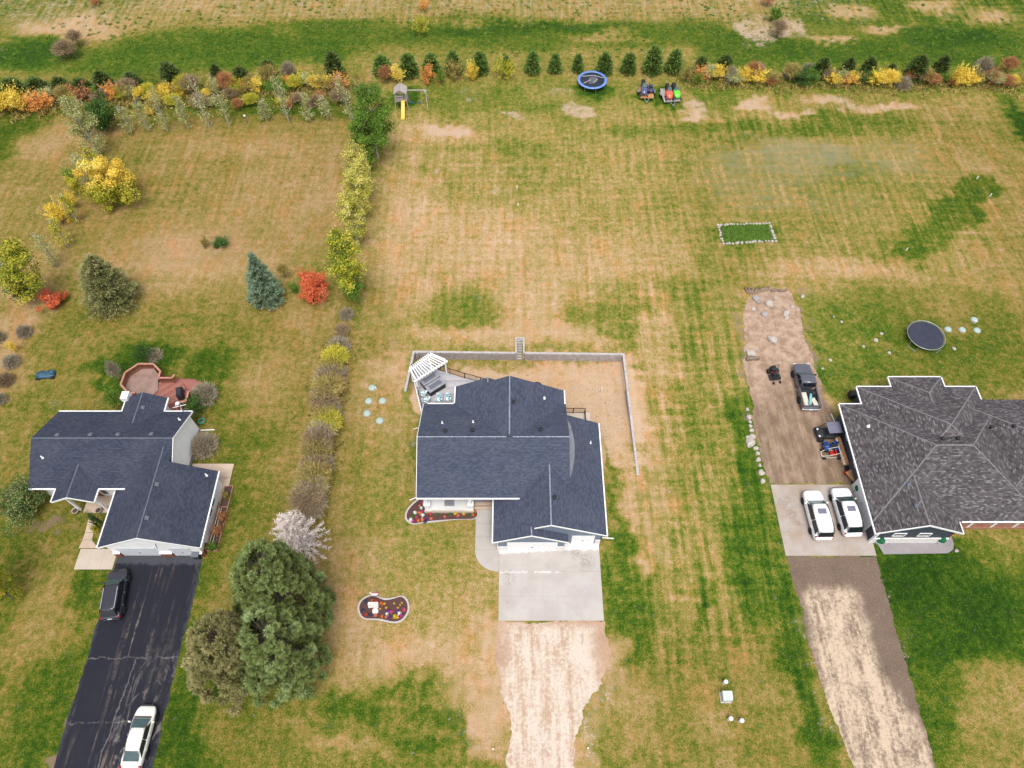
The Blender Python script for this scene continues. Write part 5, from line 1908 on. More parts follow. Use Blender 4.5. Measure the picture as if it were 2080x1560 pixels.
# ------------------------------------------------------------------ trampolines, playset
def trampoline_blue():
    q = at(1202, 173)
    t = thing('trampoline', 'blue-padded round trampoline with collapsed net near the far pines', 'trampoline', (q.x, q.y, 0))
    Rr = 2.15
    MB().lathe([(0, .92), (Rr - .25, .92), (Rr - .25, .90), (0, .90)], 32).build('jumping_mat', M['dark_mat'], t)
    MB().lathe([(Rr - .3, .93), (Rr - .25, .97), (Rr + .08, .95), (Rr + .1, .88), (Rr - .3, .90)], 36, hole=True).build('spring_pad', M['blue_pad'], t, True)
    for k in range(8):
        a = k * math.pi / 4 + .2
        MB().tube((Rr * math.cos(a), Rr * math.sin(a), 0), (Rr * math.cos(a), Rr * math.sin(a), .9), .035).build('leg', M['steel'], t)
    for a, b in (((-1.5, .75, 1.0), (.3, .85, 1.05)), ((.3, .85, 1.05), (1.7, .35, 1.0)), ((-1.4, -1.0, 1.0), (-.3, -.2, 1.05)), ((.1, -.9, 1.05), (.7, .0, 1.1))):
        MB().tube(a, b, .035).build('net_pole', M['net_pole'], t)
    b = MB().loft([[(-.6 + .05 * k, -.9 + .2 * k, .93), (.8, -.7 + .1 * k, .93)] for k in range(1)], False, False)
    pts = [(-.55, -1.1), (.2, -1.0), (.75, -.5), (.85, .2), (.4, .7), (-.35, .6), (-.6, .0)]
    MB().prism(pts, .93, 1.0).build('folded_net', M['net_grey'], t, bevel=.03)
    pts = [(1.0, -.7), (1.6, -.5), (1.7, .1), (1.3, .3), (.95, .0)]
    MB().prism(pts, .93, 1.0).build('folded_net', M['dark_mat'], t, bevel=.03)


trampoline_blue()


def trampoline_open():
    q = at(1874, 690)
    t = thing('trampoline', 'bare round trampoline with steel rim on the right neighbour lawn', 'trampoline', (q.x, q.y, 0), .3)
    Rr = 2.1
    MB().lathe([(0, .9), (Rr - .2, .9), (Rr - .2, .88), (0, .88)], 36).build('jumping_mat', M['tramp_mat'], t)
    MB().ring(Rr, .04, .9, 40, 6).build('rim', M['steel'], t, True)
    b = MB()
    for k in range(72):
        a = k * math.pi / 36
        b.tube((Rr * math.cos(a), Rr * math.sin(a), .9), ((Rr - .22) * math.cos(a), (Rr - .22) * math.sin(a), .9), .012, None, 4)
    o = b.build('spring_row', M['steel'], t)
    o['kind'] = 'stuff'
    for k in range(4):
        a = k * math.pi / 2 + .35
        p0 = [Vector((Rr * math.cos(a + d), Rr * math.sin(a + d), .88)) for d in (-.25, .25)]
        p1 = [Vector((v.x * 1.04, v.y * 1.04, .03)) for v in p0]
        MB().tube(p0[0], p1[0], .03).tube(p1[0], p1[1], .03).tube(p1[1], p0[1], .03).build('leg', M['steel'], t)


trampoline_open()


def playset():
    q = at(817, 222)
    t = thing('playset', 'weathered wooden play tower with yellow slide and swing beam', 'playset', (q.x, q.y, 0), 0)
    W_ = M['play_wood']
    w, d = .85, .7
    for sx_ in (-1, 1):
        for sy_ in (-1, 1):
            MB().tube((sx_ * (w + .12), sy_ * (d + .1) + d, 0), (sx_ * w * .85, sy_ * d * .85 + d, 2.75), .07, None, 4).build('post', W_, t)
    for k in range(6):
        MB().box((-w + .16 + k * .29, d, 1.35), (.27, 2 * d, .06)).build('deck_plank', W_, t)
    for z in (1.7, 2.1):
        for y in (0.05, 2 * d - .05):
            MB().box((-.2 if y < .2 else 0, y, z), (1.7 if y > .2 else 1.1, .05, .14)).build('rail', W_, t)
        for x in (-w, w):
            MB().box((x, d, z), (.05, 2 * d, .14)).build('rail', W_, t)
    for s in (1, -1):
        for k in range(5):
            MB().box((s * .48, -.05 + k * .37, 2.98), (1.12, .34, .05), 0, 0, s * .62).build('roof_plank', W_, t)
    MB().extrude([(-.75, -.06, 2.7), (.75, -.06, 2.7), (0, -.06, 3.25)], (0, .05, 0)).build('gable_board', W_, t)
    # slide
    MB().loft([[(-.28, y, z + .14), (-.24, y, z), (.24, y, z), (.28, y, z + .14), (.24, y + .0, z + .03), (-.24, y, z + .03)] for y, z in ((.1, 1.42), (-.3, 1.25), (-1.5, .45), (-2.1, .12), (-2.5, .08))]).build('slide', M['yellow_slide'], t).location = (.3, 0, 0)
    # swing beam with its far leg and hardware
    MB().box((2.2, .9, 2.55), (3.0, .12, .16)).build('swing_beam', W_, t)
    MB().tube((3.65, .9, 2.55), (3.85, -.35, 0), .06, None, 4).build('beam_leg', W_, t)
    MB().tube((3.65, .9, 2.55), (3.85, 1.9, 0), .06, None, 4).build('beam_leg', W_, t)
    MB().box((3.6, .85, 2.4), (.4, .2, .3)).build('beam_bracket', M['septic'], t)
    for x in (1.4, 2.6):
        b = MB().tube((x - .2, .9, 2.5), (x - .2, .9, .55), .012, None, 4).tube((x + .2, .9, 2.5), (x + .2, .9, .55), .012, None, 4)
        b.build('swing_chain', M['steel'], t)
        MB().box((x, .9, .52), (.45, .2, .04)).build('swing_seat', M['p_blue'], t, bevel=.01)
    b = MB()
    for k in range(5):
        b.box((-w - .12 - .0, .5, .25 + k * .26), (.06, .7, .06))
    MB().box((.05, .0, .75), (.9, .06, .5)).build('panel', M['dark_plastic'], t)


playset()

# ------------------------------------------------------------------ retaining wall and steps
rw = thing('retaining_wall', 'grey timber retaining wall around the sunken back yard of the middle house', 'wall', (0, 0, 0))
TM, TT = M['timber'], M['timber_top']


def wall_run(a, b, d0, d1, n=8, th=.26, top=.09):
    """courses of sleepers from a to b; the inside ground lies d0..d1 below"""
    a, b = Vector(a), Vector(b)
    d = (b - a)
    L = d.length
    t_ = d.normalized()
    s = Vector((-t_.y, t_.x, 0)) * (th / 2)
    ch = .19
    rows = int((max(d0, d1) + .25) / ch) + 1
    for r_ in range(rows):
        z1 = top - r_ * ch
        # leave out buried courses at the shallow end
        f0, f1 = 0.0, 1.0
        need = -z1 + .0
        if d0 > d1 and need > d1 + .15:
            f1 = max(0.0, min(1.0, (d0 + .15 - need) / max(d0 - d1, .01)))
        if d1 > d0 and need > d0 + .15:
            f0 = 1 - max(0.0, min(1.0, (d1 + .15 - need) / max(d1 - d0, .01)))
        if f1 - f0 < .05:
            continue
        k = f0 * L - (r_ % 2) * 1.2
        while k < f1 * L:
            e = min(k + 2.4, f1 * L)
            st_ = max(k, f0 * L)
            if e - st_ > .05:
                p0, p1 = a + t_ * (st_ + .006), a + t_ * (e - .006)
                j = random.uniform(-.012, .012)
                MB().prism([(p0.x - s.x, p0.y - s.y), (p1.x - s.x, p1.y - s.y), (p1.x + s.x * (1 + j), p1.y + s.y * (1 + j)), (p0.x + s.x, p0.y + s.y)], z1 - ch + .008, z1 + random.uniform(-.004, .004)).build('sleeper', TT if r_ == 0 else TM, rw)
            k += 2.4


yl = WBL.y
wall_run(WBL, (STX0 - .1, WBL.y + (STX0 - WBL.x) / (WBR.x - WBL.x) * (WBR.y - WBL.y), 0), PIT, PIT)
wall_run((STX1 + .1, WBL.y + (STX1 - WBL.x) / (WBR.x - WBL.x) * (WBR.y - WBL.y), 0), WBR, PIT, PIT)
wall_run(WBR + Vector((.13, .13, 0)), WRE, PIT, .05)
wall_run(WBL + Vector((-.13, .13, 0)), WLE, PIT, .1)
MB().box((WBL.x + .3, WBL.y - .3, -.4), (.2, .2, 1.2)).build('corner_post', TM, rw)
sp = thing('garden_steps', 'narrow timber steps cut through the back retaining wall', 'steps', (0, 0, 0))
for i in range(8):
    f = i / 8
    y = WBL.y - .25 + (STY1 - WBL.y + .2) * f
    z = -PIT + (PIT) * (i + 1) / 8 - .02
    dy = (STY1 - WBL.y + .2) / 8
    MB().box(((STX0 + STX1) / 2, y + dy / 2, z - .1), (STX1 - STX0 - .16, dy - .02, .2)).build('tread', TM, sp)
for x in (STX0, STX1):
    MB().prism([(x - .09, WBL.y - .2), (x + .09, WBL.y - .2), (x + .09, STY1 + .12), (x - .09, STY1 + .12)], -PIT - .1, .09).build('side_timber', TT, sp)
MB().box(((STX0 + STX1) / 2, STY1 + .05, -.0), (STX1 - STX0 - .2, .18, .16)).build('top_timber', TT, sp)

# ------------------------------------------------------------------ back deck of the centre house
DZ = .95
dk = thing('deck', 'grey plank deck with white edge at the back corner of the middle house', 'deck', (0, 0, 0))
dp = [at(836, 748, DZ), at(856, 833, DZ), at(870, 838, DZ), at(1000, 838, DZ), at(1000, 772, DZ), at(945, 769, DZ), at(892, 752, DZ), at(862, 733, DZ)]
dpoly = [(p.x, p.y) for p in dp]
boards(dk, 'deck_board', dpoly, 0.0, .3, .014, DZ - .05, DZ, M['grey_deck'])
MB().prism([(p[0], p[1]) for p in dpoly], DZ - .35, DZ - .06).build('deck_frame', M['timber'], dk)
a_, b_ = at(836, 748, DZ), at(857, 836, DZ)
bar(dk, 'deck_skirt', (a_.x - .06, a_.y, DZ - .45), (b_.x - .06, b_.y, DZ - .45), .1, 1.1, WT)
for q in ((-11, 44.2), (-10.2, 41), (-8.3, 45.3), (-6.3, 43.2)):
    MB().box((q[0], q[1], -.3), (.2, .2, 2.0)).build('deck_post', M['timber'], dk)
# dark railing: left side and back run down to the stairs
def railing(parent, pts, z, h, m, gap=.5, post=1.6):
    for a, b in zip(pts[:-1], pts[1:]):
        a, b = Vector((*a, z)), Vector((*b, z))
        bar(parent, 'rail', a + Vector((0, 0, h)), b + Vector((0, 0, h)), .06, .05, m)
        bar(parent, 'rail', a + Vector((0, 0, .1)), b + Vector((0, 0, .1)), .04, .04, m)
        L = (b - a).length
        n = max(1, round(L / post))
        for i in range(n + 1):
            q = a.lerp(b, i / n)
            MB().box((q.x, q.y, z + h / 2), (.08, .08, h)).build('rail_post', m, parent)
        bb = MB()
        k = int(L / .14)
        for i in range(1, k):
            q = a.lerp(b, i / k)
            bb.box((q.x, q.y, z + h / 2), (.02, .02, h - .1))
        if k > 1:
            o = bb.build('baluster_row', m, parent)
            o['kind'] = 'stuff'


railing(dk, [(at(838, 750, DZ).x, at(838, 750, DZ).y), (at(858, 830, DZ).x, at(858, 830, DZ).y)], DZ, 1.0, M['black_metal'])
railing(dk, [(at(886, 750, DZ).x, at(886, 750, DZ).y), (at(944, 768, DZ).x, at(944, 768, DZ).y), (at(1010, 786, DZ).x, at(1010, 786, DZ).y)], DZ, 1.0, M['black_metal'])

# pergola over the tub
PZT = DZ + 2.35
pg = thing('pergola', 'white slatted pergola over the hot tub on the grey deck', 'pergola', (0, 0, 0))
ra, rb = at(834, 750, PZT), at(873, 721, PZT)
fa, fb = at(845, 771, PZT), at(904, 734, PZT)
for a, b in ((ra, rb), (fa, fb)):
    e = (b - a).normalized() * .3
    bar(pg, 'beam', a - e, b + e, .14, .22, M['white_paint'], -.2)
for i in range(12):
    f = i / 11
    a, b = ra.lerp(rb, f), fa.lerp(fb, f)
    e = (b - a).normalized() * .28
    bar(pg, 'rafter', a - e, b + e, .1, .16, M['white_paint'])
e1 = (rb - ra).normalized() * .2
bar(pg, 'end_beam', ra - e1 * .5, fa - e1 * .5, .12, .2, M['white_paint'], .17)
bar(pg, 'end_beam', rb + e1 * .5, fb + e1 * .5, .12, .2, M['white_paint'], .17)
bar(pg, 'cross_beam', ra.lerp(rb, .9), fa.lerp(fb, .55), .1, .12, M['white_paint'], .14)
for q in (ra, rb, fa, fb):
    MB().box((q.x, q.y, (DZ + PZT) / 2 - .1), (.16, .16, PZT - DZ - .2)).build('post', M['white_paint'], pg)
# hot tub
q = at(879, 779, DZ + .5)
tb_ = thing('hot_tub', 'square hot tub under a folded grey cover on the deck', 'hot tub', (q.x, q.y, DZ), R(38))
MB().box((0, 0, .42), (2.05, 2.05, .84)).build('cabinet', M['dark_plastic'], tb_, bevel=.1)
for s in (1, -1):
    MB().box((0, s * .55, .9), (2.12, 1.05, .13)).build('cover_half', M['tub_cover'], tb_, bevel=.05)
    MB().box((.0, s * .55, .968), (1.5, .55, .004)).build('wet_patch', M['vent_grey'], tb_)
MB().box((0, 0, .965), (2.1, .07, .015)).build('hinge_strip', M['dark_plastic'], tb_)

# patio chairs with patterned cushions
g = G('aqua_pattern', .9, .1)
vv = g.coord()
vo = g.new('ShaderNodeTexVoronoi')
g.put(vo.inputs['Vector'], vv)
vo.inputs['Scale'].default_value = 7
M['cyan_fabric'] = g.col(g.ramp(vo.outputs['Distance'], [(.25, (.80, .86, .86)), (.45, (.42, .68, .72)), (.7, (.05, .16, .20))]))
M['wicker'] = mat('pale_wicker', (.55, .53, .52), (.42, .40, .39), 14, .9)
for (px_, py_, rz_, lab) in ((860, 800, 1.2, 'upper patio chair with aqua cushions by the deck side rail'), (866, 813, 1.2, 'lower patio chair with aqua cushions by the deck side rail'),
                             (892, 811, 3.14, 'left of two reclined patio chairs along the house eave'), (910, 810, 3.14, 'right of two reclined patio chairs along the house eave')):
    q = at(px_, py_, DZ + .4)
    t = thing('patio_chair', lab, 'chair', (q.x, q.y, DZ), rz_, 'aqua-cushioned deck chairs')
    for sx_ in (-1, 1):
        for sy_ in (-1, 1):
            MB().box((sx_ * .3, sy_ * .28, .2), (.06, .06, .4)).build('leg', M['wicker'], t)
        MB().box((sx_ * .34, -.02, .58), (.08, .7, .06)).build('armrest', M['wicker'], t, bevel=.01)
    MB().box((0, 0, .36), (.66, .66, .08)).build('seat', M['wicker'], t, bevel=.02)
    MB().box((0, 0, .46), (.56, .56, .13)).build('cushion', M['cyan_fabric'], t, bevel=.05)
    MB().box((0, -.36, .72), (.62, .1, .62), 0, .25).build('backrest', M['wicker'], t, bevel=.02)
    MB().box((0, -.27, .76), (.54, .13, .5), 0, .25).build('cushion', M['cyan_fabric'], t, bevel=.05)
# side landing with dark railing beyond the wing
ld = thing('side_landing', 'small pale landing with black railing behind the garage wing', 'landing', (0, 0, 0))
lx_, lx2 = mx1 - .2, at(1199, 848, .3).x
lyb, lyf = at(1170, 838, .3).y, wbk - .4
MB().prism([(lx_, lyf), (lx2, lyf), (lx2, lyb), (lx_, lyb)], -1.4, .3).build('slab', M['pale_slab'], ld)
railing(ld, [(lx_, lyb - .05), (at(1187, 838, .3).x, lyb - .05), (at(1187, 838, .3).x, lyf)], .3, 1.0, M['black_metal'])
q = at(1090, 775, -1.0)
o = MB().ring(.55, .16, -1.02, 22, 8).build('fire_ring', M['dark_plastic'], None, True)
o.location = (q.x, q.y - .75, 0)
props(o, 'dark round ring lying behind the middle house roof', 'fire ring')
q = at(1222, 794, -1.0)
o = MB().tube((0, 0, -1.25), (0, 0, -.4), .06, None, 8).build('standpipe', M['white_plastic'])
o.location = (q.x, q.y, 0)
props(o, 'white pipe standing in the sunken yard by the right retaining arm', 'pipe')

# ------------------------------------------------------------------ red deck of the left house
RZ = .75
rd_ = thing('deck', 'red-brown octagonal timber deck behind the left house', 'deck', (0, 0, 0))
oct_px = [(281, 745), (311, 745), (325, 760), (322, 773), (300, 806), (262, 803), (247, 786), (256, 762)]
oc = [(at(x, y, RZ).x, at(x, y, RZ).y) for x, y in [(284, 746), (311, 747), (322, 760), (321, 775), (322, 792), (300, 812), (264, 800), (252, 784), (261, 762)]]
MB().prism(oc, RZ - .1, RZ).build('carpet_floor', M['carpet'], rd_)
lo = [(at(x, y, RZ).x, at(x, y, RZ).y) for x, y in [(322.5, 776), (360, 774), (372, 779), (384, 800), (362, 833), (340, 836), (300, 815), (322.5, 793)]]
boards(rd_, 'deck_board', lo, .7, .26, .02, RZ - .06, RZ - .01, M['red_deck'])
MB().prism(lo, -.1, RZ - .07).build('deck_frame', M['red_rail'], rd_)
stp = [at(356, 768, .4), at(386, 768, .4), at(398, 783, .4), at(390, 800, .4)]
for i, z in ((0, .5), (1, .25)):
    o_ = .35 * (i + 1)
    q = [(lo[1][0] - .6, lo[1][1] + o_), (lo[2][0] + .9, lo[2][1] + o_ + .2), (lo[3][0] + 1.1 + o_, lo[3][1] + 1.2), (lo[3][0] + .55 + o_, lo[3][1] - .2), (lo[3][0] - .1, lo[3][1]), (lo[2][0], lo[2][1])]
    MB().prism(q, -.1, z).build('step', M['red_deck'][i], rd_)


def panel_rail(parent, pts, z, h):
    for a, b in zip(pts[:-1], pts[1:]):
        a, b = Vector((*a, z)), Vector((*b, z))
        bar(parent, 'rail_cap', a + Vector((0, 0, h)), b + Vector((0, 0, h)), .2, .06, M['red_rail_cap'])
        bar(parent, 'rail_bottom', a + Vector((0, 0, .12)), b + Vector((0, 0, .12)), .08, .1, M['red_rail'])
        L = (b - a).length
        k = max(2, int(L / .16))
        bb = MB()
        for i in range(k + 1):
            q = a.lerp(b, i / k)
            bb.box((q.x, q.y, z + h / 2), (.07, .07, h - .1))
        o = bb.build('slat_row', M['red_rail'], parent)
        o['kind'] = 'stuff'
        MB().box((a.x, a.y, (z + h) / 2), (.12, .12, z + h)).build('rail_post', M['red_rail'], parent)


RT = RZ + .95
ring_px = [(274, 798), (260, 798), (245, 781), (254, 756.5), (281, 739), (311, 739), (325.5, 754), (322, 767.5), (349, 767.5), (354.5, 761)]
panel_rail(rd_, [(at(x, y, RT).x, at(x, y, RT).y) for x, y in ring_px], RZ, .95)
panel_rail(rd_, [(at(x, y, RT).x, at(x, y, RT).y) for x, y in ((360, 827), (365, 817), (377, 815), (383, 795))], RZ, .95)
q = at(370, 804, RZ)
gr_ = thing('grill', 'covered black barbecue grill on the red deck', 'grill', (q.x, q.y, RZ), R(-75))
MB().loft([[(-.6, -.3, .05), (.6, -.3, .05), (.6, .3, .05), (-.6, .3, .05)], [(-.62, -.32, .8), (.62, -.32, .8), (.62, .32, .8), (-.62, .32, .8)], [(-.42, -.3, 1.1), (.42, -.3, 1.1), (.42, .26, 1.15), (-.42, .26, 1.15)]]).build('cover', M['dark_plastic'], gr_, bevel=.06)
MB().tube((-.3, -.36, .9), (.3, -.36, .9), .02).build('handle', M['steel'], gr_)
q = at(95, 763)
t = thing('toy_pool', 'crumpled blue plastic play toy on the left back lawn', 'toy', (q.x, q.y, 0), .1)
M['slate_plastic'] = mat('slate_plastic', (.05, .12, .19), (.025, .06, .1), 5, .5)
MB().loft([[(x, -.45 * w_, z), (x, -.5 * w_, z * .3), (x, .5 * w_, z * .3), (x, .45 * w_, z)] for x, w_, z in ((-1.0, .7, .3), (-.5, 1.1, .42), (.0, .85, .3), (.5, 1.1, .38), (1.0, .8, .35))]).build('body', M['slate_plastic'], t, True)
for x in (-.8, .8):
    MB().lathe([(.1, -.1), (.22, -.08), (.22, .08), (.1, .1)], 12, (x, -.5, .22), 'Y').build('wheel', M['dark_plastic'], t, True)
MB().box((.75, .1, .45), (.4, .5, .2)).build('seat', M['slate_plastic'], t, bevel=.05)

# ------------------------------------------------------------------ garden things
rocks = [rock_mesh(k) for k in range(6)]
for r_ in rocks:
    r_.materials.append(M['rock_pale'])
grocks = [rock_mesh(k + 10) for k in range(3)]
for r_ in grocks:
    r_.materials.append(M['rock_grey'])


def rock(px_, py_, s, label, grey=False, group=None, name='boulder', sz=.8):
    q = at(px_, py_)
    o = link(name, random.choice(grocks if grey else rocks))
    k = s / 2
    o.scale = (k * random.uniform(.85, 1.15), k * random.uniform(.85, 1.15), k * sz)
    o.rotation_euler = (0, 0, random.uniform(0, 6.3))
    o.location = (q.x, q.y, .3 * k * sz)
    props(o, label, 'rock', group)
    return o


ORD = ['first', 'second', 'third', 'fourth', 'fifth', 'sixth', 'seventh', 'eighth', 'ninth', 'tenth', 'eleventh', 'twelfth', 'thirteenth', 'fourteenth', 'fifteenth',
       'sixteenth', 'seventeenth', 'eighteenth', 'nineteenth', 'twentieth', 'twenty-first', 'twenty-second', 'twenty-third', 'twenty-fourth', 'twenty-fifth', 'twenty-sixth', 'twenty-seventh', 'twenty-eighth', 'twenty-ninth', 'thirtieth']
z5 = lambda x, y: (1480 + x / 3.4667, 560 + y / 3.4667)
for i, (x, y, s) in enumerate(((130, 945, .45), (142, 998, .6), (150, 1030, .4), (152, 1058, .45), (160, 1090, .5), (165, 1140, .75), (133, 1140, .55), (155, 1178, 1.0), (190, 1217, .5), (203, 1253, .5), (208, 1298, .55), (218, 1338, .45), (230, 1385, .65), (240, 1447, .55))):
    rock(*z5(x, y), s, '%s pale stone from the top in the row edging the dirt yard' % ORD[i], group='stones edging the dirt yard')
for x, y, s, g_, lab in ((190, 165, .8, True, 'grey boulder pair, upper one below the log pile'), (205, 188, .5, True, 'grey boulder touching the upper grey one below the log pile'), (280, 200, 1.1, False, 'broad pale boulder right of the grey pair'),
                         (175, 235, .6, False, 'small white boulder below the grey pair'), (305, 455, 1.1, False, 'large flat white boulder alone in the dirt strip'), (445, 225, .6, False, 'pale boulder at the grass edge right of the broad one'),
                         (405, 268, .8, False, 'flat tan boulder right of the dark one'), (408, 298, .5, False, 'small tan boulder just under the flat tan one'), (250, 275, .7, True, 'dark grey boulder in the middle of the dirt strip'), (520, 150, .5, False, 'pale boulder in the grass beyond the dirt strip corner'),
                         (330, 160, .4, False, 'tiny pale boulder directly under the log pile')):
    rock(*z5(x, y), s, lab, g_)
for i, (x, y, s) in enumerate(((715, 597, .45), (1037, 455, .5), (1075, 410, .4), (1585, 515, .5), (660, 655, .35), (740, 290, .35), (1130, 545, .4), (795, 325, .35), (525, 152, .3), (950, 500, .35))):
    if i != 8:
        rock(*z5(x, y), s, '%s of the small stones strewn on the right back lawn, counted from the top left' % ORD[sorted(range(10), key=lambda k: [597, 455, 410, 515, 655, 290, 545, 325, 152, 500][k]).index(i)], group='stones strewn on the right back lawn', name='stone', sz=.6)
# log pile
i = 0
for x, y, l, a in ((125, 108, 1.0, 1.9), (145, 110, .9, 1.8), (165, 112, .8, 1.6), (190, 112, .9, 1.2), (210, 108, .8, 1.0), (235, 104, .9, .6), (258, 100, .9, .5), (272, 98, .7, .9), (320, 108, .9, .1), (345, 105, 1.1, -.1), (380, 110, 1.0, .15)):
    q = at(*z5(x, y))
    t = thing('log', '%s log from the left in the loose pile at the top of the dirt strip' % ORD[i], 'log', (q.x, q.y, 0), a, 'logs in the loose pile')
    r_ = random.uniform(.13, .19)
    MB().tube((-l / 2, 0, r_), (l / 2, 0, r_), r_, r_ * .9, 10).build('bark', M['log'], t, True)
    for s in (1, -1):
        MB().tube((s * l / 2, 0, r_), (s * (l / 2 + .006), 0, r_), r_ * .85, None, 10).build('cut_end', M['log_end'], t)
    i += 1
q = at(*z5(165, 592))
t = thing('timber_bench', 'short log bench with a white slab behind it on the dirt strip', 'bench', (q.x, q.y, 0), .05)
MB().tube((-.75, 0, .3), (.75, 0, .3), .2, None, 10).build('log_seat', M['log'], t, True)
for x in (-.5, .5):
    MB().box((x, 0, .08), (.25, .4, .2)).build('block', M['log'], t)
q = at(*z5(155, 555))
o = MB().box((0, 0, .18), (.95, .75, .36)).build('stone_slab', M['rock_pale'], None, bevel=.04)
o.location = (q.x, q.y, 0)
props(o, 'square white stone slab behind the log bench', 'slab')

# stone-edged garden bed in the right back lot
gb = [at(1459, 458), at(1563, 454), at(1575, 490), at(1468, 495)]
t = thing('garden_bed', 'rectangular weedy garden bed edged with white stones', 'garden bed', (0, 0, 0))
MB().prism([(p.x, p.y) for p in gb], -.05, .05).build('soil', M['planter_soil'], t)
for a, b in zip(gb, gb[1:] + gb[:1]):
    n = int((b - a).length / .42)
    for k in range(n):
        q = a.lerp(b, (k + random.uniform(-.15, .15)) / n)
        o = link('edge_stone', random.choice(rocks), t)
        s = random.uniform(.14, .24)
        o.location = (q.x + random.uniform(-.08, .08), q.y + random.uniform(-.08, .08), .06)
        o.scale = (s, s, s * .7)
        o.rotation_euler = (0, 0, random.uniform(0, 6))

# septic lids
for x, y, lab in ((756, 788, 'topmost septic lid left of the middle house, beside a small pipe'), (749, 815, 'septic lid at left of the middle pair beside the house'), (777, 814.6, 'septic lid at right of the middle pair beside the house'),
                  (745.6, 840, 'lower left pale septic lid left of the middle house'), (771.5, 855, 'lowest pale septic lid left of the middle house'),
                  (1978.5, 650, 'septic lid with a white pipe, uppermost right of the bare trampoline'), (1925, 669.6, 'septic lid closest to the bare trampoline'), (1954, 670.5, 'middle septic lid of the row right of the bare trampoline'), (1984, 671.6, 'far right septic lid of the row beyond the bare trampoline')):
    q = at(x, y)
    t = thing('septic_lid', lab, 'septic lid', (q.x, q.y, 0), 0, 'round septic lids')
    MB().lathe([(.36, 0), (.38, .1), (.36, .16), (.2, .2), (0, .21)], 20).build('lid', M['septic'], t, True)
    MB().lathe([(.38, -.05), (.42, .03), (.40, .06), (.36, .05)], 20, hole=True).build('collar', M['edging'], t, True)
for x, y, lab in ((764, 790, 'short pipe stub beside the topmost septic lid'), (1979, 656, 'white pipe stub below the uppermost right septic lid')):
    q = at(x, y)
    o = MB().tube((0, 0, 0), (0, 0, .35), .07, None, 8).build('pipe_stub', M['white_plastic'])
    o.location = q
    props(o, lab, 'pipe')

# utility boxes by the road
q = at(1473, 1417)
t = thing('transformer_box', 'pale green ground transformer box on the front lawn', 'utility box', (q.x, q.y, 0))
M['box_green'] = mat('pale_box_green', (.50, .56, .52), (.42, .48, .45), 3, .6)
MB().box((0, 0, .45), (.8, .75, .9)).build('cabinet', M['box_green'], t, bevel=.03)
MB().box((0, .05, .93), (.84, .7, .06), 0, .08).build('lid', M['box_green'], t, bevel=.01)
MB().box((0, 0, .03), (.95, .9, .08)).build('pad', M['edging'], t)
for x, y, lab in ((1470, 1388, 'white cable pedestal above the green transformer box'), (1480, 1462, 'left of two white cable pedestals below the transformer box'), (1502, 1466, 'right of two white cable pedestals below the transformer box')):
    q = at(x, y)
    t = thing('cable_pedestal', lab, 'pedestal', (q.x, q.y, 0), .3)
    MB().box((0, 0, .35), (.22, .22, .7)).build('post', M['white_plastic'], t, bevel=.02)
    MB().lathe([(.19, .6), (.19, .86), (.1, .95), (0, .96)], 12).build('dome', M['white_plastic'], t, True)
    MB().box((.16, .1, .2), (.16, .14, .3)).build('junction', M['steel'], t)
for x, y, lab in ((1002, 1522, 'small stake left of the sandy driveway at the bottom'), (1194, 1520, 'small stake right of the sandy driveway at the bottom'), (1050, 382, 'white marker in the middle of the centre back lawn'),
                  (1052, 417, 'lower white marker in the centre back lawn'), (2011, 398, 'white marker at the top of the green diagonal strip'), (1841, 508, 'white marker at the foot of the green diagonal strip'), (1984, 363, 'uppermost white marker in the right back lot')):
    q = at(x, y)
    o = MB().tube((0, 0, 0), (0, 0, .4), .08, .06, 8).build('marker_stake', M['white_plastic'])
    o.location = q
    props(o, lab, 'marker')
q = at(502, 250)
t = thing('garden_post', 'brown post with a white cap at the edge of the left back lot', 'post', q)
MB().tube((0, 0, 0), (0, 0, 1.2), .1, None, 8).build('post', M['log'], t)
MB().lathe([(.16, 1.2), (.16, 1.32), (0, 1.45)], 8).build('cap', M['white_plastic'], t)


# flower beds
def bed(name, label, pts, edge=True):
    t = thing(name, label, 'flower bed', (0, 0, 0))
    poly = [(p.x, p.y) for p in pts]
    # smooth the outline
    sm = []
    n = len(poly)
    for i in range(n):
        p0, p1, p2, p3 = (Vector(poly[(i + k - 1) % n]) for k in range(4))
        for k in range(4):
            u = k / 4
            sm.append(tuple(.5 * ((2 * p1) + (p2 - p0) * u + (2 * p0 - 5 * p1 + 4 * p2 - p3) * u * u + (3 * p1 - p0 - 3 * p2 + p3) * u ** 3)))
    sheet('mulch', sm, -.05, .06, M['mulch'], None, t)
    if edge:
        c_ = Vector((sum(p[0] for p in sm) / len(sm), sum(p[1] for p in sm) / len(sm)))
        v, f = [], []
        for p in sm:
            d = (Vector(p) - c_).normalized() * .17
            for o_, z in ((0, .02), (0, .13), (1, .13), (1, .0)):
                v.append((p[0] + d.x * o_, p[1] + d.y * o_, z))
        m = len(sm)
        for i in range(m):
            for k in range(3):
                f.append((i * 4 + k, ((i + 1) % m) * 4 + k, ((i + 1) % m) * 4 + k + 1, i * 4 + k + 1))
        MB().add(v, f).build('edging', M['edging'], t)
    return t


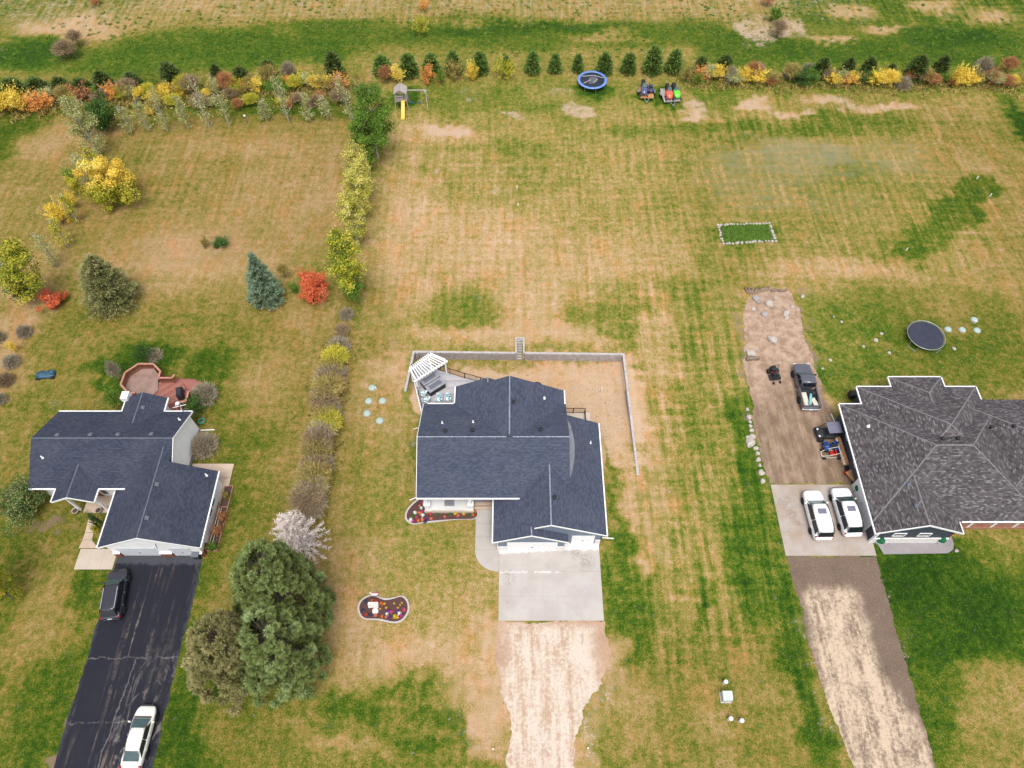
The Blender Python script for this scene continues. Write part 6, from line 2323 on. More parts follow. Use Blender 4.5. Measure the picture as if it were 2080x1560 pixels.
zk = lambda x, y: at(700 + x / 3.4667, 1150 + y / 3.4667)
bed('flower_bed', 'kidney-shaped flower bed with pale edging on the front lawn', [zk(*p) for p in ((105, 300), (130, 240), (200, 212), (280, 240), (340, 232), (400, 218), (438, 255), (442, 320), (400, 378), (340, 392), (250, 372), (140, 365))])
zf = lambda x, y: at(780 + x / 3.7143, 960 + y / 3.7143)
bed('flower_bed', 'mulched flower bed wrapping the front porch of the middle house', [zf(*p) for p in ((280, 200), (225, 240), (182, 290), (172, 340), (195, 375), (240, 386), (310, 372), (420, 362), (540, 354), (685, 347), (685, 285), (500, 270), (320, 270), (300, 215))])

M['petals'] = {}
for k, c in dict(red=(.55, .04, .03), pink=(.62, .06, .16), magenta=(.42, .02, .22), purple=(.15, .02, .28), yellow=(.75, .45, .03), orange=(.72, .16, .03), white=(.8, .78, .74), coral=(.62, .16, .10), navy=(.04, .035, .11), green=(.05, .14, .02)).items():
    M['petals'][k] = mat('petal_' + k, c, tuple(x * .75 for x in c), 9, .7)
M['flower_leaf'] = mat('flower_leaf', (.07, .13, .03), (.04, .08, .02), 9, .8)


def flower_meshes():
    out = []
    for s in range(3):
        r = random.Random(s)
        lf, pt = MB(), MB()
        for k in range(26):
            a, e, l = r.uniform(0, 6.3), r.uniform(.1, 1.0), r.uniform(.15, .3)
            d = Vector((math.cos(a) * math.cos(e), math.sin(a) * math.cos(e), math.sin(e) * .8))
            w = Vector((-math.sin(a), math.cos(a), 0)) * .05
            p = d * l
            lf.add([(0, 0, .02), p * .6 + w, p, p * .6 - w], [(0, 1, 2, 3)])
        for k in range(34):
            a, e = r.uniform(0, 6.3), r.uniform(.25, 1.45)
            d = Vector((math.cos(a) * math.cos(e), math.sin(a) * math.cos(e), math.sin(e) * .75))
            p = d * r.uniform(.2, .27)
            t1 = d.orthogonal().normalized() * r.uniform(.05, .08)
            t2 = d.cross(t1)
            pt.add([p + t1, p + t2, p - t1, p - t2], [(0, 1, 2, 3)])
        out.append((lf.mesh('leaves', M['flower_leaf'], fix=False), pt.mesh('blossom', M['petals']['red'], fix=False)))
    return out


FM = flower_meshes()
FCOUNT = {}


def flower(p, colour, where, s=1.0):
    k = (colour, where)
    FCOUNT[k] = FCOUNT.get(k, 0) + 1
    a, b = random.choice(FM)
    t = thing('flower_plant', '%s %s blossom clump from the left in %s' % (ORD[FCOUNT[k] - 1], colour, where), 'flower', (p.x, p.y, .05), random.uniform(0, 6), 'blossoms in ' + where)
    t.scale = (s, s, s)
    link('leaves', a, t)
    o = link('blossom', b, t)
    o.material_slots[0].link = 'OBJECT'
    o.material_slots[0].material = M['petals'][colour]


kid = 'the kidney-shaped bed'
fl = [(155, 252, 'navy'), (192, 240, 'coral'), (222, 244, 'red'), (130, 308, 'navy'), (152, 338, 'red'), (182, 338, 'navy'), (215, 340, 'coral'), (280, 262, 'yellow'), (250, 298, 'yellow'), (293, 291, 'yellow'), (258, 262, 'orange'), (350, 259, 'yellow'), (403, 256, 'yellow'),
      (390, 272, 'yellow'), (376, 290, 'yellow'), (422, 303, 'pink'), (370, 312, 'purple'), (313, 316, 'purple'), (330, 322, 'pink'), (298, 334, 'white'), (385, 332, 'white'), (265, 352, 'orange'), (292, 356, 'coral'), (320, 357, 'purple'), (352, 352, 'yellow'), (372, 360, 'yellow'), (398, 348, 'magenta')]
for x, y, c_ in sorted(fl):
    flower(zk(x, y + 3), c_, kid, random.uniform(.7, 1.1) * (.6 if c_ == 'yellow' and y < 300 else 1))
por = 'the porch bed'
fl = [(282, 222, 'magenta'), (270, 250, 'coral'), (283, 264, 'white'), (232, 300, 'white'), (222, 322, 'green'), (262, 300, 'orange'), (290, 290, 'magenta'), (276, 302, 'coral'), (290, 320, 'white'), (205, 355, 'white'), (220, 360, 'magenta'), (262, 362, 'orange'), (290, 352, 'coral'), (320, 345, 'purple'),
      (350, 310, 'red'), (356, 345, 'coral'), (402, 312, 'green'), (540, 305, 'yellow'), (500, 312, 'green'), (600, 310, 'yellow'), (640, 318, 'green'), (560, 322, 'coral'), (460, 330, 'coral'), (678, 292, 'orange'), (672, 320, 'orange'), (310, 366, 'navy'), (245, 335, 'pink')]
for x, y, c_ in sorted(fl):
    flower(zf(x, y + 3), c_, por, random.uniform(.8, 1.2))
q = zk(205, 292)
t = thing('garden_plaque', 'white stone plaque on a base inside the kidney-shaped bed', 'plaque', (q.x, q.y, .05))
MB().box((0, .15, .3), (.95, .3, .6), 0, -.3).build('plaque', M['white_stone'], t, bevel=.04)
MB().lathe([(.3, 0), (.3, .12), (.2, .18), (0, .18)], 14, (.2, -.35, 0)).build('base', M['white_stone'], t, True)
q = zk(225, 218)
t = thing('lawn_ornament', 'white stork-like ornament standing at the top of the kidney-shaped bed', 'ornament', (q.x, q.y, .05))
MB().tube((0, 0, 0), (0, 0, .8), .025).build('stake', M['steel'], t)
MB().loft([[(x, -r_, z), (x, 0, z + r_), (x, r_, z), (x, 0, z - r_)] for x, r_, z in ((-.3, .03, .95), (-.1, .14, .85), (.15, .12, .88), (.32, .03, 1.0))]).build('body', M['white_plastic'], t, True)
MB().tube((-.3, 0, .95), (-.4, .05, 1.2), .05, .07, 8).build('head', M['white_plastic'], t)
MB().box((.1, .12, .95), (.4, .04, .2), .3).build('wing', M['petals']['pink'], t)

# left house: pots, bin, raised planter, hose
for x, y, lab in ((156, 1040, 'round stone pot at the left porch post of the left house'), (203, 1039, 'round stone pot at the right side of the left house porch')):
    q = at(x, y, .2)
    t = thing('plant_pot', lab, 'pot', (q.x, q.y, .2))
    MB().lathe([(.18, 0), (.3, .32), (.34, .42), (.29, .42), (.26, .34)], 16).build('pot', M['pale_slab'], t, True)
    MB().lathe([(.265, .345), (0, .36)], 16).build('soil', M['planter_soil'], t)
q = at(402, 1133)
t = thing('wheelie_bin', 'dark bin standing at the right end of the left garage', 'bin', (q.x + .1, q.y + .1, .03))
MB().loft([[(-.26, -.28, .05), (.26, -.28, .05), (.26, .28, .05), (-.26, .28, .05)], [(-.32, -.36, .95), (.32, -.36, .95), (.32, .36, .95), (-.32, .36, .95)]]).build('bin_body', M['dark_plastic'], t)
MB().box((0, 0, 1.0), (.7, .8, .08), 0, .06).build('lid', M['vent_grey'], t, bevel=.02)
for s in (1, -1):
    MB().lathe([(.04, -.03), (.1, -.03), (.1, .03), (.04, .03)], 10, (s * .28, .34, .1), 'X').build('wheel', M['tyre'], t)
pl_ = thing('raised_planter', 'long cedar-edged planter along the left garage side wall', 'planter', (0, 0, 0))
pq = [at(458, 990), at(475, 988), at(442, 1120), at(420, 1120)]
for a, b in zip(pq, pq[1:] + pq[:1]):
    bar(pl_, 'edge_board', (a.x, a.y, .1), (b.x, b.y, .1), .08, .3, M['cedar'])
MB().prism([(p.x, p.y) for p in pq], -.05, .12).build('soil', M['planter_soil'], pl_)
bar(pl_, 'cross_board', at(447, 1030, .2), at(463, 1030, .2), .07, .2, M['cedar'])
bar(pl_, 'trellis_rail', at(450, 1032, .4), at(430, 1110, .4), .05, .06, M['tan_board'])
bar(pl_, 'trellis_rail', at(446, 1032, .5), at(425, 1106, .5), .05, .06, M['tan_board'])
q = at(405, 860)
o = MB().ring(.32, .05, .1, 20).ring(.34, .05, .19, 20).ring(.3, .05, .28, 20).build('hose_coil', M['green_hose'], None, True)
o.location = (q.x + .25, q.y + .2, 0)
props(o, 'coiled green hose at the back corner of the left house', 'hose')
# right house: topiary pots, pumpkins
for x, y, z, lab in ((1782, 1103, .05, 'clipped green topiary ball in a white pot at the patio corner'), (1905, 1101, .05, 'clipped green topiary ball in a white pot mid patio'), (1738, 998, .035, 'clipped green topiary ball beside the white garage doors')):
    q = at(x, y, z)
    t = thing('topiary', lab, 'topiary', (q.x, q.y, z))
    MB().lathe([(.2, 0), (.3, .45), (.33, .5), (.26, .5)], 14).build('pot', M['white_plastic'], t, True)
    o = link('foliage_ball', rock_mesh(50, 3, .06), t)
    o.data.materials.append(M['topiary_green'])
    o.location = (0, 0, .78)
    o.scale = (.38, .38, .38)
for i, (x, y, s) in enumerate(((1927, 1085, .34), (1932, 1082, .24))):
    q = at(x, y, .05)
    t = thing('pumpkin', 'large orange pumpkin at the corner of the stamped patio' if i == 0 else 'small orange pumpkin behind the large one at the patio corner', 'pumpkin', (q.x, q.y, .05))
    prof = []
    b = MB()
    secs = []
    for k in range(20):
        a = 2 * math.pi * k / 20
        rr = s * (1 + (.06 if k % 2 else -.04))
        secs.append([(rr * math.sin(g_) * math.cos(a), rr * math.sin(g_) * math.sin(a), s * .8 - s * .8 * math.cos(g_)) for g_ in np.linspace(.1, 3.04, 8)])
    secs.append(secs[0])
    b.loft(secs, False, False)
    b.build('rind', M['orange'], t, True)
    MB().tube((0, 0, s * 1.5), (.03, 0, s * 1.85), .03).build('stalk', M['log'], t)
q = at(1942, 1119)
o = rock(1942, 1119, .4, 'small tan stone at the rounded patio corner')
# back of the right house: white post frame and cushion heap
q = at(1745, 815, .0)
t = thing('patio_umbrella_stand', 'white pole and dark covered furniture behind the right house corner', 'patio set', (q.x - .4, q.y + .3, 0))
MB().tube((0, 0, 0), (0, 0, 2.3), .05).build('pole', M['white_paint'], t)
MB().box((-.1, .3, .4), (1.2, .8, .8)).build('cover', M['dark_plastic'], t, bevel=.12)

# ------------------------------------------------------------------ vegetation
def foliage(name, stops, rough=.8, trans=.25, bright=1.5):
    """leaf colour runs along the stops from leaf to leaf"""
    g = G(name, rough, .15)
    t = g.attr('tint')
    oi = g.new('ShaderNodeObjectInfo').outputs['Random']
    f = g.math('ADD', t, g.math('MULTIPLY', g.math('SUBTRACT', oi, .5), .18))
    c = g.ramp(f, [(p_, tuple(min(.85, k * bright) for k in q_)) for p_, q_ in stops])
    g.col(c)
    if trans:
        tr = g.new('ShaderNodeBsdfTranslucent')
        g.put(tr.inputs['Color'], c)
        mx = g.new('ShaderNodeMixShader')
        mx.inputs[0].default_value = trans
        out = g.n['Material Output']
        g.l.new(g.b.outputs[0], mx.inputs[1])
        g.l.new(tr.outputs[0], mx.inputs[2])
        g.l.new(mx.outputs[0], out.inputs['Surface'])
    return g.m


def mk(c, d=.55, u=1.35):
    return [(.0, tuple(k * d for k in c)), (.5, c), (1.0, tuple(min(1, k * u) for k in c))]


F = {
    'pine': foliage('pine_needles', mk((.072, .112, .024), .5, 1.7), trans=.15, bright=1.9),
    'dark_pine': foliage('dark_pine_needles', mk((.052, .074, .019), .5, 1.6), trans=.15, bright=1.8),
    'blue_spruce': foliage('blue_spruce_needles', mk((.135, .185, .115), .4, 1.6), trans=.1),
    'olive_spruce': foliage('olive_spruce_needles', [(0, (.055, .048, .018)), (.35, (.115, .118, .040)), (.7, (.185, .185, .075)), (1, (.28, .27, .13))], trans=.1),
    'big_pine': foliage('big_pine_needles', [(0, (.035, .032, .012)), (.3, (.075, .088, .026)), (.65, (.125, .162, .050)), (1, (.235, .285, .135))], trans=.15, bright=1.75),
    'brown_pine': foliage('brown_pine_needles', [(0, (.04, .04, .015)), (.4, (.095, .095, .035)), (.75, (.16, .145, .062)), (1, (.235, .205, .11))], trans=.15, bright=2.1),
    'dead': foliage('dead_needles', [(0, (.16, .12, .10)), (.5, (.34, .28, .25)), (1, (.52, .46, .43))], trans=0),
    'yellow': foliage('yellow_leaves', [(0, (.22, .17, .03)), (.4, (.48, .33, .04)), (.8, (.66, .44, .06)), (1, (.72, .54, .16))]),
    'gold': foliage('gold_leaves', [(0, (.26, .17, .03)), (.4, (.50, .34, .045)), (.8, (.62, .45, .08)), (1, (.62, .50, .24))], bright=1.6),
    'orange': foliage('orange_leaves', [(0, (.20, .08, .03)), (.4, (.46, .19, .05)), (.8, (.64, .30, .08)), (1, (.66, .40, .18))]),
    'red': foliage('red_leaves', [(0, (.16, .03, .015)), (.4, (.40, .085, .035)), (.8, (.56, .14, .06)), (1, (.58, .24, .14))]),
    'yellow_green': foliage('yellow_green_leaves', [(0, (.10, .12, .015)), (.4, (.24, .25, .025)), (.8, (.42, .36, .04)), (1, (.58, .44, .08))]),
    'green': foliage('green_leaves', mk((.088, .155, .022), .4, 1.8)),
    'bright_green': foliage('bright_green_leaves', mk((.11, .20, .03), .5, 1.5), bright=1.4),
    'deep_green': foliage('deep_green_leaves', mk((.042, .085, .018), .4, 1.6)),
    'pale_green': foliage('pale_green_leaves', [(0, (.12, .13, .04)), (.5, (.26, .27, .10)), (1, (.42, .41, .22))]),
    'pale_yellow': foliage('pale_yellow_leaves', [(0, (.18, .17, .04)), (.4, (.36, .34, .09)), (.8, (.52, .46, .15)), (1, (.60, .55, .28))]),
    'olive': foliage('olive_leaves', [(0, (.09, .08, .02)), (.5, (.22, .18, .05)), (1, (.36, .28, .10))]),
    'grey_twig': foliage('grey_twigs', [(0, (.095, .078, .05)), (.5, (.19, .16, .108)), (1, (.31, .265, .19))], trans=0),
    'brown_twig': foliage('brown_twigs', [(0, (.075, .05, .03)), (.5, (.15, .105, .06)), (1, (.25, .18, .105))], trans=0),
    'rust': foliage('rust_leaves', [(0, (.10, .05, .025)), (.5, (.26, .12, .05)), (1, (.40, .20, .09))]),
}
WARM_KINDS = 1


def leaf_mesh(name, P, N, S, tint, aspect=.55, jitter=.55, seed=0, fold=0.0):
    """one small four-sided leaf (or leaf tuft) per point, facing about N"""
    r = np.random.default_rng(seed)
    n = len(P)
    N = N + r.normal(0, jitter, (n, 3))
    N /= np.linalg.norm(N, axis=1)[:, None] + 1e-9
    A = r.normal(0, 1, (n, 3))
    T = np.cross(N, A)
    T /= np.linalg.norm(T, axis=1)[:, None] + 1e-9
    B = np.cross(N, T)
    S = S[:, None]
    v = np.stack([P - T * S, P + B * S * aspect, P + T * S, P - B * S * aspect], 1)
    q = np.arange(n * 4).reshape(n, 4)
    return np_mesh(name, v.reshape(-1, 3), q, {'tint': np.repeat(np.clip(tint, 0, 1), 4)})


def dir_leaf(name, P, D, L, W, tint, seed=0):
    """long leaves or twigs pointing along D"""
    r = np.random.default_rng(seed)
    n = len(P)
    D = D / (np.linalg.norm(D, axis=1)[:, None] + 1e-9)
    T = np.cross(D, np.array([0, 0, 1.0]) + r.normal(0, .55, (n, 3)))
    T /= np.linalg.norm(T, axis=1)[:, None] + 1e-9
    L, W = L[:, None], W[:, None]
    v = np.stack([P - T * W, P + T * W, P + D * L + T * W * .35, P + D * L - T * W * .35], 1)
    return np_mesh(name, v.reshape(-1, 3), np.arange(n * 4).reshape(n, 4), {'tint': np.repeat(np.clip(tint, 0, 1), 4)})


def sph(r, n):
    v = r.normal(0, 1, (n, 3))
    return v / np.linalg.norm(v, axis=1)[:, None]


def join_np(name, parts):
    co, qs, ti, o = [], [], [], 0
    for me in parts:
        n = len(me.vertices)
        c = np.empty(n * 3, np.float32)
        me.vertices.foreach_get('co', c)
        q = np.empty(len(me.loops), np.int32)
        me.loops.foreach_get('vertex_index', q)
        t = np.empty(n, np.float32)
        me.attributes['tint'].data.foreach_get('value', t)
        co.append(c.reshape(-1, 3))
        qs.append(q.reshape(-1, 4) + o)
        ti.append(t)
        o += n
        bpy.data.meshes.remove(me)
    return np_mesh(name, np.concatenate(co), np.concatenate(qs), {'tint': np.concatenate(ti)})


def broadleaf(seed, n_leaf, leaf, clumps=38, rc=.34, gaps=.25, tall=1.0, open_=0.0, tone=None):
    """crown in a unit ball (x, y, z in -1..1): clumps of leaves with gaps between"""
    r = np.random.default_rng(seed)
    c = sph(r, clumps) * (r.uniform(.25, 1, (clumps, 1)) ** .45) * (1 - rc * .75)
    c *= (1 + r.uniform(-gaps, gaps, (clumps, 1)))
    rad = rc * r.uniform(.6, 1.2, clumps)
    k = r.integers(0, clumps, n_leaf)
    d = sph(r, n_leaf)
    d[:, 2] = d[:, 2] * .9 + .12
    P = c[k] + d * (rad[k] * r.uniform(.35, 1.05, n_leaf) ** .5)[:, None]
    ct = r.uniform(-.22, .22, clumps)
    tint = .48 + ct[k] + r.normal(0, .16, n_leaf)
    if tone is not None:
        tint += tone(P)
    S = leaf * r.uniform(.6, 1.3, n_leaf)
    return leaf_mesh('crown', P, d + P * .5 + np.array([0, 0, .35]), S, tint, .6, .6, seed)


def limbs(seed, n, h, r0, reach, m, name='trunk', top=.9, up=.6):
    """tapered trunk with limbs reaching into the crown, height h"""
    r = random.Random(seed)
    b = MB()
    b.tube((0, 0, -.15), (r.uniform(-.05, .05), r.uniform(-.05, .05), h * .45), r0, r0 * .7, 7, False)
    b.tube((0, 0, h * .45), (0, 0, h * top), r0 * .7, r0 * .15, 6, False)
    for i in range(n):
        z = h * r.uniform(.25, .8)
        a = r.uniform(0, 6.3)
        l = reach * r.uniform(.55, .95)
        mid = (math.cos(a) * l * .5, math.sin(a) * l * .5, z + l * up * .4)
        end = (math.cos(a + .2) * l, math.sin(a + .2) * l, z + l * up)
        b.tube((0, 0, z), mid, r0 * .4, r0 * .25, 5, False)
        b.tube(mid, end, r0 * .25, r0 * .08, 4, False)
    return b.mesh(name, m, True)


def spruce(seed, tiers, per, lobes, nl, needle, slim=.82, droop=.15, puff=1.0):
    """unit conifer: radius 1, height 1 from 0; tiers of branches ending in needle lobes"""
    r = np.random.default_rng(seed)
    P, D, T = [], [], []
    for i in range(tiers):
        f = (i + .3) / tiers
        z = f ** .95
        R_ = (1 - f) ** slim * (.9 + .1 * math.sin(i * 2.1)) + .015
        n = max(3, int(per * (R_ * .85 + .18)))
        a0 = r.uniform(0, 6.3)
        for k in range(n):
            a = a0 + 2 * math.pi * k / n + r.uniform(-.2, .2)
            L = R_ * r.uniform(.72, 1.1)
            zz = z + r.uniform(-.5, .5) / tiers
            lt = r.uniform(-.16, .16)
            m = max(2, int(lobes * (R_ * .7 + .3)))
            for j in range(m):
                g_ = (j + .6) / m
                c = np.array([math.cos(a) * L * g_, math.sin(a) * L * g_, zz - droop * L * g_ * .35 + .05 * g_ * L])
                rr = puff * (.10 + .075 * (1 - abs(g_ - .6))) * (R_ * .75 + .3)
                d = sph(r, nl)
                d[:, 2] = np.abs(d[:, 2]) * .9 - .1
                p = c + d * np.array([rr, rr, rr * .45]) * r.uniform(.3, 1.0, (nl, 1))
                P.append(p)
                D.append(d * .7 + np.array([math.cos(a), math.sin(a), .35]) * .9)
                T.append(.34 + lt + .26 * g_ + .16 * d[:, 2] + r.normal(0, .10, nl))  # lobe tops tinted lighter: light from above painted into the needle colour
    P, D, T = np.concatenate(P), np.concatenate(D), np.concatenate(T)
    return P, D, T


def spruce_mesh(seed, tiers, per, lobes, nl, needle, hr, **k):
    P, D, T = spruce(seed, tiers, per, lobes, nl, needle, **k)
    P = P * np.array([1, 1, hr])
    r = np.random.default_rng(seed + 1)
    n = len(P)
    D = D + r.normal(0, .35, D.shape)
    L = needle * r.uniform(.7, 1.3, n)
    return dir_leaf('crown', P, D, L, L * .30, T, seed)


def twiggy(seed, n, leaf_n=0, w=.012):
    """bare shrub in a unit dome: fine twigs fanning up and out"""
    r = np.random.default_rng(seed)
    d = sph(r, n)
    d[:, 2] = np.abs(d[:, 2]) * .9 + .12
    rad = r.uniform(.1, 1, n) ** .6 * .92
    P = d * rad[:, None] * np.array([1, 1, .9])
    D = d + r.normal(0, .45, (n, 3)) + np.array([0, 0, .25])
    return dir_leaf('crown', P, D, r.uniform(.16, .38, n), np.full(n, w) * r.uniform(.7, 1.4, n), .3 + .4 * rad + r.normal(0, .15, n), seed)


def poplar(seed, n_leaf, leaf, thin=0.0, tone=None):
    """upright crown: radius 1, z 0..1"""
    r = np.random.default_rng(seed)
    nb = 46
    zb = r.uniform(.0, .86, nb)
    ab = r.uniform(0, 6.3, nb)
    env = np.sin(np.clip(zb * .95 + .09, 0, 1) ** .75 * math.pi) ** .55
    lb = env * r.uniform(.55, 1.05, nb)
    k = r.integers(0, nb, n_leaf)
    f = r.uniform(.1, 1, n_leaf) ** .7
    P = np.stack([np.cos(ab[k]) * lb[k] * f, np.sin(ab[k]) * lb[k] * f, zb[k] + f * .14 * (1 - zb[k] * .4)], 1)
    P += r.normal(0, 1, (n_leaf, 3)) * np.array([.13, .13, .028])
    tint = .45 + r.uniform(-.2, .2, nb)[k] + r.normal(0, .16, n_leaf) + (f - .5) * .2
    if tone is not None:
        tint += tone(P)
    return P, tint


def spray(seed, n):
    """leafy shoots fanning up and out of a shrub, some well past the rest"""
    r = np.random.default_rng(seed)
    m = 22
    a, e, l = r.uniform(0, 6.3, m), r.uniform(.35, 1.35, m), r.uniform(.75, 1.25, m)
    k = r.integers(0, m, n)
    f = r.uniform(.3, 1, n)
    d = np.stack([np.cos(a) * np.cos(e), np.sin(a) * np.cos(e), np.sin(e)], 1)
    P = np.array([0, 0, -.75]) + d[k] * (l[k] * f * 1.7)[:, None] * np.array([.75, .75, 1])
    P += r.normal(0, .05, P.shape)
    D = d[k] + r.normal(0, .6, P.shape)
    return dir_leaf('crown', P, D, r.uniform(.08, .16, n), r.uniform(.02, .035, n), .45 + .3 * f + r.normal(0, .15, n), seed)


# unit crowns (shared between alike plants)
U = {}
for i in range(4):
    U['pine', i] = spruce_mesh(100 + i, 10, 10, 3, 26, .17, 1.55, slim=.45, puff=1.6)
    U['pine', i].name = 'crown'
for i in range(4):
    a = broadleaf(200 + i, 2300, .052, 16 + 3 * i, .36, .55)
    U['bush', i] = join_np('crown', [a, spray(205 + i, 700)])
for i in range(3):
    a = broadleaf(220 + i, 1100, .05, 18, .34, .6)
    U['loose', i] = join_np('crown', [a, spray(225 + i, 800)])
for i in range(3):
    U['twig', i] = twiggy(240 + i, 2600, w=.014)
for i in range(2):
    a = broadleaf(250 + i, 800, .05, 18, .36, .55)
    U['half', i] = join_np('crown', [a, twiggy(255 + i, 1300, w=.014)])

TR = {}


def trunk_for(kind, i):
    k = (kind, i % 2)
    if k not in TR:
        if kind == 'pine':
            TR[k] = MB().tube((0, 0, -.1), (0, 0, 1.3), .07, .02, 6).mesh('trunk', M['bark'])
        else:
            TR[k] = limbs(300 + i, 7, 1.5, .055, .6, M['bark'])
    return TR[k]


def crown_obj(t, me, m):
    o = link('crown', me, t)
    if not me.materials:
        me.materials.append(m)
    o.material_slots[0].link = 'OBJECT'
    o.material_slots[0].material = m
    return o


PCOUNT = {}


def plant_box(kind, colour, x0, x1, y0, y1, label, cat='shrub', group=None, name='shrub', lift=0.0):
    """rounded plant filling a photo box: finds its place, width and height"""
    xm = (x0 + x1) / 2
    s = scale_at(xm, y1)
    p0 = at(xm, y1)
    a = math.atan2(CAM_H, p0.y)                      # how steeply it is seen
    rad = (x1 - x0) / 2 / s * (1.15 if kind in ('twig', 'half') else 1.05)
    hp = (y1 - y0) / 2 / s
    b2 = hp * hp - (rad * math.sin(a)) ** 2
    b = max(math.sqrt(b2) / math.cos(a) if b2 > 0 else 0, rad * .62)
    q = at(xm, y1 - min(rad * math.sin(a), hp) * s * .92)
    i = random.randrange(100)
    t = thing(name, label, cat, (q.x, q.y, 0), random.uniform(0, 6.3), group)
    n = {'bush': 4, 'loose': 3, 'twig': 3, 'half': 2}[kind]
    tr = link('trunk', trunk_for('bush', i), t)
    tr.scale = (rad, rad, b)
    o = crown_obj(t, U[kind, i % n], F[colour])
    o.scale = (rad, rad, b * (1 if kind != 'twig' else 1.7))
    o.location = (0, 0, (b * (.98 + lift)) if kind != 'twig' else .02)
    return t


def pine(px_, py_, top, w, label, colour='pine', group=None):
    q = at(px_, py_)
    s = scale_at(px_, py_)
    hgt = max(height(px_, top, q.y), .8)
    rad = w / 2 / s
    i = random.randrange(100)
    t = thing('pine_tree', label, 'pine tree', q, random.uniform(0, 6.3), group)
    tr = link('trunk', trunk_for('pine', i), t)
    tr.scale = (rad, rad, hgt * .7)
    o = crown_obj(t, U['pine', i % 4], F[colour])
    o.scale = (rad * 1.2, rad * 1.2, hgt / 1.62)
    o.location = (0, 0, .08)
    return t


def run(rows, fn):
    for r_ in rows:
        fn(*r_)


# ---- the spaced row of young pines behind the lawn
row = [(778, 149, 114, 38), (832, 153, 109.5, 38), (877, 147, 109.5, 35), (921.7, 147, 105, 35), (976, 147, 105, 34), (1029, 142, 115, 22), (1082, 147, 105, 31), (1127, 145.5, 110.5, 27), (1172.8, 144.5, 110.5, 23),
       (1226.7, 148, 108.5, 32), (1275, 146.5, 108.5, 31), (1324, 147, 94, 38), (1366.6, 145.5, 100.7, 33)]
for i, (x, y, tp, w) in enumerate(row):
    pine(x, y, tp, w, '%s young pine from the left in the spaced row behind the back lawn' % ORD[i], 'pine', 'spaced row of young pines')
row = [(1421, 146, 116, 29), (1467, 148, 113, 34), (1663, 155, 118, 34), (1715.5, 154, 119, 29), (1758, 153, 118, 31), (1805, 154, 131, 21), (1854, 159, 114.4, 42), (1900, 157, 114.4, 34)]
for i, (x, y, tp, w) in enumerate(row):
    pine(x, y, tp, w, '%s dark pine from the left in the hedge at far right' % ORD[i], 'dark_pine', 'dark pines in the far right hedge')
row = [(34.6, 196, 163, 50), (85, 195, 161, 46), (130, 188, 159, 36), (173, 191, 161, 42), (218, 184, 147, 42), (272, 174, 149, 38), (355, 174, 128, 44), (445, 163, 131.5, 24), (495, 171, 137, 38), (550, 158, 123, 36), (682, 157, 107, 38)]
for i, (x, y, tp, w) in enumerate(row):
    pine(x, y, tp, w, '%s dark pine from the left in the hedge at far left' % ORD[i], 'dark_pine', 'dark pines in the far left hedge')

# ---- coloured shrubs of the far hedges: centre, top, foot, width
WORD = {'gold': 'golden', 'yellow': 'yellow', 'orange': 'orange', 'red': 'red', 'yellow_green': 'yellow-green', 'green': 'green', 'deep_green': 'dark green', 'olive': 'olive', 'grey_twig': 'bare grey', 'brown_twig': 'bare brown', 'rust': 'rust-coloured', 'pale_green': 'pale green', 'pale_yellow': 'pale yellow'}


def hedge(rows, where, fill=()):
    cnt = {}
    rf = random.Random(len(rows))
    rows = list(rows)
    for x0_, y0_, x1_, y1_, n_ in fill:
        for k in range(n_):
            f_ = (k + rf.uniform(.1, .9)) / n_
            x_, y_ = x0_ + (x1_ - x0_) * f_, y0_ + (y1_ - y0_) * f_ + rf.uniform(-7, 5)
            w_ = rf.uniform(16, 34)
            rows.append((x_, y_, y_ - w_ * rf.uniform(.75, 1.1), w_, rf.choice(('olive', 'olive', 'rust', 'green', 'pale_green', 'gold', 'brown_twig', 'yellow_green')), rf.choice(('loose', 'half', 'half'))))
    for x, foot, top, w, colour, kind in sorted(rows):
        cnt[colour] = cnt.get(colour, 0) + 1
        w *= 1.2
        plant_box(kind, colour, x - w / 2, x + w / 2, top - 3, foot + 2, '%s %s shrub from the left in %s' % (ORD[cnt[colour] - 1], WORD[colour], where), 'shrub', 'shrubs of ' + where)


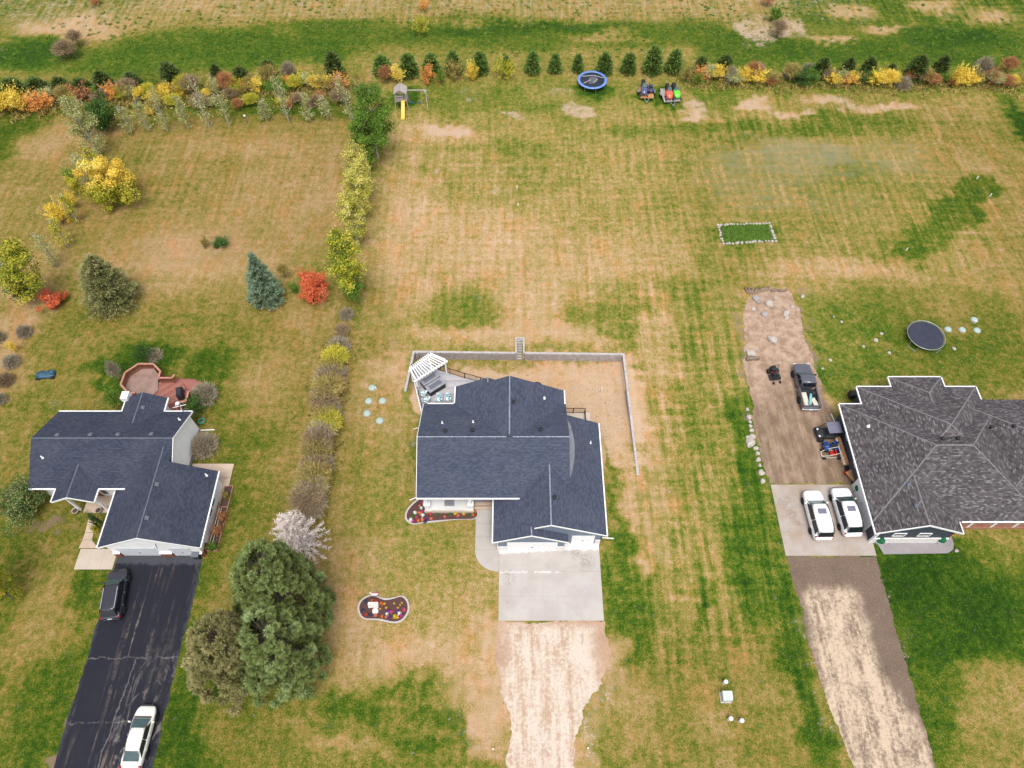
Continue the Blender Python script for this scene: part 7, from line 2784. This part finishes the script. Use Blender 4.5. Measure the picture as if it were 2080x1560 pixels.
hedge([(806.6, 175, 142, 31, 'gold', 'loose'), (785, 173, 144, 22, 'rust', 'half'), (871, 175, 140, 25, 'orange', 'bush'), (896.5, 175, 149, 15, 'green', 'bush'), (928, 171, 132.4, 30, 'olive', 'loose'), (960, 168, 134.7, 22, 'yellow', 'bush'), (1021, 169, 133, 35, 'yellow_green', 'loose'), (1393, 170, 137, 26, 'olive', 'loose')],
      'the row in front of the young pines')
hedge([(1424.5, 167, 145.5, 32, 'orange', 'loose'), (1455.6, 167, 139, 28, 'yellow', 'bush'), (1482, 170, 140.6, 20, 'grey_twig', 'twig'), (1509.5, 175, 145.5, 24, 'yellow', 'bush'), (1537, 176.5, 147, 33, 'gold', 'bush'), (1568, 176.5, 150, 29, 'olive', 'loose'), (1629, 181, 144, 42, 'deep_green', 'bush'),
       (1687.7, 178, 153.7, 26, 'yellow', 'bush'), (1717, 176.5, 155, 28, 'orange', 'loose'), (1750, 175, 149, 29, 'deep_green', 'loose'), (1774, 180, 152, 32, 'yellow', 'bush'), (1806, 172, 156, 20, 'gold', 'half'), (1831.5, 184, 160, 24, 'grey_twig', 'twig'), (1845, 168, 149, 18, 'rust', 'half'),
       (1889, 178, 160, 26, 'rust', 'half'), (1936, 181, 144, 30, 'yellow', 'bush'), (1964, 180, 149, 38, 'gold', 'bush'), (1992, 155, 122.6, 28, 'grey_twig', 'twig'), (2005, 177, 147, 27, 'rust', 'loose'), (2042, 155, 126, 26, 'rust', 'half'), (2070, 179, 157, 25, 'olive', 'loose'), (1640, 150, 132, 20, 'grey_twig', 'twig'), (1540, 145, 133, 18, 'grey_twig', 'twig'), (1600, 160, 148, 16, 'grey_twig', 'twig')],
      'the far right hedge', ((1400, 172, 2075, 178, 26),))
hedge([(14, 241, 192, 44, 'yellow', 'bush'), (41.5, 240, 187, 44, 'gold', 'bush'), (83, 236, 197, 40, 'orange', 'loose'), (104, 226, 195.6, 30, 'orange', 'bush'), (166, 211, 183, 43, 'rust', 'loose'), (208, 205, 185, 30, 'green', 'loose'), (235, 209, 176.5, 34, 'orange', 'bush'), (263, 202, 170, 33, 'brown_twig', 'half'),
       (291, 209, 183, 26, 'yellow', 'bush'), (314, 210, 189, 20, 'gold', 'bush'), (337.5, 205, 176.5, 33, 'yellow', 'bush'), (367, 196, 173, 26, 'yellow', 'bush'), (384, 189, 176, 15, 'orange', 'bush'), (462, 184, 164, 23, 'orange', 'bush'), (497, 189, 170, 16, 'orange', 'bush'), (524, 190, 163, 28, 'gold', 'bush'),
       (550, 181, 144, 31, 'olive', 'half'), (583, 181, 159, 22, 'orange', 'bush'), (611, 184, 163, 34, 'yellow_green', 'bush'), (640, 184, 159, 23, 'yellow', 'bush'), (663, 188, 157.5, 31, 'olive', 'loose'), (696, 188, 156, 28, 'orange', 'loose'), (588, 157, 130, 22, 'grey_twig', 'twig'), (306, 240, 222, 18, 'gold', 'loose'),
       (470, 205, 188, 24, 'brown_twig', 'half'), (405, 214, 196, 22, 'brown_twig', 'half'), (640, 218, 198, 24, 'brown_twig', 'twig'), (608, 214, 195, 22, 'brown_twig', 'half')],
      'the far left hedge', ((0, 232, 240, 205, 10), (240, 205, 700, 186, 22), (300, 232, 700, 214, 10)))
run([('half', 'brown_twig', 119, 162, 90, 130, 'dark bare bush alone in the far left meadow', 'bush'), ('half', 'brown_twig', 148, 176, 68, 102, 'reddish bare bush behind the dark one in the far left meadow', 'bush'),
     ('loose', 'rust', 185, 212, -6, 16, 'small rusty bush at the top edge of the far left meadow', 'bush'), ('loose', 'yellow_green', 845, 876, 38, 79, 'yellow-green young tree alone behind the pine row', 'tree'), ('loose', 'orange', 848, 872, 0, 28, 'orange sapling at the top edge above the yellow-green tree', 'tree'),
     ('half', 'brown_twig', 1562, 1593, 48, 82, 'bare brown bush beside the pale patch in the far meadow', 'bush'), ('bush', 'green', 1557, 1588, 16, 52, 'green bush with yellow top in the far meadow', 'bush'), ('half', 'rust', 1545, 1570, -8, 18, 'rusty bush at the top edge of the far meadow', 'bush')], plant_box)


# ---- leaning, half-bare poplars along the left hedge
def thin_poplar(fx_, fy_, tx_, ty_, label, colour='pale_green', n=420, rad=1.0, seed=0, group=None):
    q = at(fx_, fy_)
    hgt = height(tx_, ty_, q.y)
    top = Vector(((tx_ - 1040) / FOC * (q.y * _c + (CAM_H - hgt) * _s) - q.x, 0, hgt))
    t = thing('poplar_tree', label, 'poplar tree', q, 0, group)
    r = random.Random(seed)
    b = MB()
    b.tube((0, 0, -.1), top * .5, .09, .06, 6, False).tube(top * .5, top, .06, .015, 5, False)
    for k in range(26):
        f = r.uniform(.12, .95)
        a = r.uniform(0, 6.3)
        l = rad * (1.1 - f * .75) * r.uniform(.6, 1)
        p0 = top * f
        p1 = p0 + Vector((math.cos(a) * l, math.sin(a) * l, l * 1.1))
        b.tube(p0, p1, .028, .009, 4, False)
        for _ in range(2):
            a2 = a + r.uniform(-.9, .9)
            pm = p0.lerp(p1, r.uniform(.3, .8))
            b.tube(pm, pm + Vector((math.cos(a2), math.sin(a2), 1.0)) * l * .4, .016, .006, 3, False)
    b.build('trunk', M['pale_bark'], t)
    P, tint = poplar(seed, n, .1)
    P = P * np.array([rad, rad, hgt]) + (P[:, 2:3] * np.array([[top.x, top.y, 0]]))
    rr = np.random.default_rng(seed)
    me = leaf_mesh('crown', P, rr.normal(0, 1, P.shape) + np.array([0, 0, .5]), rr.uniform(.07, .14, n), tint, .6, .5, seed)
    me.materials.append(F[colour])
    link('crown', me, t)
    return t


tp_ = [(341, 267, 305, 173), (382, 261, 356, 194), (426, 258, 382, 152), (465.6, 254, 424, 147), (542, 246, 531, 201), (587, 247, 554, 149), (630, 246, 614, 187), (666, 242, 651, 194), (713, 244, 685, 152), (266, 270, 242, 215), (301, 266, 273, 201)]
for i, k in enumerate(sorted(tp_)):
    thin_poplar(*k, '%s thin half-bare poplar from the left in front of the left hedge' % ORD[i], n=620, rad=1.2, seed=400 + i, group='thin poplars along the left hedge')
thin_poplar(180, 380, 149, 311, 'thin pale sapling above the golden tree', n=700, rad=1.2, seed=420)
thin_poplar(118, 539, 68, 472, 'thin pale sapling left of the olive spruce', n=500, rad=1.2, seed=421)


thin_poplar(196, 352, 172, 296, 'yellow-green sapling between the leaning poplar and the golden tree', 'yellow_green', 800, 1.1, 422)
thin_poplar(160, 452, 122, 396, 'yellow-green sapling left of the golden tree foot', 'yellow_green', 700, 1.0, 423)
thin_poplar(138, 500, 98, 440, 'pale yellow-green sapling above the olive spruce', 'yellow_green', 700, 1.1, 424)


# ---- bigger single trees
def big_poplar(fx_, fy_, tx_, ty_, w, label, colour, n=5200, leaf=.15, seed=0, bark='pale_bark', tone=None, two=None, group=None):
    q = at(fx_, fy_)
    hgt = height(tx_, ty_, q.y)
    rad = w / 2 / scale_at(fx_, fy_)
    lean = (tx_ - 1040) / FOC * (q.y * _c + (CAM_H - hgt) * _s) - q.x
    t = thing('poplar_tree', label, 'poplar tree', q, 0, group)
    tr = limbs(seed, 16, hgt, .16, rad * .8, M[bark], top=.95, up=1.1)
    o = link('trunk', tr, t)
    n = int(n * 1.8)
    leaf *= .72
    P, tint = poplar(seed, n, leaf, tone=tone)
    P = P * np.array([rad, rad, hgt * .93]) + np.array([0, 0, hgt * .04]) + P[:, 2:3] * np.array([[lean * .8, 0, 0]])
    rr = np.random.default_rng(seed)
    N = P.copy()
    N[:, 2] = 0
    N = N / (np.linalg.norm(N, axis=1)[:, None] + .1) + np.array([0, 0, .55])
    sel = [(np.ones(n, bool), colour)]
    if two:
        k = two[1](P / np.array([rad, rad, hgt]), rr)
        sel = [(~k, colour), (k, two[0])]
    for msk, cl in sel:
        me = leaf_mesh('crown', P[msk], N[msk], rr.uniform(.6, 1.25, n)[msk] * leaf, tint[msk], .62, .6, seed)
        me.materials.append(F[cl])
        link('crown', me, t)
    return t


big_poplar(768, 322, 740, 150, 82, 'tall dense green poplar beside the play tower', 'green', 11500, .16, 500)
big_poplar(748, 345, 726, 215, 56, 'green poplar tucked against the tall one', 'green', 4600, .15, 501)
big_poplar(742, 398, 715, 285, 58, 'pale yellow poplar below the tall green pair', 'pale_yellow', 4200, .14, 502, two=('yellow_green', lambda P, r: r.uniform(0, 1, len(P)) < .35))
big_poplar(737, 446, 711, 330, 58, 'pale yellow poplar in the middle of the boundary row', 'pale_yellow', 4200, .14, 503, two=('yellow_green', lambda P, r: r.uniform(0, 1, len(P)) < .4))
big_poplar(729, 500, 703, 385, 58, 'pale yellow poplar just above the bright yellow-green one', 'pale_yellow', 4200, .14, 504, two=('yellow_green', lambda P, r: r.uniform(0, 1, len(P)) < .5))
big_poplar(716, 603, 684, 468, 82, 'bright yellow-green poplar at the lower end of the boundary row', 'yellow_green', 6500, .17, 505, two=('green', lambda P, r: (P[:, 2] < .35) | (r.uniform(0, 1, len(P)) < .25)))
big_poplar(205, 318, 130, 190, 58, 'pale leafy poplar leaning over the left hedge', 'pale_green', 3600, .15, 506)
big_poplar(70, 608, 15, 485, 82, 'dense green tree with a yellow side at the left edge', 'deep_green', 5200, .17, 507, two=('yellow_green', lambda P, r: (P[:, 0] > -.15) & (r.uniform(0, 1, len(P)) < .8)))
q = at(218, 282)


def round_tree(x0, x1, y0, y1, label, colour, n, leaf, seed, clumps=60, rc=.28, two=None, trunk=.16, name='tree', cat='tree', low=.0):
    xm = (x0 + x1) / 2
    s = scale_at(xm, y1)
    a = math.atan2(CAM_H, at(xm, y1).y)
    rad = (x1 - x0) / 2 / s
    hp = (y1 - y0) / 2 / s
    b2 = hp * hp - (rad * math.sin(a)) ** 2
    b = max(math.sqrt(b2) / math.cos(a) if b2 > 0 else 0, rad * .6)
    foot = at(xm, y1 - min(rad * math.sin(a), hp) * s * .9)
    t = thing(name, label, cat, foot, 0)
    link('trunk', limbs(seed, 14, b * 1.7, trunk, rad * .8, M['bark']), t)
    r = np.random.default_rng(seed)
    n = int(n * 1.9)
    me0 = broadleaf(seed, n, leaf * .68 / rad, clumps, rc, .4)
    co_ = np.empty(len(me0.vertices) * 3, np.float32)
    me0.vertices.foreach_get('co', co_)
    co_ = co_.reshape(-1, 4, 3)
    ti = np.empty(len(me0.vertices), np.float32)
    me0.attributes['tint'].data.foreach_get('value', ti)
    ti = ti.reshape(-1, 4)
    bpy.data.meshes.remove(me0)
    sel = [(np.ones(n, bool), colour)]
    if two:
        k = two[1](co_[:, 0], r)
        sel = [(~k, colour), (k, two[0])]
    for msk, cl in sel:
        c2 = co_[msk].reshape(-1, 3) * np.array([rad, rad, b]) + np.array([0, 0, b * (1 + low)])
        me = np_mesh('crown', c2, np.arange(len(c2)).reshape(-1, 4), {'tint': ti[msk].ravel()})
        me.materials.append(F[cl])
        link('crown', me, t)
    return t


round_tree(183, 251, 208, 284, 'dark green dense tree beside the leaning pale poplar', 'deep_green', 4500, .16, 520)
round_tree(193, 296, 338, 442, 'golden tree with a green lower crown in the left back lot', 'gold', 9500, .17, 521, 70, .26, two=('yellow_green', lambda P, r: (P[:, 2] + P[:, 1] * .6 < -.05 + r.normal(0, .2, len(P)))))
round_tree(608, 681, 556, 628, 'red-orange round shrub beside the bright poplar', 'red', 3600, .13, 522, 46, .3, name='shrub', cat='shrub')
round_tree(86, 145, 595, 638, 'red-orange low shrub beside the olive spruce', 'red', 2400, .13, 523, 40, .3, name='shrub', cat='shrub')
round_tree(-12, 66, 1138, 1246, 'yellow-green shrub with a red top at the left edge', 'yellow_green', 4200, .13, 524, 50, .28, two=('red', lambda P, r: (P[:, 2] + P[:, 1] > .75)), name='shrub', cat='shrub')
round_tree(8, 122, 984, 1062, 'dark juniper bush at the left house front corner', 'deep_green', 7500, .12, 525, 60, .3, two=('olive_spruce', lambda P, r: r.uniform(0, 1, len(P)) < .4), name='juniper_bush', cat='bush')
for x0, x1, y0, y1, c_, lab in ((224, 258, 796, 838, 'green', 'green bush against the left house back wall'), (279, 318, 702, 744, 'deep_green', 'dark bush behind the octagonal deck'), (588, 610, 576, 600, 'green', 'small round green bush beside the blue spruce'),
                                (432, 468, 488, 509, 'deep_green', 'low dark green bush in the middle of the left back lot'), (411, 429, 483, 509, 'olive', 'small olive bush left of the low dark one'), (380, 425, 806, 852, 'deep_green', 'leafy green bush at the end of the red deck'),
                                (426, 448, 1101, 1126, 'green', 'round green bush at the lower end of the cedar planter'), (200, 219, 1044, 1078, 'deep_green', 'dark bush between the front walk and the left garage'), (193, 207, 1068, 1086, 'yellow_green', 'light green plant beside the front walk of the left house'),
                                (434, 458, 1066, 1092, 'rust', 'rust-coloured plant low in the cedar planter'), (444, 468, 1040, 1066, 'rust', 'rust-coloured plant high in the cedar planter'), (456, 472, 1000, 1020, 'olive', 'thin green plant at the top of the cedar planter'),
                                (142, 176, 362, 402, 'yellow_green', 'yellow-green sapling left of the golden tree'), (133, 164, 396, 434, 'yellow', 'yellow sapling below the yellow-green one'), (106, 150, 418, 468, 'yellow', 'larger yellow sapling lowest in the left row'), (136, 160, 345, 376, 'green', 'green sapling above the yellow-green one')):
    plant_box('bush', c_, x0, x1, y0, y1, lab, 'bush', None, 'bush')
for x0, x1, y0, y1, c_, k_, lab in ((395, 442, 778, 830, 'grey_twig', 'twig', 'bare twiggy bush beside the red deck steps'), (390, 442, 882, 934, 'grey_twig', 'twig', 'large bare twiggy bush beside the white gable wall'), (238, 262, 742, 786, 'grey_twig', 'half', 'grey twiggy bush left of the octagonal deck'), (300, 330, 708, 738, 'grey_twig', 'twig', 'bare bush behind the octagonal deck beside the dark one'),
                                   (38, 66, 660, 690, 'grey_twig', 'twig', 'topmost grey bare shrub at the left boundary'), (10, 42, 722, 752, 'grey_twig', 'twig', 'second grey bare shrub down the left boundary'), (-2, 30, 756, 790, 'brown_twig', 'twig', 'brown bare shrub down the left boundary'), (-8, 16, 798, 826, 'grey_twig', 'twig', 'lowest grey bare shrub at the left boundary'), (-10, 12, 670, 700, 'grey_twig', 'twig', 'grey bare shrub cut by the left edge'),
                                   (24, 42, 696, 720, 'yellow', 'loose', 'small yellow shrub in the left boundary strip'), (570, 592, 540, 572, 'olive', 'half', 'thin sapling right of the blue spruce')):
    plant_box(k_, c_, x0, x1, y0, y1, lab, 'bush', None, 'bush')
bb_ = [(690, 706, 34, 'grey_twig', 'twig'), (685, 735, 42, 'yellow_green', 'half'), (675, 764, 46, 'grey_twig', 'twig'), (672, 797, 50, 'olive', 'half'), (669, 838, 40, 'grey_twig', 'twig'), (670, 866, 44, 'yellow_green', 'half'), (653, 903, 50, 'brown_twig', 'half'), (651, 944, 42, 'grey_twig', 'twig'), (642, 980, 56, 'olive', 'half'), (631, 1022, 56, 'brown_twig', 'half'), (705, 640, 22, 'grey_twig', 'twig'), (679, 748, 38, 'olive', 'half'), (676, 780, 40, 'brown_twig', 'half'), (666, 818, 46, 'brown_twig', 'half'), (664, 852, 42, 'olive', 'half'), (660, 884, 44, 'grey_twig', 'half'), (648, 922, 48, 'olive', 'half'), (644, 960, 50, 'brown_twig', 'half'), (638, 1000, 50, 'grey_twig', 'half'), (697, 676, 24, 'brown_twig', 'half'), (640, 1036, 44, 'grey_twig', 'half')]
for i, (x, y, w, c_, k_) in enumerate(sorted(bb_, key=lambda k: k[1])):
    w *= 1.22
    plant_box(k_, c_, x - w / 2, x + w / 2, y - w * .46, y + w * .46, '%s shrub from the top in the line between the left and middle lots, %s' % (ORD[i], WORD[c_]), 'shrub', 'shrubs between the lots')


# ---- conifers
def conifer(fx_, fy_, tx_, ty_, w, label, colour, tiers, per, lobes, nl, needle, seed, slim=.8, puff=1.0, cat='spruce tree', name='spruce_tree', droop=.15):
    q = at(fx_, fy_)
    hgt = height(tx_, ty_, q.y)
    rad = w / 2 / scale_at(fx_, fy_)
    lean = (tx_ - 1040) / FOC * (q.y * _c + (CAM_H - hgt) * _s) - q.x
    t = thing(name, label, cat, q, 0)
    MB().tube((0, 0, -.1), (lean * .9, 0, hgt * .93), .16, .04, 7, False).build('trunk', M['bark'], t)
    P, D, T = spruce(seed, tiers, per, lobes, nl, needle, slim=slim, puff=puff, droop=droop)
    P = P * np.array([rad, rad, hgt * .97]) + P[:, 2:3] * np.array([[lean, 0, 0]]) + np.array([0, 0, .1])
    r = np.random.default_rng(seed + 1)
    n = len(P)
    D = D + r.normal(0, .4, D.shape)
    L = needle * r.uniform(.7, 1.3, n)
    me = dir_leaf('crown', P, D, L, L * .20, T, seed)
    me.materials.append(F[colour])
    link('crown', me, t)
    return t


conifer(545, 608, 508, 515, 84, 'slim blue-green spruce in the middle of the left back lot', 'blue_spruce', 17, 15, 5, 30, .24, 600, .75)
conifer(232, 615, 178, 522, 116, 'broad olive-green spruce in the left back lot', 'olive_spruce', 15, 17, 6, 30, .26, 601, .6, 1.1)


def puffy(fx_, fy_, tx_, ty_, w, label, colour, lobes, nl, seed, size=.55, tip=.75, name='pine_tree', cat='pine tree'):
    """old pine: a rounded cone hung with needle puffs, dark hollows between them"""
    q = at(fx_, fy_)
    hgt = height(tx_, ty_, q.y)
    rad = w / 2 / scale_at(fx_, fy_)
    lean = (tx_ - 1040) / FOC * (q.y * _c + (CAM_H - hgt) * _s) - q.x
    t = thing(name, label, cat, q, 0)
    tr = MB().tube((0, 0, -.1), (lean * .9, 0, hgt * .9), .2, .05, 7, False)
    rr_ = random.Random(seed)
    r = np.random.default_rng(seed)
    P, D, T = [], [], []
    for k in range(lobes):
        f = ((k + .5) / lobes) ** .85 * .97 if k % 5 else r.uniform(.05, .85)
        a = k * 2.39996 + r.normal(0, .25)
        prof = (1 - f ** 1.7) ** tip
        R_ = rad * prof * (r.uniform(.80, 1.06) if k % 5 else r.uniform(.4, .75))
        c = np.array([math.cos(a) * R_ + lean * f, math.sin(a) * R_, hgt * (f * .93 + .04) + r.normal(0, .12)])
        out = np.array([math.cos(a), math.sin(a), .25 + f * .8])
        out /= np.linalg.norm(out)
        s_ = size * r.uniform(.65, 1.25) * (1 - .45 * f)
        m = int(nl * r.uniform(.7, 1.2))
        d = sph(r, m)
        d = d + out * .75 + np.array([0, 0, .25])
        d /= np.linalg.norm(d, axis=1)[:, None]
        p = c + d * s_ * r.uniform(.35, 1.0, (m, 1)) * np.array([1, 1, .8])
        P.append(p)
        D.append(d + np.array([0, 0, .3]))
        T.append(.32 + r.normal(0, .11) + .34 * np.clip(d @ (out * .5 + np.array([0, 0, .7])), -.6, 1) + r.normal(0, .10, m))  # puff tops tinted bright, undersides dark: shading painted into the needles
        if k % 2 == 0:
            tr.tube((lean * f * .9, 0, hgt * f * .85), tuple(c), .05, .02, 4, False)
    tr.build('trunk', M['bark'], t)
    P, D, T = np.concatenate(P), np.concatenate(D), np.concatenate(T)
    n = len(P)
    D = D + r.normal(0, .35, D.shape)
    L = .26 * r.uniform(.6, 1.3, n)
    me = dir_leaf('crown', P, D, L, L * .17, T, seed)
    me.materials.append(F[colour])
    link('crown', me, t)
    return t


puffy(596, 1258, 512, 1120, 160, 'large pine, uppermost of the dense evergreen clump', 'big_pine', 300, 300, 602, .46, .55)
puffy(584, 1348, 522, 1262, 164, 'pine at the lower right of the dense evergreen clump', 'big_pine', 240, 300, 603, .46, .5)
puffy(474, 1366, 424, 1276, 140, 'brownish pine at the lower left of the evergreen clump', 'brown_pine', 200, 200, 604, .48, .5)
# the dead grey one: bare branches in whorls, feathered with grey twigs
q = at(622, 1112)
t = thing('dead_spruce', 'dead grey spruce above the dense evergreen clump', 'dead tree', q)
hgt = height(585, 1045, q.y)
tr = MB().tube((0, 0, -.1), (-.3, 0, hgt * .9), .16, .03, 7, False)
r = np.random.default_rng(610)
P, D, L_, T_ = [], [], [], []
for tier in range(11):
    f = (tier + .4) / 11
    for k in range(9):
        a = k * .698 + tier * .37 + r.normal(0, .12)
        l = (1 - f) ** .7 * 2.9 * r.uniform(.7, 1.12) + .2
        b0 = np.array([-.3 * f, 0, hgt * (.05 + f * .85)])
        e = np.array([math.cos(a), math.sin(a), r.uniform(.0, .35)])
        b1 = b0 + e * l
        tr.tube(tuple(b0), tuple(b1), .035, .01, 4, False)
        m = int(16 + 34 * l / 3)
        u = r.uniform(.15, 1, m)[:, None]
        sd = np.where(r.uniform(0, 1, m) < .5, 1, -1)[:, None] * np.array([-math.sin(a), math.cos(a), 0])
        P.append(b0 + e * l * u)
        D.append(e * .8 + sd * r.uniform(.5, 1.1, (m, 1)) + r.normal(0, .15, (m, 3)) - np.array([0, 0, .15]))
        L_.append(r.uniform(.22, .55, m) * (1.1 - u[:, 0] * .5))
        T_.append(.4 + u[:, 0] * .35 + r.normal(0, .12, m))
tr.build('trunk', M['pale_bark'], t)
P, D, L_, T_ = map(np.concatenate, (P, D, L_, T_))
me = dir_leaf('crown', P, D, L_, np.full(len(P), .022), T_, 611)
me.materials.append(F['dead'])
link('crown', me, t)

# ---- weeds dotting the right back lawn, rough grass of the far meadow: uncountable
def tufts(name, n, place, size, colour, seed, label):
    r = np.random.default_rng(seed)
    P = place(r, n)
    k = 14
    Q = np.repeat(P, k, 0) + r.normal(0, .16, (n * k, 3)) * np.array([1, 1, 0])
    D = r.normal(0, .7, (n * k, 3)) + np.array([0, 0, .8])
    L = r.uniform(.5, 1.2, n * k) * size
    me = dir_leaf(name, Q, D, L, L * .22, r.uniform(.1, .9, n * k), seed)
    me.materials.append(F[colour])
    o = link(name, me)
    props(o, label, 'grass', kind='stuff')
    return o


def in_px(spots):
    c_ = np.array([at(x, y) for x, y in spots])

    def f_(r, n):
        k = r.integers(0, len(c_), n)
        return c_[k] + r.normal(0, .22, (n, 3)) * np.array([1, 1, 0])
    return f_


wd = [z5(x, y) for x, y in ((690, 255), (740, 290), (790, 325), (800, 203), (865, 280), (985, 310), (1030, 325), (945, 330), (910, 362), (960, 395), (1005, 390), (560, 390), (615, 380), (595, 430), (970, 430), (610, 470), (760, 475), (805, 505), (625, 505), (660, 525), (950, 500), (1100, 360), (1070, 405), (1130, 545), (1195, 540),
                               (1000, 625), (660, 655), (755, 650), (800, 690), (840, 660), (700, 700), (900, 700), (1020, 640), (1080, 640), (1490, 645), (1645, 620), (1690, 600), (1580, 430), (1690, 440), (1775, 465), (1860, 435), (1480, 550), (1720, 580), (1290, 188), (1060, 208), (1030, 228), (1100, 238), (870, 655), (760, 240), (1300, 690), (670, 740), (1000, 700), (930, 520), (1040, 560))]
tufts('weed_patch', 260, in_px(wd), .17, 'green', 700, 'dark green weeds dotting the right back lawn')


def meadow(r, n):
    x = r.uniform(-95, 95, n)
    y = r.uniform(103, 138, n)
    keep = np.sin(x * .31 + y * .2) + np.sin(x * .13 - y * .47) + r.normal(0, .8, n) > .1
    x, y = x[keep], y[keep]
    x = np.resize(x, n)
    y = np.resize(y, n)
    return np.stack([x, y, np.zeros(n)], 1)


tufts('meadow_grass', 2600, meadow, .24, 'green', 701, 'rough green grass of the far meadow')
tufts('straw_grass', 900, lambda r, n: np.stack([r.uniform(-75, 40, n), r.uniform(112, 138, n), np.zeros(n)], 1), .26, 'olive', 702, 'straw-coloured dry grass of the far meadow')
gbp = np.array([list(p) for p in gb])
tufts('bed_weeds', 620, lambda r, n: (lambda u, v: gbp[0] * (1 - u) * (1 - v) + gbp[1] * u * (1 - v) + gbp[2] * u * v + gbp[3] * (1 - u) * v)(r.uniform(.05, .95, (n, 1)), r.uniform(.05, .95, (n, 1))) + np.array([0, 0, .05]), .2, 'bright_green', 703, 'bright green weeds filling the stone-edged garden bed')


def along(pts, spread):
    c_ = [at(*p) for p in pts]

    def f_(r, n):
        k = r.integers(0, len(c_) - 1, n)
        u = r.uniform(0, 1, (n, 1))
        a_ = np.array([list(p) for p in c_])
        return a_[k] * (1 - u) + a_[k + 1] * u + r.normal(0, spread, (n, 3)) * np.array([1, 1, 0])
    return f_


tufts('brush', 520, along([(696, 690), (680, 760), (668, 850), (648, 950), (632, 1040)], .75), .42, 'olive', 710, 'dry brush growing along the line of shrubs between the lots')
tufts('undergrowth', 900, along([(0, 225), (120, 215), (250, 205), (400, 195), (550, 186), (700, 182)], 1.3), .5, 'olive', 711, 'olive undergrowth at the feet of the far left hedge')
tufts('hedge_grass', 600, along([(1400, 168), (1560, 172), (1750, 174), (1900, 174), (2075, 176)], 1.0), .4, 'olive', 712, 'dry grass at the feet of the far right hedge')
